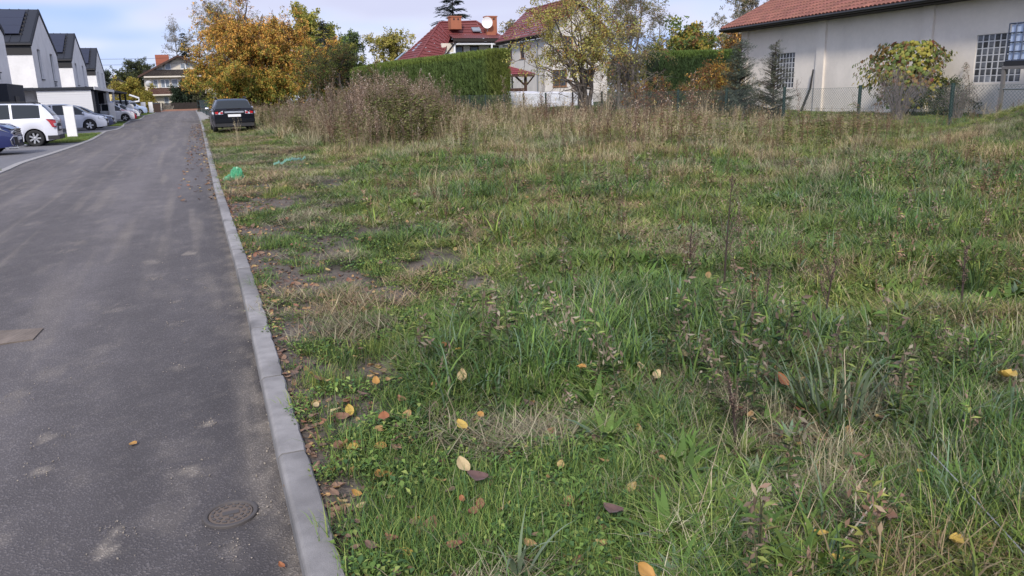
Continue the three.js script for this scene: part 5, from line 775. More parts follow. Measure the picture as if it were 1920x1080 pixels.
// fruit tree at the fence
broadleaf({ name: 'fruit_tree', seed: 13, label: 'forked fruit tree with thinning yellow green leaves at the fence', at: [16.9, 0.25, -31.6], tr: 0.15, trunkH: 0.9, c: [-0.95, 3.35, 0.3], r: [2.45, 2.35, 2.2], stems: [[-0.9, 0.4, -0.08], [1.15, 0.1, 0.1], [0.3, -0.6, 0], [0.0, 0.7, 0]], limbs: 34, subs: 6, twigs: 3, leaves: 4300, spread: 0.2, leafGeo: C5s, crook: 0.10, arch: 0.05, bark: [0.16, 0.135, 0.115], leader: 0.35,
  thin: (q) => (q.y < -0.72 ? 1 : q.y < -0.35 ? 0.75 : 0.05), color: (q, R) => pick(R, [[3, [0.55, 0.49, 0.15]], [2, [0.34, 0.37, 0.10]], [1.6, YE], [0.8, BR], [0.5, [0.28, 0.11, 0.06]]]) });
{ // the long low left limb of the fruit tree reaches toward the hedge: a second small crown of the same plant is not needed, it is part of the shrubs behind
  broadleaf({ name: 'tall_shrub', seed: 14, label: 'tall twiggy grey brown shrub with sparse leaves right of the fruit tree', at: [22.2, 0.3, -37.2], tr: 0.13, trunkH: 0.3, c: [0.3, 3.0, 0], r: [2.25, 3.2, 2.2], stems: [[-0.9, 0, -0.3], [0.2, 0.4, 0], [1.0, -0.2, 0.3]], limbs: 60, subs: 7, twigs: 4, leaves: 4300, spread: 0.22, leafGeo: C5s, bark: [0.20, 0.17, 0.15], leader: 0.9, thin: (q) => (q.y < -0.1 ? 0.72 : 0.05), color: (q, R) => pick(R, [[2.4, [0.18, 0.18, 0.065]], [2.4, [0.28, 0.235, 0.11]], [1.6, [0.25, 0.15, 0.075]], [1, [0.2, 0.21, 0.075]]]) });
  broadleaf({ name: 'birch_tree', seed: 15, label: 'thin pale birch with silvery leaves rising behind the twiggy shrub', at: [25.2, 0.3, -42], tr: 0.10, trunkH: 1.5, c: [0, 4.4, 0], r: [1.3, 3.4, 1.3], limbs: 30, subs: 6, twigs: 3, leaves: 2400, spread: 0.2, leafGeo: C5s, bark: [0.5, 0.49, 0.47], leader: 0.95, droop: -0.35, color: (q, R) => pick(R, [[3, GY], [2, OLI], [1.5, TAN]]) });
  broadleaf({ name: 'red_shrub', seed: 16, label: 'low shrub with red and orange leaves at the fence', category: 'shrub', at: [18.6, 0.2, -28.6], tr: 0.03, trunkH: 0.1, c: [0, 0.8, 0], r: [1.5, 0.9, 1.3], stems: [[-0.5, 0, -0.2], [0.4, 0, 0.2], [0, 0.3, 0]], limbs: 46, subs: 5, twigs: 3, leaves: 1500, spread: 0.1, leafGeo: CT, bark: [0.13, 0.075, 0.055], color: (q, R) => pick(R, [[2, [0.27, 0.075, 0.035]], [2, BR], [1.4, OLI], [1, YE]]) });
  broadleaf({ name: 'orange_shrub', seed: 17, label: 'orange and yellow shrub in front of the clipped hedge near the barn', category: 'shrub', at: [22.6, 0.3, -29.8], tr: 0.04, trunkH: 0.2, c: [-0.2, 1.3, 0], r: [1.4, 1.1, 1.3], stems: [[-0.3, 0, -0.1], [0.3, 0, 0.1]], limbs: 40, subs: 6, twigs: 3, leaves: 2100, spread: 0.12, leafGeo: C5s, bark: [0.12, 0.09, 0.07], color: (q, R) => (q.x > -0.1 && q.y > -0.2 ? pick(R, [[3, [0.33, 0.18, 0.035]], [1.5, YE], [1, BR]]) : pick(R, [[2, BR], [1.3, OLI], [1, OR]])) });
  broadleaf({ name: 'bramble_shrub', seed: 18, label: 'brownish green tangled shrub along the fence below the orange one', category: 'shrub', at: [18.7, 0.2, -25.4], tr: 0.03, trunkH: 0.05, c: [0, 0.75, 0], r: [1.1, 0.8, 1.6], stems: [[-0.3, 0.4, -0.1], [0.3, -0.4, 0.1]], limbs: 50, subs: 5, twigs: 3, leaves: 1500, spread: 0.1, leafGeo: CT, bark: [0.12, 0.085, 0.065], color: (q, R) => pick(R, [[2, BR], [2, OLI], [1, GR], [0.8, [0.25, 0.10, 0.05]]]) });
  broadleaf({ name: 'yellow_shrub', seed: 19, label: 'thin yellow and brown shrub under the barn corner', category: 'shrub', at: [20.2, 0.3, -25.2], tr: 0.03, trunkH: 0.1, c: [0, 1.05, 0], r: [0.8, 1.0, 0.8], limbs: 30, subs: 5, twigs: 3, leaves: 700, spread: 0.1, leafGeo: CT, bark: [0.12, 0.09, 0.07], color: (q, R) => pick(R, [[2, YE], [2, BR], [2, OLI]]) });
}
// young conifers before the barn corner
conifer({ name: 'pine_tree', seed: 21, label: 'young grey green pine at the barn corner', at: [18.35, 0.3, -22.9], h: 2.75, rad: 0.75, pow: 0.6, low: 0.08, rise: 0.35, sag: 0.2, step: 0.13, whorl: 6, gap: 0.10, dense: 2, geo: FINE, size: 1.25, color: [0.12, 0.145, 0.105] });
conifer({ name: 'cypress_tree', seed: 22, label: 'thin sparse young conifer standing before the barn wall', at: [17.95, 0.3, -20.7], h: 2.55, rad: 0.8, pow: 0.9, low: 0.05, rise: 0.25, sag: 0.1, step: 0.085, whorl: 4, gap: 0.10, dense: 2, geo: FINE, size: 1.0, color: [0.13, 0.135, 0.09] });
// vine covered bush and bare brush at the barn
{
  const R = rng(31), t = thing('grape_vine', 'grape vine with large yellow green leaves heaped against the barn wall', 'vine', [21.6, 0.35, -18.8]), wood = new MB(), items = [];
  for (let k = 0; k < 40; k++) { const a = R() * 6.28, r = R() * 0.9, top = V(Math.cos(a) * r * 1.2, 1.2 + R() * 0.9, Math.sin(a) * r * 1.2); wood.tube([V((R() - 0.5) * 0.4, -0.1, (R() - 0.5) * 0.4), V(top.x * 0.5 + (R() - 0.5) * 0.3, top.y * 0.55, top.z * 0.5), top], [0.022, 0.014, 0.006], 4); }
  for (let k = 0; k < 2300; k++) {
    const a = R() * 6.283, y = 0.35 + R() * 2.05, f = (y < 0.9 ? 0.75 : 1) * Math.sqrt(clamp(1 - ((y - 1.35) / 1.22) ** 2)), rr = f * (0.6 + 0.45 * R()) * (1 + 0.6 * (fbm(a * 1.3 + 5, y * 2, 3, 8) - 0.5) * 2);
    if (y < 1.0 && R() < 0.55) continue;
    const x = Math.cos(a) * rr * 1.12, z = Math.sin(a) * rr * 1.35, n = fbm(a * 2, y * 2.5, 3, 22), out = V(Math.cos(a), 0.45, Math.sin(a)).normalize();
    const col = n > 0.55 ? pick(R, [[3, [0.30, 0.27, 0.05]], [2, [0.17, 0.21, 0.05]], [1, YE]]) : n > 0.42 ? pick(R, [[3, [0.15, 0.19, 0.05]], [1, [0.27, 0.25, 0.06]], [0.7, BR]]) : pick(R, [[2, [0.08, 0.12, 0.035]], [2, [0.20, 0.12, 0.05]], [0.5, [0.18, 0.05, 0.04]], [1.5, [0.25, 0.17, 0.05]]]);
    items.push([x, y, z, 0.75 + 0.6 * R(), col, new THREE.Quaternion().setFromUnitVectors(V(0, 1, 0), out.add(inBall(R).multiplyScalar(0.5)).normalize()).multiply(new THREE.Quaternion().setFromAxisAngle(V(0, 1, 0), R() * 6.28))]);
  }
  for (let k = 0; k < 26; k++) items.push([-1.1 - R() * 0.5, 1.55 + R() * 0.4 - k * 0.008, 0.5 - R() * 0.6, 0.8, pick(R, [[2, [0.2, 0.22, 0.05]], [1, BR]]), rq(R)]);
  const lf = new MB(); { const n = 10, c = lf.vert(0, 0.012, 0, 0.5, 0.5), ring = []; for (let k = 0; k < n; k++) { const a = k / n * 6.283, r = 0.052 * (k % 2 ? 1.15 : 0.85); ring.push(lf.vert(Math.cos(a) * r, -0.02 * (k % 2), Math.sin(a) * r, 0, 0, gray(0.9 + 0.2 * (k % 2)))); } for (let k = 0; k < n; k++) lf.i.push(c, ring[(k + 1) % n], ring[k]); }
  part('stems', wood, barkMat([0.10, 0.08, 0.07]), t); scatter('leaves', lf.geo(), LEAF, items, t);
  const bare2 = (name, label, at, h, rad, n, bark, lean) => { const q = thing(name, label, 'shrub', at), w = new MB(); for (let k = 0; k < n; k++) { const a = R() * 6.28, l = h * (0.5 + 0.5 * R()), o2 = rad * (0.3 + 0.7 * R()), e = V(Math.cos(a) * o2 + lean, l, Math.sin(a) * o2), m1 = V(Math.cos(a) * o2 * 0.35, l * 0.55, Math.sin(a) * o2 * 0.35); w.tube([V((R() - 0.5) * 0.25, -0.05, (R() - 0.5) * 0.25), m1, e], [0.011, 0.007, 0.0025], 3); for (let j = 0; j < 5; j++) { const b = m1.clone().lerp(e, R()), d = inBall(R).add(V(0, 0.7, 0)).normalize().multiplyScalar(0.15 + 0.25 * R()); w.tube([b, b.clone().add(d)], [0.005, 0.0018], 3); } } part('stems', w, barkMat(bark), q); return q; };
  bare2('bare_shrub', 'bare purplish brush of thin twigs in front of the grape vine', [19.6, 0.3, -17.2], 1.75, 1.15, 70, [0.23, 0.19, 0.18], 0.1);
  bare2('bare_shrub', 'low bare twigs by the fence post right of the grape vine', [20.4, 0.35, -15.9], 1.1, 0.6, 40, [0.2, 0.17, 0.15], 0.2);
  broadleaf({ name: 'dark_shrub', seed: 33, label: 'dark green shrub under the right side of the grape vine', category: 'shrub', at: [21.7, 0.35, -17.4], tr: 0.03, trunkH: 0.1, c: [0, 0.55, 0], r: [0.8, 0.75, 0.9], limbs: 40, subs: 5, twigs: 2, leaves: 1500, spread: 0.1, leafGeo: CT, color: (q, R) => pick(R, [[3, [0.05, 0.075, 0.03]], [1, OLI]]) });
  const st = thing('climbing_stem', 'single upright stem with withered leaves against the barn wall right of the vine', 'plant', [22.55, 0.4, -17.2]), sw = new MB(), pts = [V(0, 0, 0), V(-0.05, 0.6, 0.05), V(0.05, 1.2, -0.15), V(0.02, 1.65, -0.3)]; sw.tube(pts, [0.012, 0.01, 0.008, 0.004], 4); part('stem', sw, barkMat([0.12, 0.09, 0.07]), st); const it = []; for (let k = 0; k < 60; k++) { const u = 0.25 + 0.75 * R(), q = pts[0].clone().lerp(pts[3], u); it.push([q.x + (R() - 0.5) * 0.14, q.y, q.z + (R() - 0.5) * 0.14, 0.7, pick(R, [[2, BR], [1, TAN], [1, OLI]]), rq(R)]); } scatter('leaves', CT, LEAF, it, st);
}
// clipped thuja hedges: rows of single shrubs grown together
function hedge(name, label, x, zs, topAt, w, seed, palette, along) {
  const R = rng(seed), t = thing(name, label, 'hedge'), core = new MB(), items = [], spray = new MB(), R2 = rng(3);
  for (let k = 0; k < 15; k++) { const a = (R2() - 0.5) * 1.5, b = (R2() - 0.5) * 1.1; spray.leaf(V((R2() - 0.5) * 0.16, (R2() - 0.5) * 0.2, (R2() - 0.5) * 0.16), V(Math.sin(a), Math.cos(a), b * 0.7).normalize(), V(0.3 * (R2() - 0.5), 0.2, 1).normalize(), 0.10 + 0.09 * R2(), 0.028, gray(0.75 + 0.5 * R2())); }
  const geo = spray.geo(), [z0, z1] = zs, L = z0 - z1;
  for (let z = z0 - 0.15; z > z1; z -= 0.75) { const y = topAt(z) - 0.25, g = hgt(Math.min(x, 30), z) - 0.1; core.hexa(along(z, -0.30, g, 0.75, w).slice(0, 4), along(z, -0.30, y, 0.75, w).slice(0, 4)); }
  part('branches', core, mat([0.018, 0.026, 0.012], 1), t);
  const add = (p, u, v, k) => { const bulge = 0.09 * Math.cos(u / 0.75 * 6.283) + 0.10 * (fbm(u * 1.3, v * 1.3, 3, seed) - 0.5); items.push([p.x + bulge * p.n[0], p.y, p.z + bulge * p.n[1], 0.8 + 0.5 * R(), palette(u / L, v, R), R() * 6.28]); };
  const P = (z, off, y) => { const q = along(z, off, y, 0.001, w); return q; };
  const N = Math.round(L * 4 * 85);
  for (let k = 0; k < N; k++) { const z = z0 - R() * L, top = topAt(z) + 0.06 * (fbm(z * 3, 1, 2, 5) - 0.5), g = hgt(Math.min(x, 30), z), v = Math.sqrt(R()), y = mix(g, top, v), q = P(z, 0, y)[0]; add({ x: q[0], y, z: q[2], n: P(z, 0, y)[4] }, z0 - z, v); }
  for (let k = 0; k < L * 60; k++) { const z = z0 - R() * L, y = topAt(z) + 0.08 * Math.cos((z0 - z) / 0.75 * 6.283) - 0.02, d = R(), a = P(z, 0, y)[0], b = P(z, 0, y)[1]; items.push([mix(a[0], b[0], d), y, mix(a[2], b[2], d), 0.7 + 0.4 * R(), palette((z0 - z) / L, 1, R), R() * 6.28]); }
  for (let k = 0; k < 1700; k++) { const zz = k % 2 ? z0 : z1 - 0.5, y = mix(0.3, topAt(zz), R()), d = R(), a = P(zz, 0, y)[0], b = P(zz, 0, y)[1]; items.push([mix(a[0], b[0], d), y, mix(a[2], b[2], d) + 0.1 * R(), 0.8 + 0.5 * R(), palette(k % 2 ? 0 : 1, y / 4, R), R() * 6.28]); }
  scatter('foliage', geo, LEAF, items, t);
}
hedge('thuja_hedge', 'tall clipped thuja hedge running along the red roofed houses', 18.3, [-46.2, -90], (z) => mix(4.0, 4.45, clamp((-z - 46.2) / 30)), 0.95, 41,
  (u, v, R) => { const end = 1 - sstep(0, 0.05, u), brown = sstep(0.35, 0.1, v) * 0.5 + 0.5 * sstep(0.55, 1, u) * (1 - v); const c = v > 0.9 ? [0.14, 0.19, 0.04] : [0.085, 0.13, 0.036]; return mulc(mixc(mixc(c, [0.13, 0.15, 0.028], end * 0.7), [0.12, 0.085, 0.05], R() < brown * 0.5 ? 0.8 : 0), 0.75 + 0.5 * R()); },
  (z, off, y, dz, w) => [[18.3 - off, y, z], [18.3 + w + off, y, z], [18.3 + w + off, y, z - dz], [18.3 - off, y, z - dz], [-1, 0]]);
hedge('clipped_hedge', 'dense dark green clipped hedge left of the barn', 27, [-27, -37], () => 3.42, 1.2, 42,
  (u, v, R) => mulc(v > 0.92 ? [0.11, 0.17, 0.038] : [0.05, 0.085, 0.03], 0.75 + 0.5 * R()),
  (z, off, y, dz, w) => { const t = (-27 - z) / 10, x = mix(31.5, 26.2, t), zz = -38 - 1.6 * t; return [[x, y, zz + off + 0.3], [x, y, zz - w], [x - dz * 0.55, y, zz - w], [x - dz * 0.55, y, zz + off + 0.3], [0, 1]]; });
// trees far behind
const far = (name, label, seed, at, c, r, leaves, list, o = {}) => broadleaf({ name, label, seed, at, tr: 0.25, trunkH: 1.5, c, r, limbs: 34, subs: 6, twigs: 1, leaves, spread: 0.55, leafGeo: C8far, leader: 0.8, color: (q, R) => pick(R, list), ...o });
far('birch_tree', 'pale half bare birch behind the left side of the autumn tree', 51, [7.6, 0, -124], [0, 10, 0], [4.6, 5.2, 4], 1300, [[3, GY], [2, TAN], [1.4, OLI]], { bark: [0.36, 0.35, 0.33], twigs: 4, subs: 9, leafGeo: C6, leaves: 5200 });
far('birch_tree', 'second thin grey birch left of the spruce behind the chalet', 52, [1.0, 0, -186], [0, 12.5, 0], [2.8, 6.5, 2.6], 900, [[3, GY], [1, TAN]], { bark: [0.30, 0.29, 0.28], twigs: 4, subs: 8, leafGeo: C6, leaves: 1400 });
conifer({ seed: 53, label: 'dark spruce beside the chalet roof', at: [2.6, 0, -182], h: 15.8, rad: 3.6, size: 2.6, step: 0.5, gap: 0.35, whorl: 9, dense: 3, color: [0.035, 0.055, 0.032] });
far('poplar_tree', 'yellow green poplar right of the autumn tree', 54, [18.6, 0, -118], [0, 8.3, 0], [4.2, 5.0, 4], 3000, [[3, [0.36, 0.33, 0.08]], [2, OG], [1, GR]]);
conifer({ name: 'blue_spruce', seed: 55, label: 'bluish grey spruce above the olive green tree', at: [16.6, 0, -95.5], h: 10.3, rad: 3.0, size: 2, step: 0.42, gap: 0.36, whorl: 8, dense: 3, color: [0.09, 0.105, 0.115] });
far('poplar_tree', 'green poplar left of the red hip roof, the darker one', 56, [26.2, 0, -127], [0, 7.2, 0], [2.8, 4.2, 3], 2400, [[3, [0.085, 0.12, 0.06]], [1.5, GR]]);
far('poplar_tree', 'yellowish poplar just behind the blue spruce', 57, [21.6, 0, -122], [0, 7.6, 0], [3.0, 4.4, 3], 2400, [[3, OG], [2, GR], [1, [0.22, 0.21, 0.05]]]);
far('birch_tree', 'yellow leaved birch against the left end of the red hip roof', 58, [31.6, 0, -124], [0, 6.4, 0], [4.4, 4.4, 3.5], 2300, [[3, [0.36, 0.30, 0.09]], [2, OG], [1, OLI]], { bark: [0.36, 0.35, 0.32] });
conifer({ seed: 59, label: 'big spruce rising behind the chimneys of the red hip roof', at: [33.0, 0, -97], h: 16.0, rad: 4.4, pow: 0.75, size: 2.3, step: 0.55, gap: 0.26, whorl: 7, dense: 3, rise: 0.1, sag: 1.5, color: [0.05, 0.07, 0.055] });
far('bare_tree', 'small bare tree between the two red roofed houses', 60, [37.2, 0, -88], [0, 7.6, 0], [1.6, 2.2, 1.6], 120, [[1, GY]], { twigs: 4, subs: 8, tr: 0.12 });
far('maple_tree', 'green and yellow tree between the twiggy shrub and the barn', 61, [44.4, 0, -62], [0, 3.6, 0], [4.4, 3.1, 3.5], 3000, [[3, [0.10, 0.14, 0.04]], [2, OG], [1.2, YE], [1, BR]]);
far('birch_tree', 'grey brown weeping birch above the left edge of the barn roof', 62, [42.5, 0, -53], [0, 6.0, 0], [2.6, 4.6, 2.6], 900, [[3, GY], [2, TAN], [1.5, OLI]], { bark: [0.4, 0.39, 0.37], droop: -0.7, subs: 10, twigs: 4, leafGeo: C6, leaves: 3800 });
far('birch_tree', 'yellow brown birch crown behind the barn roof ridge', 65, [47.5, 0, -52], [0, 7.0, 0], [3.0, 3.8, 3], 900, [[3, [0.24, 0.19, 0.06]], [2, TAN], [1.5, OLI]], { bark: [0.4, 0.39, 0.37], leafGeo: C6, leaves: 3400 });
far('bare_tree', 'leafless grey tree in the gap left of the barn roof', 63, [44.5, 0, -68], [0, 6.2, 0], [2.0, 2.8, 2], 60, [[1, GY]], { twigs: 5, subs: 9, tr: 0.14, bark: [0.2, 0.19, 0.2] });
far('maple_tree', 'reddish brown leaved tree behind the barn corner', 64, [34, 0.2, -43], [0, 3.0, 0], [1.5, 2.0, 1.5], 1, [[2, BR], [1, OR], [1, OLI]], { leafGeo: C6, leaves: 1800, tr: 0.1, spread: 0.25 });
far('dark_tree', 'dark conifer like tree over the yellow cottage', 66, [-8.6, 0, -214], [0, 7.0, 0], [4.0, 4.8, 4], 2200, [[3, [0.05, 0.065, 0.035]], [1.5, OLI]]);
far('dark_tree', 'small dark tree seen past the farthest white house', 67, [-17.5, 0, -220], [0, 6.5, 0], [3.0, 4.0, 3], 1400, [[3, [0.05, 0.065, 0.045]]]);
far('yellow_shrub', 'yellow leaved shrub left of the chalet', 68, [-7.4, 0, -158], [0, 3.4, 0], [3.2, 2.4, 2.5], 2000, [[3, [0.25, 0.19, 0.035]], [2, OG]], { tr: 0.08, trunkH: 0.4 });
far('yellow_shrub', 'yellow green shrub at the foot of the chalet wall', 69, [-4.9, 0, -150], [0, 1.6, 0], [1.1, 1.5, 1], 600, [[3, [0.25, 0.21, 0.04]], [2, OG]], { tr: 0.05, trunkH: 0.3, spread: 0.3 });
far('yew_shrub', 'dark green yew before the chalet balcony', 70, [1.3, 0, -156], [0, 2.5, 0], [2.4, 2.6, 2], 2800, [[3, [0.028, 0.045, 0.024]]], { tr: 0.08, trunkH: 0.3, spread: 0.35 });
far('yew_shrub', 'olive shrub right of the dark yew before the chalet', 73, [4.1, 0, -154], [0, 1.8, 0], [1.7, 2.0, 1.5], 1200, [[3, [0.085, 0.085, 0.045]]], { tr: 0.06, trunkH: 0.3, spread: 0.35 });
broadleaf({ name: 'garden_shrub', seed: 74, label: 'small yellow leaved shrub by the wall of the second white house', category: 'shrub', at: [-12.3, 0, -62.4], tr: 0.03, trunkH: 0.3, c: [0, 1.7, 0], r: [0.7, 1.1, 0.7], limbs: 20, subs: 4, twigs: 2, leaves: 400, spread: 0.12, leafGeo: C5s, color: (q, R) => pick(R, [[2, YE], [1, OLI]]) });
// a low belt of trees on the horizon behind everything
{ const R = rng(75), items = []; for (let k = 0; k < 5200; k++) { const a = -0.6 + R() * 1.9, d = 260 + R() * 90, hh = 7 + 5 * vnoise(a * 14, 2, 6); items.push([Math.sin(a) * d, Math.sqrt(R()) * hh, -Math.cos(a) * d, 3.2 + 2.5 * R(), pick(R, [[3, [0.06, 0.075, 0.04]], [2, OLI], [1, OG], [0.7, BR]]), rq(R)]); } const g = new THREE.Group(); g.name = 'far_wood'; tag(g, 'far belt of autumn trees along the horizon', 'wood', null, 'stuff'); scene.add(g); scatter('foliage', C8far, LEAF, items, g); }
// ---------- the meadow ----------
const G1 = [0.08, 0.124, 0.027], G2 = [0.12, 0.165, 0.038], G3 = [0.19, 0.205, 0.055], G4 = [0.05, 0.088, 0.03], STRAW = [0.32, 0.262, 0.165], STRAW2 = [0.235, 0.19, 0.12], DEAD = [0.19, 0.14, 0.085], BLUEG = [0.11, 0.145, 0.085];
function tuftGeo(seed, n, rad, L, w, lean, curl, cols, seg = 3) {
  const R = rng(seed), m = new MB();
  for (let k = 0; k < n; k++) { const a = R() * 6.283, r = Math.sqrt(R()) * rad, az = R() * 6.283, c = pick(R, cols), l = L * (0.45 + 0.75 * R()); m.blade(Math.cos(a) * r, -0.01, Math.sin(a) * r, az, l, w * (0.7 + 0.6 * R()), lean * R(), curl * (0.4 + 0.9 * R()), mulc(c, 0.9), mulc(c, 1.12), seg); }
  return m.geo();
}
function matGeo(seed, n, rad, L, w, cols) {                      // fallen, tangled blades lying over one another
  const R = rng(seed), m = new MB();
  for (let k = 0; k < n; k++) { const a = R() * 6.283, r = Math.sqrt(R()) * rad, c = pick(R, cols); m.blade(Math.cos(a) * r, 0.01 + R() * 0.05, Math.sin(a) * r, R() * 6.283, L * (0.4 + 0.8 * R()), w * (0.7 + 0.6 * R()), 0.9 + 0.5 * R(), 0.9 * R() - 0.1, c, mulc(c, 1.15), 3); }
  return m.geo();
}
function forbGeo(seed, n, rad, h, len, wid, cols) {              // low broad leaved herbs
  const R = rng(seed), m = new MB();
  for (let k = 0; k < n; k++) { const a = R() * 6.283, r = Math.sqrt(R()) * rad, y = h * R(), c = pick(R, cols), b = R() * 6.283, o = V(Math.cos(a) * r, y, Math.sin(a) * r); m.leaf(o, V(Math.cos(b), 0.1 + 0.5 * R(), Math.sin(b)).normalize(), V(0.4 * (R() - 0.5), 1, 0.4 * (R() - 0.5)).normalize(), len * (0.6 + 0.7 * R()), wid * (0.6 + 0.7 * R()), c, 0.3); if (k % 3 === 0) m.blade(o.x * 0.6, 0, o.z * 0.6, a, y + 0.01, 0.003, 0.3, 0.2, c, c, 1); }
  return m.geo();
}
function rosetteGeo(seed, n, len, wid, cols) {
  const R = rng(seed), m = new MB(); for (let k = 0; k < n; k++) { const c = pick(R, cols); m.blade(0, 0, 0, k / n * 6.283 + R(), len * (0.6 + 0.6 * R()), wid * (0.7 + 0.5 * R()), 0.35 + 0.5 * R(), 1.1, mulc(c, 0.9), c, 4); } return m.geo();
}
function weedGeo(seed, H, o) {                                   // dead tall herb: stalk, side shoots, withered leaves, seed heads
  const R = rng(seed), m = new MB(), lean = (R() - 0.5) * 0.25 * H, lz = (R() - 0.5) * 0.25 * H, P = (t) => V(lean * t * t, H * t, lz * t * t), sc = pick(R, o.stem);
  m.col = sc; m.tube([P(0), P(0.35), P(0.7), P(1)], [0.005, 0.0042, 0.003, 0.0015].map((x) => x * o.thick), 3);
  for (let k = 0; k < o.shoots; k++) { const t = o.from + (1 - o.from) * R(), b = P(t), a = R() * 6.283, L = o.len * (0.4 + 0.8 * R()) * (1.15 - 0.6 * t), e = b.clone().add(V(Math.cos(a) * L * o.open, L, Math.sin(a) * L * o.open)); m.col = sc; m.tube([b, b.clone().lerp(e, 0.5).add(V(Math.cos(a) * L * 0.1, -0.02, Math.sin(a) * L * 0.1)), e], [0.0022 * o.thick, 0.0016 * o.thick, 0.0008 * o.thick], 3);
    for (let j = 0; j < o.seeds; j++) { const q = b.clone().lerp(e, 0.3 + 0.7 * R()).add(inBall(R).multiplyScalar(0.018)); m.leaf(q, inBall(R).normalize(), inBall(R).normalize(), 0.018 + 0.022 * R(), 0.012, pick(R, o.seed), 0.3); } }
  for (let k = 0; k < o.leaves; k++) { const t = 0.06 + 0.8 * R(), b = P(t), a = R() * 6.283; m.leaf(b, V(Math.cos(a), o.hang + 0.5 * (R() - 0.5), Math.sin(a)).normalize(), V(R() - 0.5, 1, R() - 0.5).normalize(), o.leafL * (0.6 + 0.7 * R()), o.leafL * 0.26, pick(R, o.leaf), 0.35); }
  return m.geo();
}
function plumeGeo(seed, n, H, cols, spread) {                    // tall dry grass with seed plumes
  const R = rng(seed), m = new MB();
  for (let k = 0; k < n; k++) { const a = R() * 6.283, r = R() * 0.1, az = R() * 6.283, l = H * (0.6 + 0.5 * R()), c = pick(R, cols), ln = spread * R(), cu = spread * (0.6 + R()); m.blade(Math.cos(a) * r, 0, Math.sin(a) * r, az, l, 0.006, ln, cu, c, mulc(c, 1.1), 5);
    if (R() < 0.7) { let rr = 0, h = 0; for (let j = 0; j < 5; j++) { const ang = ln + cu * ((j + 0.5) / 5) ** 2; rr += Math.sin(ang) * l / 5; h += Math.cos(ang) * l / 5; if (j >= 3) for (let q = 0; q < 5; q++) m.leaf(V(Math.cos(a) * r + Math.cos(az) * rr + (R() - 0.5) * 0.02, h - R() * l / 5, Math.sin(a) * r + Math.sin(az) * rr + (R() - 0.5) * 0.02), V(Math.cos(az) * 0.5 + 0.6 * (R() - 0.5), 0.7, Math.sin(az) * 0.5 + 0.6 * (R() - 0.5)).normalize(), V(R() - 0.5, 0.3, R() - 0.5).normalize(), 0.05, 0.012, mulc(c, 1.15), 0.2); } } }
  for (let k = 0; k < n; k++) { const c = pick(R, cols); m.blade((R() - 0.5) * 0.16, 0, (R() - 0.5) * 0.16, R() * 6.283, H * 0.5 * (0.5 + R()), 0.006, 0.5, 1.6, c, c, 4); }
  return m.geo();
}
const greens = [[3, G1], [3, G2], [2, G3], [2, G4], [0.35, STRAW2]], mixed = [[2, G1], [2.4, G2], [2.6, G3], [0.7, STRAW], [0.7, STRAW2]], dry = [[3, STRAW], [3, STRAW2], [1, DEAD], [0.8, G3]];
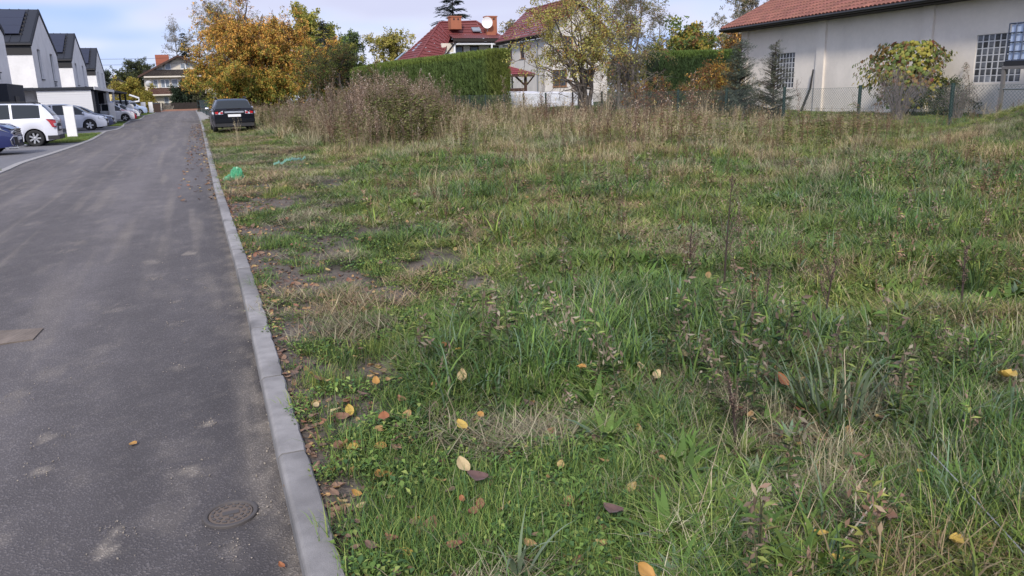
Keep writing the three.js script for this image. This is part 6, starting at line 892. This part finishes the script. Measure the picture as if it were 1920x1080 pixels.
const KINDS = {
  short: [1, 2, 3, 4].map((s) => tuftGeo(s + 100, 46, 0.075, 0.055, 0.0032, 0.9, 1.0, greens, 2)),
  fine: [1, 2, 3, 4, 5].map((s) => tuftGeo(s + 110, 60, 0.085, 0.14, 0.0036, 1.0, 1.9, greens)),
  long: [1, 2, 3, 4, 5].map((s) => tuftGeo(s + 120, 52, 0.09, 0.25, 0.005, 0.7, 2.1, [[3, G1], [3, G2], [2, G4], [1, BLUEG], [0.5, STRAW2]], 4)),
  wide: [1, 2, 3, 4].map((s) => tuftGeo(s + 125, 20, 0.08, 0.30, 0.0095, 0.8, 2.3, [[3, G1], [2, G2], [2, BLUEG], [1, G4], [0.8, STRAW2]], 5)),
  weedlet: [1, 2, 3].map((s) => weedGeo(s + 230, 0.20 + 0.03 * s, { stem: [[1, [0.10, 0.085, 0.045]]], thick: 0.7, shoots: 6, from: 0.3, len: 0.12, open: 0.8, seeds: 3, seed: [[2, [0.17, 0.11, 0.08]], [1, [0.26, 0.2, 0.14]]], leaves: 26, hang: 0.1, leafL: 0.055, leaf: [[3, G1], [2, G4], [1.6, G3], [0.6, [0.13, 0.11, 0.05]]] })),
  tangle: [1, 2, 3, 4].map((s) => matGeo(s + 130, 60, 0.14, 0.17, 0.004, [[2, G1], [3, G2], [2, G3], [0.7, STRAW2], [0.4, STRAW]])),
  thatch: [1, 2, 3, 4].map((s) => matGeo(s + 135, 56, 0.13, 0.14, 0.0034, [[3, DEAD], [2, STRAW2], [1, G1], [1.5, [0.115, 0.088, 0.06]], [0.6, STRAW]])),
  straw: [1, 2, 3, 4].map((s) => matGeo(s + 140, 50, 0.12, 0.15, 0.003, dry)),
  forb: [1, 2, 3, 4].map((s) => forbGeo(s + 150, 64, 0.10, 0.06, 0.028, 0.017, [[3, G1], [2, G4], [2, G2], [0.6, G3]])),
  rosette: [1, 2, 3].map((s) => rosetteGeo(s + 160, 12, 0.16, 0.03, [[3, G1], [2, G2], [1, BLUEG]])),
  dryTuft: [1, 2, 3, 4].map((s) => tuftGeo(s + 170, 46, 0.11, 0.36, 0.004, 0.8, 1.8, dry, 4)),
  midMix: [1, 2, 3, 4].map((s) => tuftGeo(s + 180, 50, 0.12, 0.30, 0.005, 0.8, 1.9, mixed, 4)),
  plume: [1, 2, 3, 4].map((s) => plumeGeo(s + 190, 16, 0.95, [[3, STRAW], [2, STRAW2]], 0.35)),
  brown: [1, 2, 3, 4, 5, 6].map((s) => weedGeo(s + 200, 1.15 + 0.08 * s, { stem: [[2, [0.13, 0.085, 0.065]], [1, DEAD]], thick: 1.3, shoots: 26, from: 0.38, len: 0.34, open: 0.55, seeds: 5, seed: [[3, [0.31, 0.225, 0.17]], [2, [0.20, 0.125, 0.09]], [2, [0.42, 0.34, 0.26]], [0.25, [0.62, 0.58, 0.52]]], leaves: 26, hang: -0.7, leafL: 0.10, leaf: [[3, [0.18, 0.12, 0.085]], [1.5, [0.27, 0.195, 0.13]]] })),
  leafy: [1, 2, 3, 4].map((s) => weedGeo(s + 210, 0.7 + 0.08 * s, { stem: [[1, [0.11, 0.085, 0.045]]], thick: 1.1, shoots: 9, from: 0.5, len: 0.2, open: 0.5, seeds: 3, seed: [[2, [0.2, 0.16, 0.1]], [1, OLI]], leaves: 54, hang: -0.05, leafL: 0.11, leaf: [[3, [0.15, 0.18, 0.05]], [2, [0.22, 0.215, 0.07]], [1, G2], [0.7, [0.19, 0.155, 0.065]]] })),
  rust: [1, 2, 3].map((s) => weedGeo(s + 220, 0.55 + 0.08 * s, { stem: [[1, [0.13, 0.075, 0.05]]], thick: 1.1, shoots: 14, from: 0.4, len: 0.2, open: 0.5, seeds: 5, seed: [[2, [0.2, 0.11, 0.07]], [1, DEAD]], leaves: 18, hang: -0.3, leafL: 0.055, leaf: [[2, [0.13, 0.085, 0.05]], [1, [0.17, 0.125, 0.06]]] })),
};
{
  const R = rng(500), out = {}; for (const k in KINDS) out[k] = KINDS[k].map(() => []);
  const add = (kind, x, z, s, c, w = 1) => { const l = out[kind]; l[Math.floor(R() * l.length)].push([x, hgt(x, z), z, [s * w, s, s * w], c, R() * 6.283]); };
  const tint = (x, z) => { const n = fbm(x * 0.9 + 7, z * 0.9, 3, 140), m = vnoise(x * 2.3, z * 2.3, 141), k = 1.3 * (0.7 + 0.5 * R() + 0.4 * (m - 0.5)), y = sstep(0.38, 0.62, n + 0.2 * (R() - 0.5)); return [k * mix(0.88, 1.12, y), k * mix(1.0, 1.06, y), k * mix(1.02, 0.98, y)]; };
  const standing = [[1560, 760, 0.45], [970, 1050, 0.2], [1830, 560, 0.5], [945, 760, 0.2], [1480, 840, 0.3], [1600, 870, 0.3], [1370, 820, 0.2], [1292, 530, 0.3], [1357, 530, 0.3]].map(([x, y, r]) => { const p = onGround(x, y, 0.13); return [p.x, p.z, r]; });
  const cells = (z0, z1, step, fn) => { for (let z = z0; z > z1; z -= step) { const xMax = Math.min(26, Math.tan(1.06) * -z + 2.2); for (let x = xr(z) + KERB_W - 0.02; x < xMax; x += step) { const px = x + (R() - 0.5) * step * 1.2, pz = z + (R() - 0.5) * step * 1.2; if (px > xr(pz) + KERB_W + 0.0) fn(px, pz); } } };
  const grass = (x, z, w) => {
    const s = x - xr(z), b = bare(x, z), q = behindLine(x, z), y = yard(x), d = Math.hypot(x, z), n = fbm(x * 1.3, z * 1.3, 3, 150), n2 = vnoise(x * 0.8 + 5, z * 0.8, 151), n3 = fbm(x * 0.55, z * 0.55, 2, 152);
    if (R() < b * 0.96) { if (R() < 0.12) add(R() < 0.5 ? 'short' : 'forb', x, z, 0.4 + 0.3 * R(), tint(x, z)); return; }
    const c = tint(x, z), sc = 0.75 + 0.5 * R(), tall = sstep(0.5, 3.0, s + 1.1 * (n2 - 0.5) + (z > -5 ? 0.5 : -0.3));
    if (y > 0.5) { add('short', x, z, sc * 1.3, c, w); return; }
    const pn = vnoise(x * 1.7 + 2 * n, z * 1.7, 170), p = clamp(0.5 + 1.25 * (pn - 0.5) + (R() - 0.5) * 0.62), clear = standing.reduce((m, o) => Math.min(m, sstep(0.5, 1.3, Math.hypot(x - o[0], z - o[1]) / o[2])), 1), low = mix(0.5, 1, clear);
    const nearKerb = 1 - sstep(0.10, 0.42, s - 0.1 * (n2 - 0.5));
    if (R() < nearKerb * 0.62) { if (R() < 0.3) add(R() < 0.6 ? 'forb' : 'short', x, z, 0.4 + 0.4 * R(), c, w); return; }
    const strip = 1 - sstep(2.6, 4.6, x + 2.4 * (n3 - 0.5));
    if (z < -13 && strip > 0.5) { add(p < 0.25 ? 'thatch' : p < 0.55 ? 'short' : p < 0.8 ? 'fine' : R() < 0.5 ? 'straw' : 'fine', x, z, sc * (0.7 + 0.5 * n2), c, w); return; }
    const backH = mix(1, 0.5, sstep(10.5, 14.5, x + 1.5 * (n2 - 0.5))) * (0.55 + 0.85 * pn);
    if (q > -2 + 4 * (n3 - 0.5)) { add(x - 0.6 * (z + 14) > 12.2 && z > -15.5 ? (p < 0.5 ? 'fine' : 'tangle') : p < 0.12 ? 'thatch' : p < 0.22 ? 'straw' : p < 0.46 ? 'midMix' : p < 0.54 ? 'dryTuft' : p < 0.76 ? 'long' : p < 0.92 ? 'tangle' : 'dryTuft', x, z, sc * mix(0.8, 1.15, sstep(-2, 6, q)) * backH, c, w); return; }
    const dryness = sstep(0.46, 0.62, n) * 0.7 * sstep(-13, -3, q) + 0.10 * sstep(0.5, 0.66, n);
    if (R() < dryness * 0.7) { add(p < 0.4 ? 'thatch' : p < 0.7 ? 'straw' : p < 0.85 ? 'midMix' : 'dryTuft', x, z, sc * (0.55 + 0.4 * tall) * low, c, w); return; }
    if (tall < 0.25) { add(p < 0.16 ? 'thatch' : p < 0.46 ? 'short' : p < 0.66 ? 'forb' : 'fine', x, z, sc * (0.7 + 0.35 * R()), c, w); return; }
    const kind = p < 0.13 + 0.06 * (n2 - 0.5) ? 'thatch' : p < 0.40 ? 'fine' : p < 0.52 ? 'forb' : p < 0.63 ? 'tangle' : p < 0.63 + 0.24 * tall ? 'long' : p < 0.95 ? 'tangle' : R() < 0.6 ? 'rosette' : R() < 0.3 ? 'straw' : 'long';
    if (x > 1.35 && z > -2.5 && x - 0.6 * z > 2.5 && R() < 0.26) { add(R() < 0.62 ? 'straw' : R() < 0.7 ? 'thatch' : 'dryTuft', x, z, sc * (0.45 + 0.35 * n2), c, w); return; }
    const odd = R(); if (odd < 0.09 * (0.4 + n2) * tall) { add('wide', x, z, sc * (0.6 + 0.6 * n2) * low, c, w); return; } if (odd > 0.965) { add('rosette', x, z, sc, c, 1.1); return; } if (odd > 0.94) { add('weedlet', x, z, sc * (0.7 + 0.7 * n2), c); return; }
    add(kind, x, z, sc * mix(0.75, 1.0, tall) * (kind === 'long' ? 0.45 + 0.75 * n2 : kind === 'fine' ? 0.7 + 0.5 * n3 : 1) * low, c, w);
  };
  cells(-1.15, -3.2, 0.046, (x, z) => grass(x, z, 0.9)); cells(-3.2, -6, 0.058, (x, z) => grass(x, z, 1)); cells(-6, -11, 0.082, (x, z) => grass(x, z, 1.15)); cells(-11, -20, 0.12, (x, z) => grass(x, z, 1.35)); cells(-20, -34, 0.17, (x, z) => grass(x, z, 1.6)); cells(-34, -66, 0.26, (x, z) => grass(x, z, 2));
  // tall growth at the back
  const tall2 = (x, z, k) => {
    if (x > 17.3 || x < xr(z) + 0.5) return; const q = behindLine(x, z), n = fbm(x * 0.5 + 2, z * 0.5, 3, 160), n2 = vnoise(x * 0.9, z * 0.9, 161), n4 = vnoise(x * 0.7 + 9, z * 0.7 + 3, 163), c = gray(0.7 + 0.6 * R());
    const edge = sstep(3.3, 4.3, x + 1.2 * (n - 0.5)); if (z < -13 && edge < 0.3) { if (R() < 0.004) add('rust', x, z, 0.5, c); return; }
    const thicket = edge * sstep(-1, 2.5, q + 5 * (n - 0.5)) * (1 - sstep(-1.6, 1.0, x + 0.33 * z + 2.5 * (n2 - 0.5)));
    if (thicket > 0.4 && z < -17) {
      const t = R(), a2 = x / -z, hs = (0.45 + 0.75 * vnoise(x * 0.45 + 3, z * 0.45, 167) + 0.35 * n) * mix(0.6, 1.08, Math.exp(-(((a2 - 0.25) / 0.085) ** 2))) * mix(0.7, 1.05, sstep(-18, -25, z)) * (0.8 + 0.4 * R());
      if (n4 > 0.56) { if (t < 0.5 * k) add('leafy', x, z, 1.0 * hs + 0.35, c); else if (t < 0.6 * k) add('brown', x, z, hs * 0.8, c); else if (t < 0.72 * k) add('plume', x, z, 0.7 + 0.4 * R(), c); return; }
      if (t < 0.30 * k * (0.3 + 1.2 * n2)) add('brown', x, z, hs, c); else if (t < 0.46 * k) add('leafy', x, z, 0.75 + 0.4 * R(), c); else if (t < 0.60 * k) add('plume', x, z, 0.7 + 0.45 * R(), c); else if (t < 0.68 * k) add('rust', x, z, 1.1, c); return;
    }
    if (q > -1 + 5 * (n - 0.5)) { const t = R() / k, f = sstep(-1, 6, q), lump = 0.45 + 1.1 * sstep(0.25, 0.8, vnoise(x * 0.42 + 1, z * 0.42, 166)), low = mix(1, 0.5, sstep(11.5, 14.5, x)) * lump; if (t < 0.07 * f) add('plume', x, z, (0.5 + 0.4 * R()) * low, c); else if (t < 0.08 + 0.34 * sstep(0.35, 0.75, n2)) add('leafy', x, z, (0.38 + 0.42 * R() * n4 + 0.08 * f) * low, gray(0.95 + 0.5 * R())); else if (t > 1.08 && n4 > 0.45) add('rust', x, z, (0.45 + 0.45 * R()) * low, c); else if (t > 1.045 && t < 1.08 && n4 > 0.3) add('brown', x, z, (0.4 + 0.35 * R()) * low, c); return; }
    const t = R() / k; if (x < 1.6 - 0.1 * z * (z > -8 ? 1 : 0.4)) return;
    if (n > 0.47 && q > -18) { if (t < 0.05) add('rust', x, z, 0.35 + 0.4 * R(), c); else if (t < 0.08) add('brown', x, z, 0.22 + 0.22 * R(), c); else if (t < 0.26 * n4) add('leafy', x, z, 0.25 + 0.25 * R(), c); }
    else if (t < 0.018) add('rust', x, z, 0.25 + 0.3 * R(), c); else if (t < 0.06 * n2) add('leafy', x, z, 0.2 + 0.2 * R(), c);
  };
  cells(-2, -10, 0.22, (x, z) => tall2(x, z, 0.8)); cells(-10, -34, 0.2, (x, z) => tall2(x, z, 0.8)); cells(-34, -60, 0.3, (x, z) => tall2(x, z, 0.8));
  // weeds along the foot of the mesh fence
  for (let k = 0; k < 520; k++) { const z = -10 - R() * 34, x = 17.0 + (R() - 0.6) * 1.3, t = R(), c = gray(0.75 + 0.5 * R()); add(t < 0.35 ? 'plume' : t < 0.6 ? 'leafy' : t < 0.8 ? 'dryTuft' : 'rust', x, z, (0.3 + 0.4 * R()) * (z > -19 ? 0.75 : 1), c); }
  const groups = { meadow_grass: ['green grass covering the building lot', 'grass', ['short', 'fine', 'long', 'wide', 'tangle', 'midMix']], dry_grass: ['straw coloured dry grass at the back of the lot', 'grass', ['straw', 'thatch', 'dryTuft', 'plume']], low_herbs: ['low broad leaved herbs between the grass', 'herbs', ['forb', 'rosette', 'weedlet']], tall_weeds: ['tall withered brown weeds at the back of the lot', 'weeds', ['brown', 'leafy', 'rust']] };
  for (const name in groups) { const [label, cat, kinds] = groups[name], g = new THREE.Group(); g.name = name; tag(g, label, cat, null, 'stuff'); scene.add(g); for (const k of kinds) out[k].forEach((items, i) => { if (items.length) { const im = scatter(`${name}_tuft`, KINDS[k][i], k === 'brown' || k === 'rust' || k === 'plume' || k === 'dryTuft' || k === 'straw' || k === 'thatch' ? DRY : GRASS, items, g); im.userData.kind = 'stuff'; } }); }
  let total = 0; for (const k in out) { const n = out[k].reduce((s, l) => s + l.length, 0); total += n; } console.log('meadow copies', total);
  // turf on the beds at the left
  const bed = [[], []]; STRIPS.forEach(([z0, z1, x0]) => { const n = Math.min(2600, (z0 - z1) * 5 * 60); for (let k = 0; k < n; k++) { const z = mix(z0, z1, R()), x = mix(x0, xl(z) - 0.18, R()); bed[k % 2].push([x, 0.03, z, 1.1 + 0.8 * R(), tint(x, z), R() * 6.28]); } });
  const g = new THREE.Group(); g.name = 'bed_grass'; tag(g, 'short grass on the beds in front of the white houses', 'grass', null, 'stuff'); scene.add(g); bed.forEach((items, i) => scatter('bed_grass_tuft', KINDS.short[i], GRASS, items, g));
}
// ---------- plants that stand out in the foreground ----------
{
  const R = rng(600), at = (px, py) => { const p = onGround(px, py, 0.12); return [p.x, hgt(p.x, p.z) - 0.01, p.z]; };
  const stalk = (label, px, py, H, seed, head = 1) => { const t = thing('dead_dock', label, 'weed', at(px, py), 0, 'dead upright dock stalks'); const Rk = rng(seed), m = new MB(), s = new MB(), lx = (Rk() - 0.3) * 0.10, lz = 0.06 * (Rk() - 0.5), P = (u) => V(lx * u * u, H * u, lz * u), pts = [0, 0.2, 0.4, 0.6, 0.8, 1].map((u) => P(u).add(V((Rk() - 0.5) * 0.012 * u, 0, 0))); m.tube(pts, [0.008, 0.0075, 0.0065, 0.005, 0.0035, 0.0015], 5);
    const ends = []; for (let k = 0; k < 16; k++) { const u = 0.3 + 0.65 * Rk(), b = P(u), a = Rk() * 6.28, L = 0.16 * (1.25 - u) * head * (0.6 + 0.6 * Rk()), e = b.clone().add(V(Math.cos(a) * L * 0.42, L, Math.sin(a) * L * 0.42)); m.tube([b, b.clone().lerp(e, 0.5).add(V(Math.cos(a) * L * 0.08, 0, 0)), e], [0.0018, 0.0013, 0.0007], 3); ends.push([b, e]); }
    part('stem', m, mat([0.045, 0.03, 0.025], 0.9), t); for (let k = 0; k < 420 * head; k++) { const [b, e] = ends[Math.floor(Rk() * ends.length)], q = b.clone().lerp(e, 0.15 + 0.9 * Rk()).add(inBall(Rk).multiplyScalar(0.009)); s.leaf(q, inBall(Rk).normalize(), inBall(Rk).normalize(), 0.008, 0.006, pick(Rk, [[2, [0.13, 0.085, 0.065]], [1.4, [0.21, 0.15, 0.115]]]), 0.3); } part('seeds', s, DRY, t).userData.kind = 'stuff'; };
  stalk('shorter dead dock stalk in the middle of the meadow, left of the taller one', 1292, 552, 0.56, 1, 0.9); stalk('tallest dead dock stalk standing dark in the middle of the meadow', 1357, 556, 0.84, 2, 1.5); stalk('thin dead stalk in the grass below the two dock stalks', 1435, 610, 0.34, 3, 0.5); stalk('dead stalk close behind the bluish reed clump, with a dense brown head', 1548, 600, 0.40, 4, 1.2); stalk('dead stalk among the dark green tufts at the right edge', 1800, 600, 0.42, 6, 0.7); stalk('low brown dead stalk left of the reed clump in the foreground', 1380, 830, 0.30, 7, 1);
  const reedC = [[3, [0.14, 0.18, 0.11]], [2, BLUEG], [1, G2]], strawC = [[2, STRAW], [1, STRAW2], [1, [0.22, 0.145, 0.085]]];
  const reed = (label, px, py, n, L, seed, cols, w, upright, rad = 0.06) => { const t = thing('reed_grass', label, 'grass clump', at(px, py)); const Rk = rng(seed); for (let k = 0; k < n; k++) { const m = new MB(), c = pick(Rk, cols), r = rad * Math.sqrt(Rk()), a = Rk() * 6.283; m.blade(Math.cos(a) * r, -0.01, Math.sin(a) * r, a + (Rk() - 0.5) * 1.6, L * (0.4 + 0.8 * Rk()), w * (0.5 + 0.7 * Rk()), 0.08 + (1 - upright) * 0.9 * Rk(), (0.5 + 2.1 * Rk()) * (1.35 - upright), mulc(c, 0.95), mulc(c, 1.1), 8); part('blade', m, GRASS, t); } return t; };
  reed('bluish green reed grass clump with long arching blades in the right foreground', 1560, 790, 80, 0.46, 11, reedC, 0.012, 0.4, 0.16); reed('small reed plant with a few broad pale blades at the bottom edge', 968, 1072, 8, 0.36, 12, [[2, [0.19, 0.24, 0.15]], [1, [0.16, 0.21, 0.12]]], 0.019, 0.5, 0.02); reed('arching reed blades bending right of the big reed clump', 1720, 830, 18, 0.42, 13, reedC, 0.011, 0.15, 0.1); reed('straw coloured broken stems at the foot of the big reed clump', 1490, 850, 34, 0.30, 14, strawC, 0.004, 0.0, 0.14); reed('second group of dry straw blades right below the reed clump', 1600, 870, 34, 0.28, 15, strawC, 0.0045, 0.0, 0.16); reed('dark green dense grass tuft at the right edge of the meadow', 1830, 560, 44, 0.5, 16, [[3, G4], [2, G1]], 0.008, 0.45); reed('dark fine grass tussock behind the kerb in the foreground', 945, 770, 90, 0.22, 17, [[3, G4], [2, BLUEG], [0.5, STRAW2]], 0.004, 0.3); reed('bright green grass bunch at the lower edge, left of the dry stems', 1330, 1010, 46, 0.26, 18, [[3, G2], [2, G1]], 0.006, 0.35);
  const plume = (label, x, z, n, H, seed) => { const t = thing('dry_plume', label, 'grass clump', [x, hgt(x, z), z]); const Rk = rng(seed); part('blades', plumeGeo(seed, n, H, [[3, STRAW], [2, STRAW2], [1, [0.45, 0.37, 0.24]]], 0.22), DRY, t); return t; };
  plume('tall pale dry grass plume beside the fruit tree trunk', 15.1, -26.6, 34, 1.5, 19); plume('dry pale grass plume in front of the right end of the thuja hedge', 12.6, -29.5, 30, 1.3, 20); plume('straw coloured grass plume in front of the black car', 1.65, -26.6, 12, 1.1, 21); plume('arching dry grass plume left of the young conifers', 15.2, -20.6, 26, 1.25, 22);
  const stem = (label, a, b, y0, y1, r, c) => { const p = onGround(...a, y0), q = onGround(...b, y1); single('dead_reed', new MB().tube([p, p.clone().lerp(q, 0.5).add(V(0.004, -0.006, 0)), q], [r, r * 0.9, r * 0.55], 6, true), mat(c, 0.8), label, 'reed', 'dry broken reeds in the foreground'); };
  stem('pale broken stem slanting up to the right at the lower edge', [1520, 1085], [1660, 915], 0.12, 0.30, 0.0035, [0.42, 0.35, 0.25]); stem('short upright pale stem at the lower edge', [1640, 1090], [1652, 985], 0.12, 0.34, 0.004, [0.36, 0.27, 0.16]); stem('thin dry stem leaning left of centre at the lower edge', [1270, 1080], [1370, 760], 0.12, 0.40, 0.0016, [0.30, 0.24, 0.14]); stem('thin dry stem beside the pale broken one', [1440, 1075], [1545, 815], 0.12, 0.36, 0.0016, [0.28, 0.22, 0.13]); stem('tall thin dry stem rising through the reed clump', [1585, 800], [1583, 655], 0.12, 0.42, 0.0026, [0.40, 0.34, 0.22]); stem('long dry stem lying across the lower right corner', [1690, 1010], [1935, 925], 0.18, 0.24, 0.0022, [0.34, 0.28, 0.18]);
  // twisted wire
  const w0 = onGround(1745, 848, 0.30), w1 = onGround(1850, 960, 0.26), w2 = onGround(1960, 1080, 0.24), curve = new THREE.CatmullRomCurve3([w0, w0.clone().lerp(w1, 0.5), w1, w1.clone().lerp(w2, 0.5), w2]), wm = new MB(), pts = curve.getPoints(90);
  for (const ph of [0, Math.PI]) wm.tube(pts.map((p, k) => p.clone().add(V(Math.cos(k * 0.9 + ph) * 0.0014, Math.sin(k * 0.9 + ph) * 0.0014, 0))), 0.001, 4); single('twisted_wire', wm, mat([0.38, 0.38, 0.37], 0.45, { metalness: 0.5 }), 'thin grey twisted wire sloping into the lower right corner', 'wire');
}
// ---------- fallen leaves ----------
{
  const R = rng(700);
  const leafGeo = (seed) => { const Rk = rng(seed), m = new MB(), n = 6, L = 1, w = 0.62 + 0.15 * Rk(), cu = 0.25 + 0.5 * Rk(), rows = []; for (let k = 0; k <= n; k++) { const t = k / n, ww = Math.pow(Math.sin(Math.PI * Math.min(1, t * 0.93 + 0.05)), 0.75) * w * 0.5 * (1 + 0.12 * (Rk() - 0.5)), y = cu * (t - 0.45) ** 2 + 0.1 * (Rk() - 0.5) * 0.4; rows.push([-0.5, -0.2, 0, 0.2, 0.5].map((s) => m.vert((t - 0.5) * L, y + Math.abs(s) * 0.5 * w * (0.35 + 0.5 * cu), s * 2 * ww, 0, 0, gray(s === 0 ? 0.8 : 0.92 + 0.2 * Rk())))); } for (let k = 0; k < n; k++) for (let j = 0; j < 4; j++) m.i.push(rows[k][j], rows[k + 1][j], rows[k + 1][j + 1], rows[k][j], rows[k + 1][j + 1], rows[k][j + 1]); m.col = [0.7, 0.6, 0.5]; m.tube([V(-0.5, cu * 0.2, 0), V(-0.72, cu * 0.3, 0.05)], [0.02, 0.012], 3); return m.geo(); };
  const shapes = [1, 2, 3, 4, 5, 6].map((s) => leafGeo(s + 40)), lm = (c) => VC(0.7, { color: new THREE.Color().setRGB(...c), side: THREE.DoubleSide, transmission: 0.15, thickness: 0 });
  const hues = { orange: lm([0.42, 0.22, 0.05]), yellow: lm([0.50, 0.34, 0.07]), pale: lm([0.50, 0.38, 0.20]), brown: lm([0.20, 0.10, 0.055]), rust: lm([0.30, 0.11, 0.04]), purple: lm([0.13, 0.07, 0.06]) };
  const list = [[719, 893, 36, 'orange', 'big orange leaf near the kerb in the lower foreground'], [664, 842, 32, 'yellow', 'bright yellow leaf lying flat right of the kerb'], [655, 769, 20, 'yellow', 'yellow leaf on top of the small leaf heap by the kerb'], [630, 770, 24, 'pale', 'pale leaf inside the small leaf heap by the kerb'], [640, 782, 26, 'brown', 'brown curled leaf at the bottom of the leaf heap by the kerb'], [652, 755, 24, 'brown', 'brown leaf behind the yellow one in the leaf heap'], [592, 760, 14, 'pale', 'small pale leaf beside the kerb, left of the leaf heap'], [635, 838, 26, 'brown', 'brown leaf left of the bright yellow leaf'], [713, 839, 28, 'orange', 'narrow orange leaf right of the bright yellow leaf'], [720, 782, 24, 'rust', 'rusty leaf right of the leaf heap'], [866, 707, 26, 'pale', 'pale upright curled leaf left of the dark tussock'], [705, 717, 20, 'orange', 'orange leaf above the leaf heap'], [868, 873, 30, 'pale', 'pale beige leaf left of centre in the foreground'], [866, 798, 24, 'yellow', 'mustard leaf stuck upright in the grass'], [900, 778, 16, 'orange', 'small orange leaf below the dark tussock'], [764, 1036, 22, 'yellow', 'yellow leaf near the bottom edge left'], [678, 948, 17, 'pale', 'small pale leaf below the big orange leaf'], [668, 925, 18, 'orange', 'small orange leaf below left of the big orange leaf'], [783, 975, 20, 'orange', 'orange leaf between the kerb and the bottom reed plant'], [866, 936, 14, 'rust', 'small rusty leaf above the bottom reed plant'], [735, 910, 17, 'rust', 'rusty leaf just right of the big orange leaf'], [1282, 664, 24, 'pale', 'folded ochre leaf in the middle distance of the grass'], [1202, 689, 20, 'pale', 'pinkish pale leaf left of the two leaves in mid meadow'], [1230, 705, 22, 'pale', 'pale leaf standing on edge in mid meadow'], [1090, 690, 22, 'orange', 'orange brown leaf left of the pale pair in mid meadow'], [860, 656, 16, 'yellow', 'small yellow leaf in the tall grass left of mid meadow'], [830, 648, 16, 'rust', 'rust coloured leaf left of the small yellow one'], [1466, 712, 24, 'rust', 'rust orange leaf hanging in the reed clump'], [1887, 707, 36, 'yellow', 'large ochre leaf at the right edge of the picture'], [1792, 1017, 30, 'yellow', 'yellow leaf in the lower right corner'], [1665, 970, 34, 'brown', 'brown round leaf above the lower right edge'], [1150, 957, 34, 'purple', 'purplish brown leaf in the grass at the lower centre'], [1210, 1072, 32, 'orange', 'tan leaf at the very bottom right of centre'], [1540, 1000, 20, 'yellow', 'yellow leaf beside the pale broken stem'], [1570, 1047, 18, 'yellow', 'small yellow leaf near the upright pale stem'], [1728, 886, 16, 'yellow', 'small yellow leaf by the twisted wire'], [805, 990, 40, 'brown', 'long brown withered leaf standing near the bottom edge'], [895, 895, 34, 'purple', 'dark purplish leaf right of the beige leaf'], [1707, 725, 22, 'orange', 'orange leaf in the right half of the meadow'], [249, 832, 14, 'orange', 'small orange leaf lying alone on the asphalt'], [541, 933, 14, 'orange', 'orange leaf resting against the kerb face'], [528, 1060, 14, 'rust', 'brownish leaf on the asphalt near the lower kerb'], [1160, 556, 18, 'yellow', 'small yellow leaf far out in the meadow'], [935, 617, 18, 'pale', 'flat pale leaf on the trodden earth'], [600, 712, 24, 'brown', 'curled brown leaf near the kerb joint']];
  list.forEach(([px, py, size, hue, label], k) => {
    const road = px < 560, p = onGround(px, py, road ? 0.01 : 0.16), d = p.distanceTo(camera.position), L = size / FOCAL * d * 1.12, o = new THREE.Mesh(shapes[k % 6], hues[hue]);
    o.name = numbered('fallen_leaf'); const s = p.x - xr(p.z); const y = road ? 0.008 : hgt(p.x, p.z) + (s < 0.45 ? 0.035 : 0.075 + 0.03 * R()); o.position.set(p.x, y, p.z); if (!road) { const f = (y - EYE) / (p.y - EYE); o.position.x *= f; o.position.z *= f; } if (/kerb face/.test(label)) o.position.y = 0.05;
    o.scale.setScalar(L); o.rotation.set((R() - 0.5) * 0.9 + 0.25, R() * 6.28, (R() - 0.5) * 0.8); if (road) o.rotation.set(0.1, R() * 6, 0.1); o.castShadow = true; scene.add(o); tag(o, label, 'leaf', 'fallen autumn leaves');
  });
  // leaf litter: shreds and small leaves beyond counting
  const items = [[], [], []], pal = [[3, [0.20, 0.12, 0.075]], [2, [0.15, 0.09, 0.065]], [1.4, [0.36, 0.22, 0.09]], [0.8, [0.42, 0.30, 0.12]], [1, [0.25, 0.11, 0.06]]];
  for (let k = 0; k < 7500; k++) { const z = -1.3 - Math.pow(R(), 1.6) * 18, near = R() < 0.62, s = KERB_W + (near ? Math.pow(R(), 1.6) * 0.9 : R() * (2 - z * 0.9)), x = xr(z) + s; if (near && bare(x, z) < 0.2 && R() < 0.6) continue; const sz = near ? 0.012 + 0.035 * R() * R() : 0.02 + 0.035 * R(); items[k % 3].push([x, hgt(x, z) + 0.004 + (near ? 0.006 : 0.03) * R() + (near ? 0 : 0.02), z, sz * (1 + 0.03 * -z), pick(R, pal), new THREE.Quaternion().setFromEuler(new THREE.Euler((R() - 0.5) * 1.1, R() * 6.28, (R() - 0.5) * 1.1))]); }
  for (let k = 0; k < 420; k++) { const z = -13 - R() * 45, x = xr(z) - Math.pow(R(), 1.8) * 0.6; items[k % 3].push([x, 0.012, z, 0.05 + 0.04 * R(), pick(R, pal), new THREE.Quaternion().setFromEuler(new THREE.Euler((R() - 0.5) * 0.6, R() * 6.28, (R() - 0.5) * 0.6))]); }
  const g = new THREE.Group(); g.name = 'leaf_litter'; tag(g, 'brown leaf litter and shreds scattered along the kerb and in the grass', 'leaf litter', null, 'stuff'); scene.add(g); items.forEach((it, i) => scatter('leaf_litter_scraps', shapes[i * 2], lm([1, 1, 1]), it, g));
}
renderer.render(scene, camera);
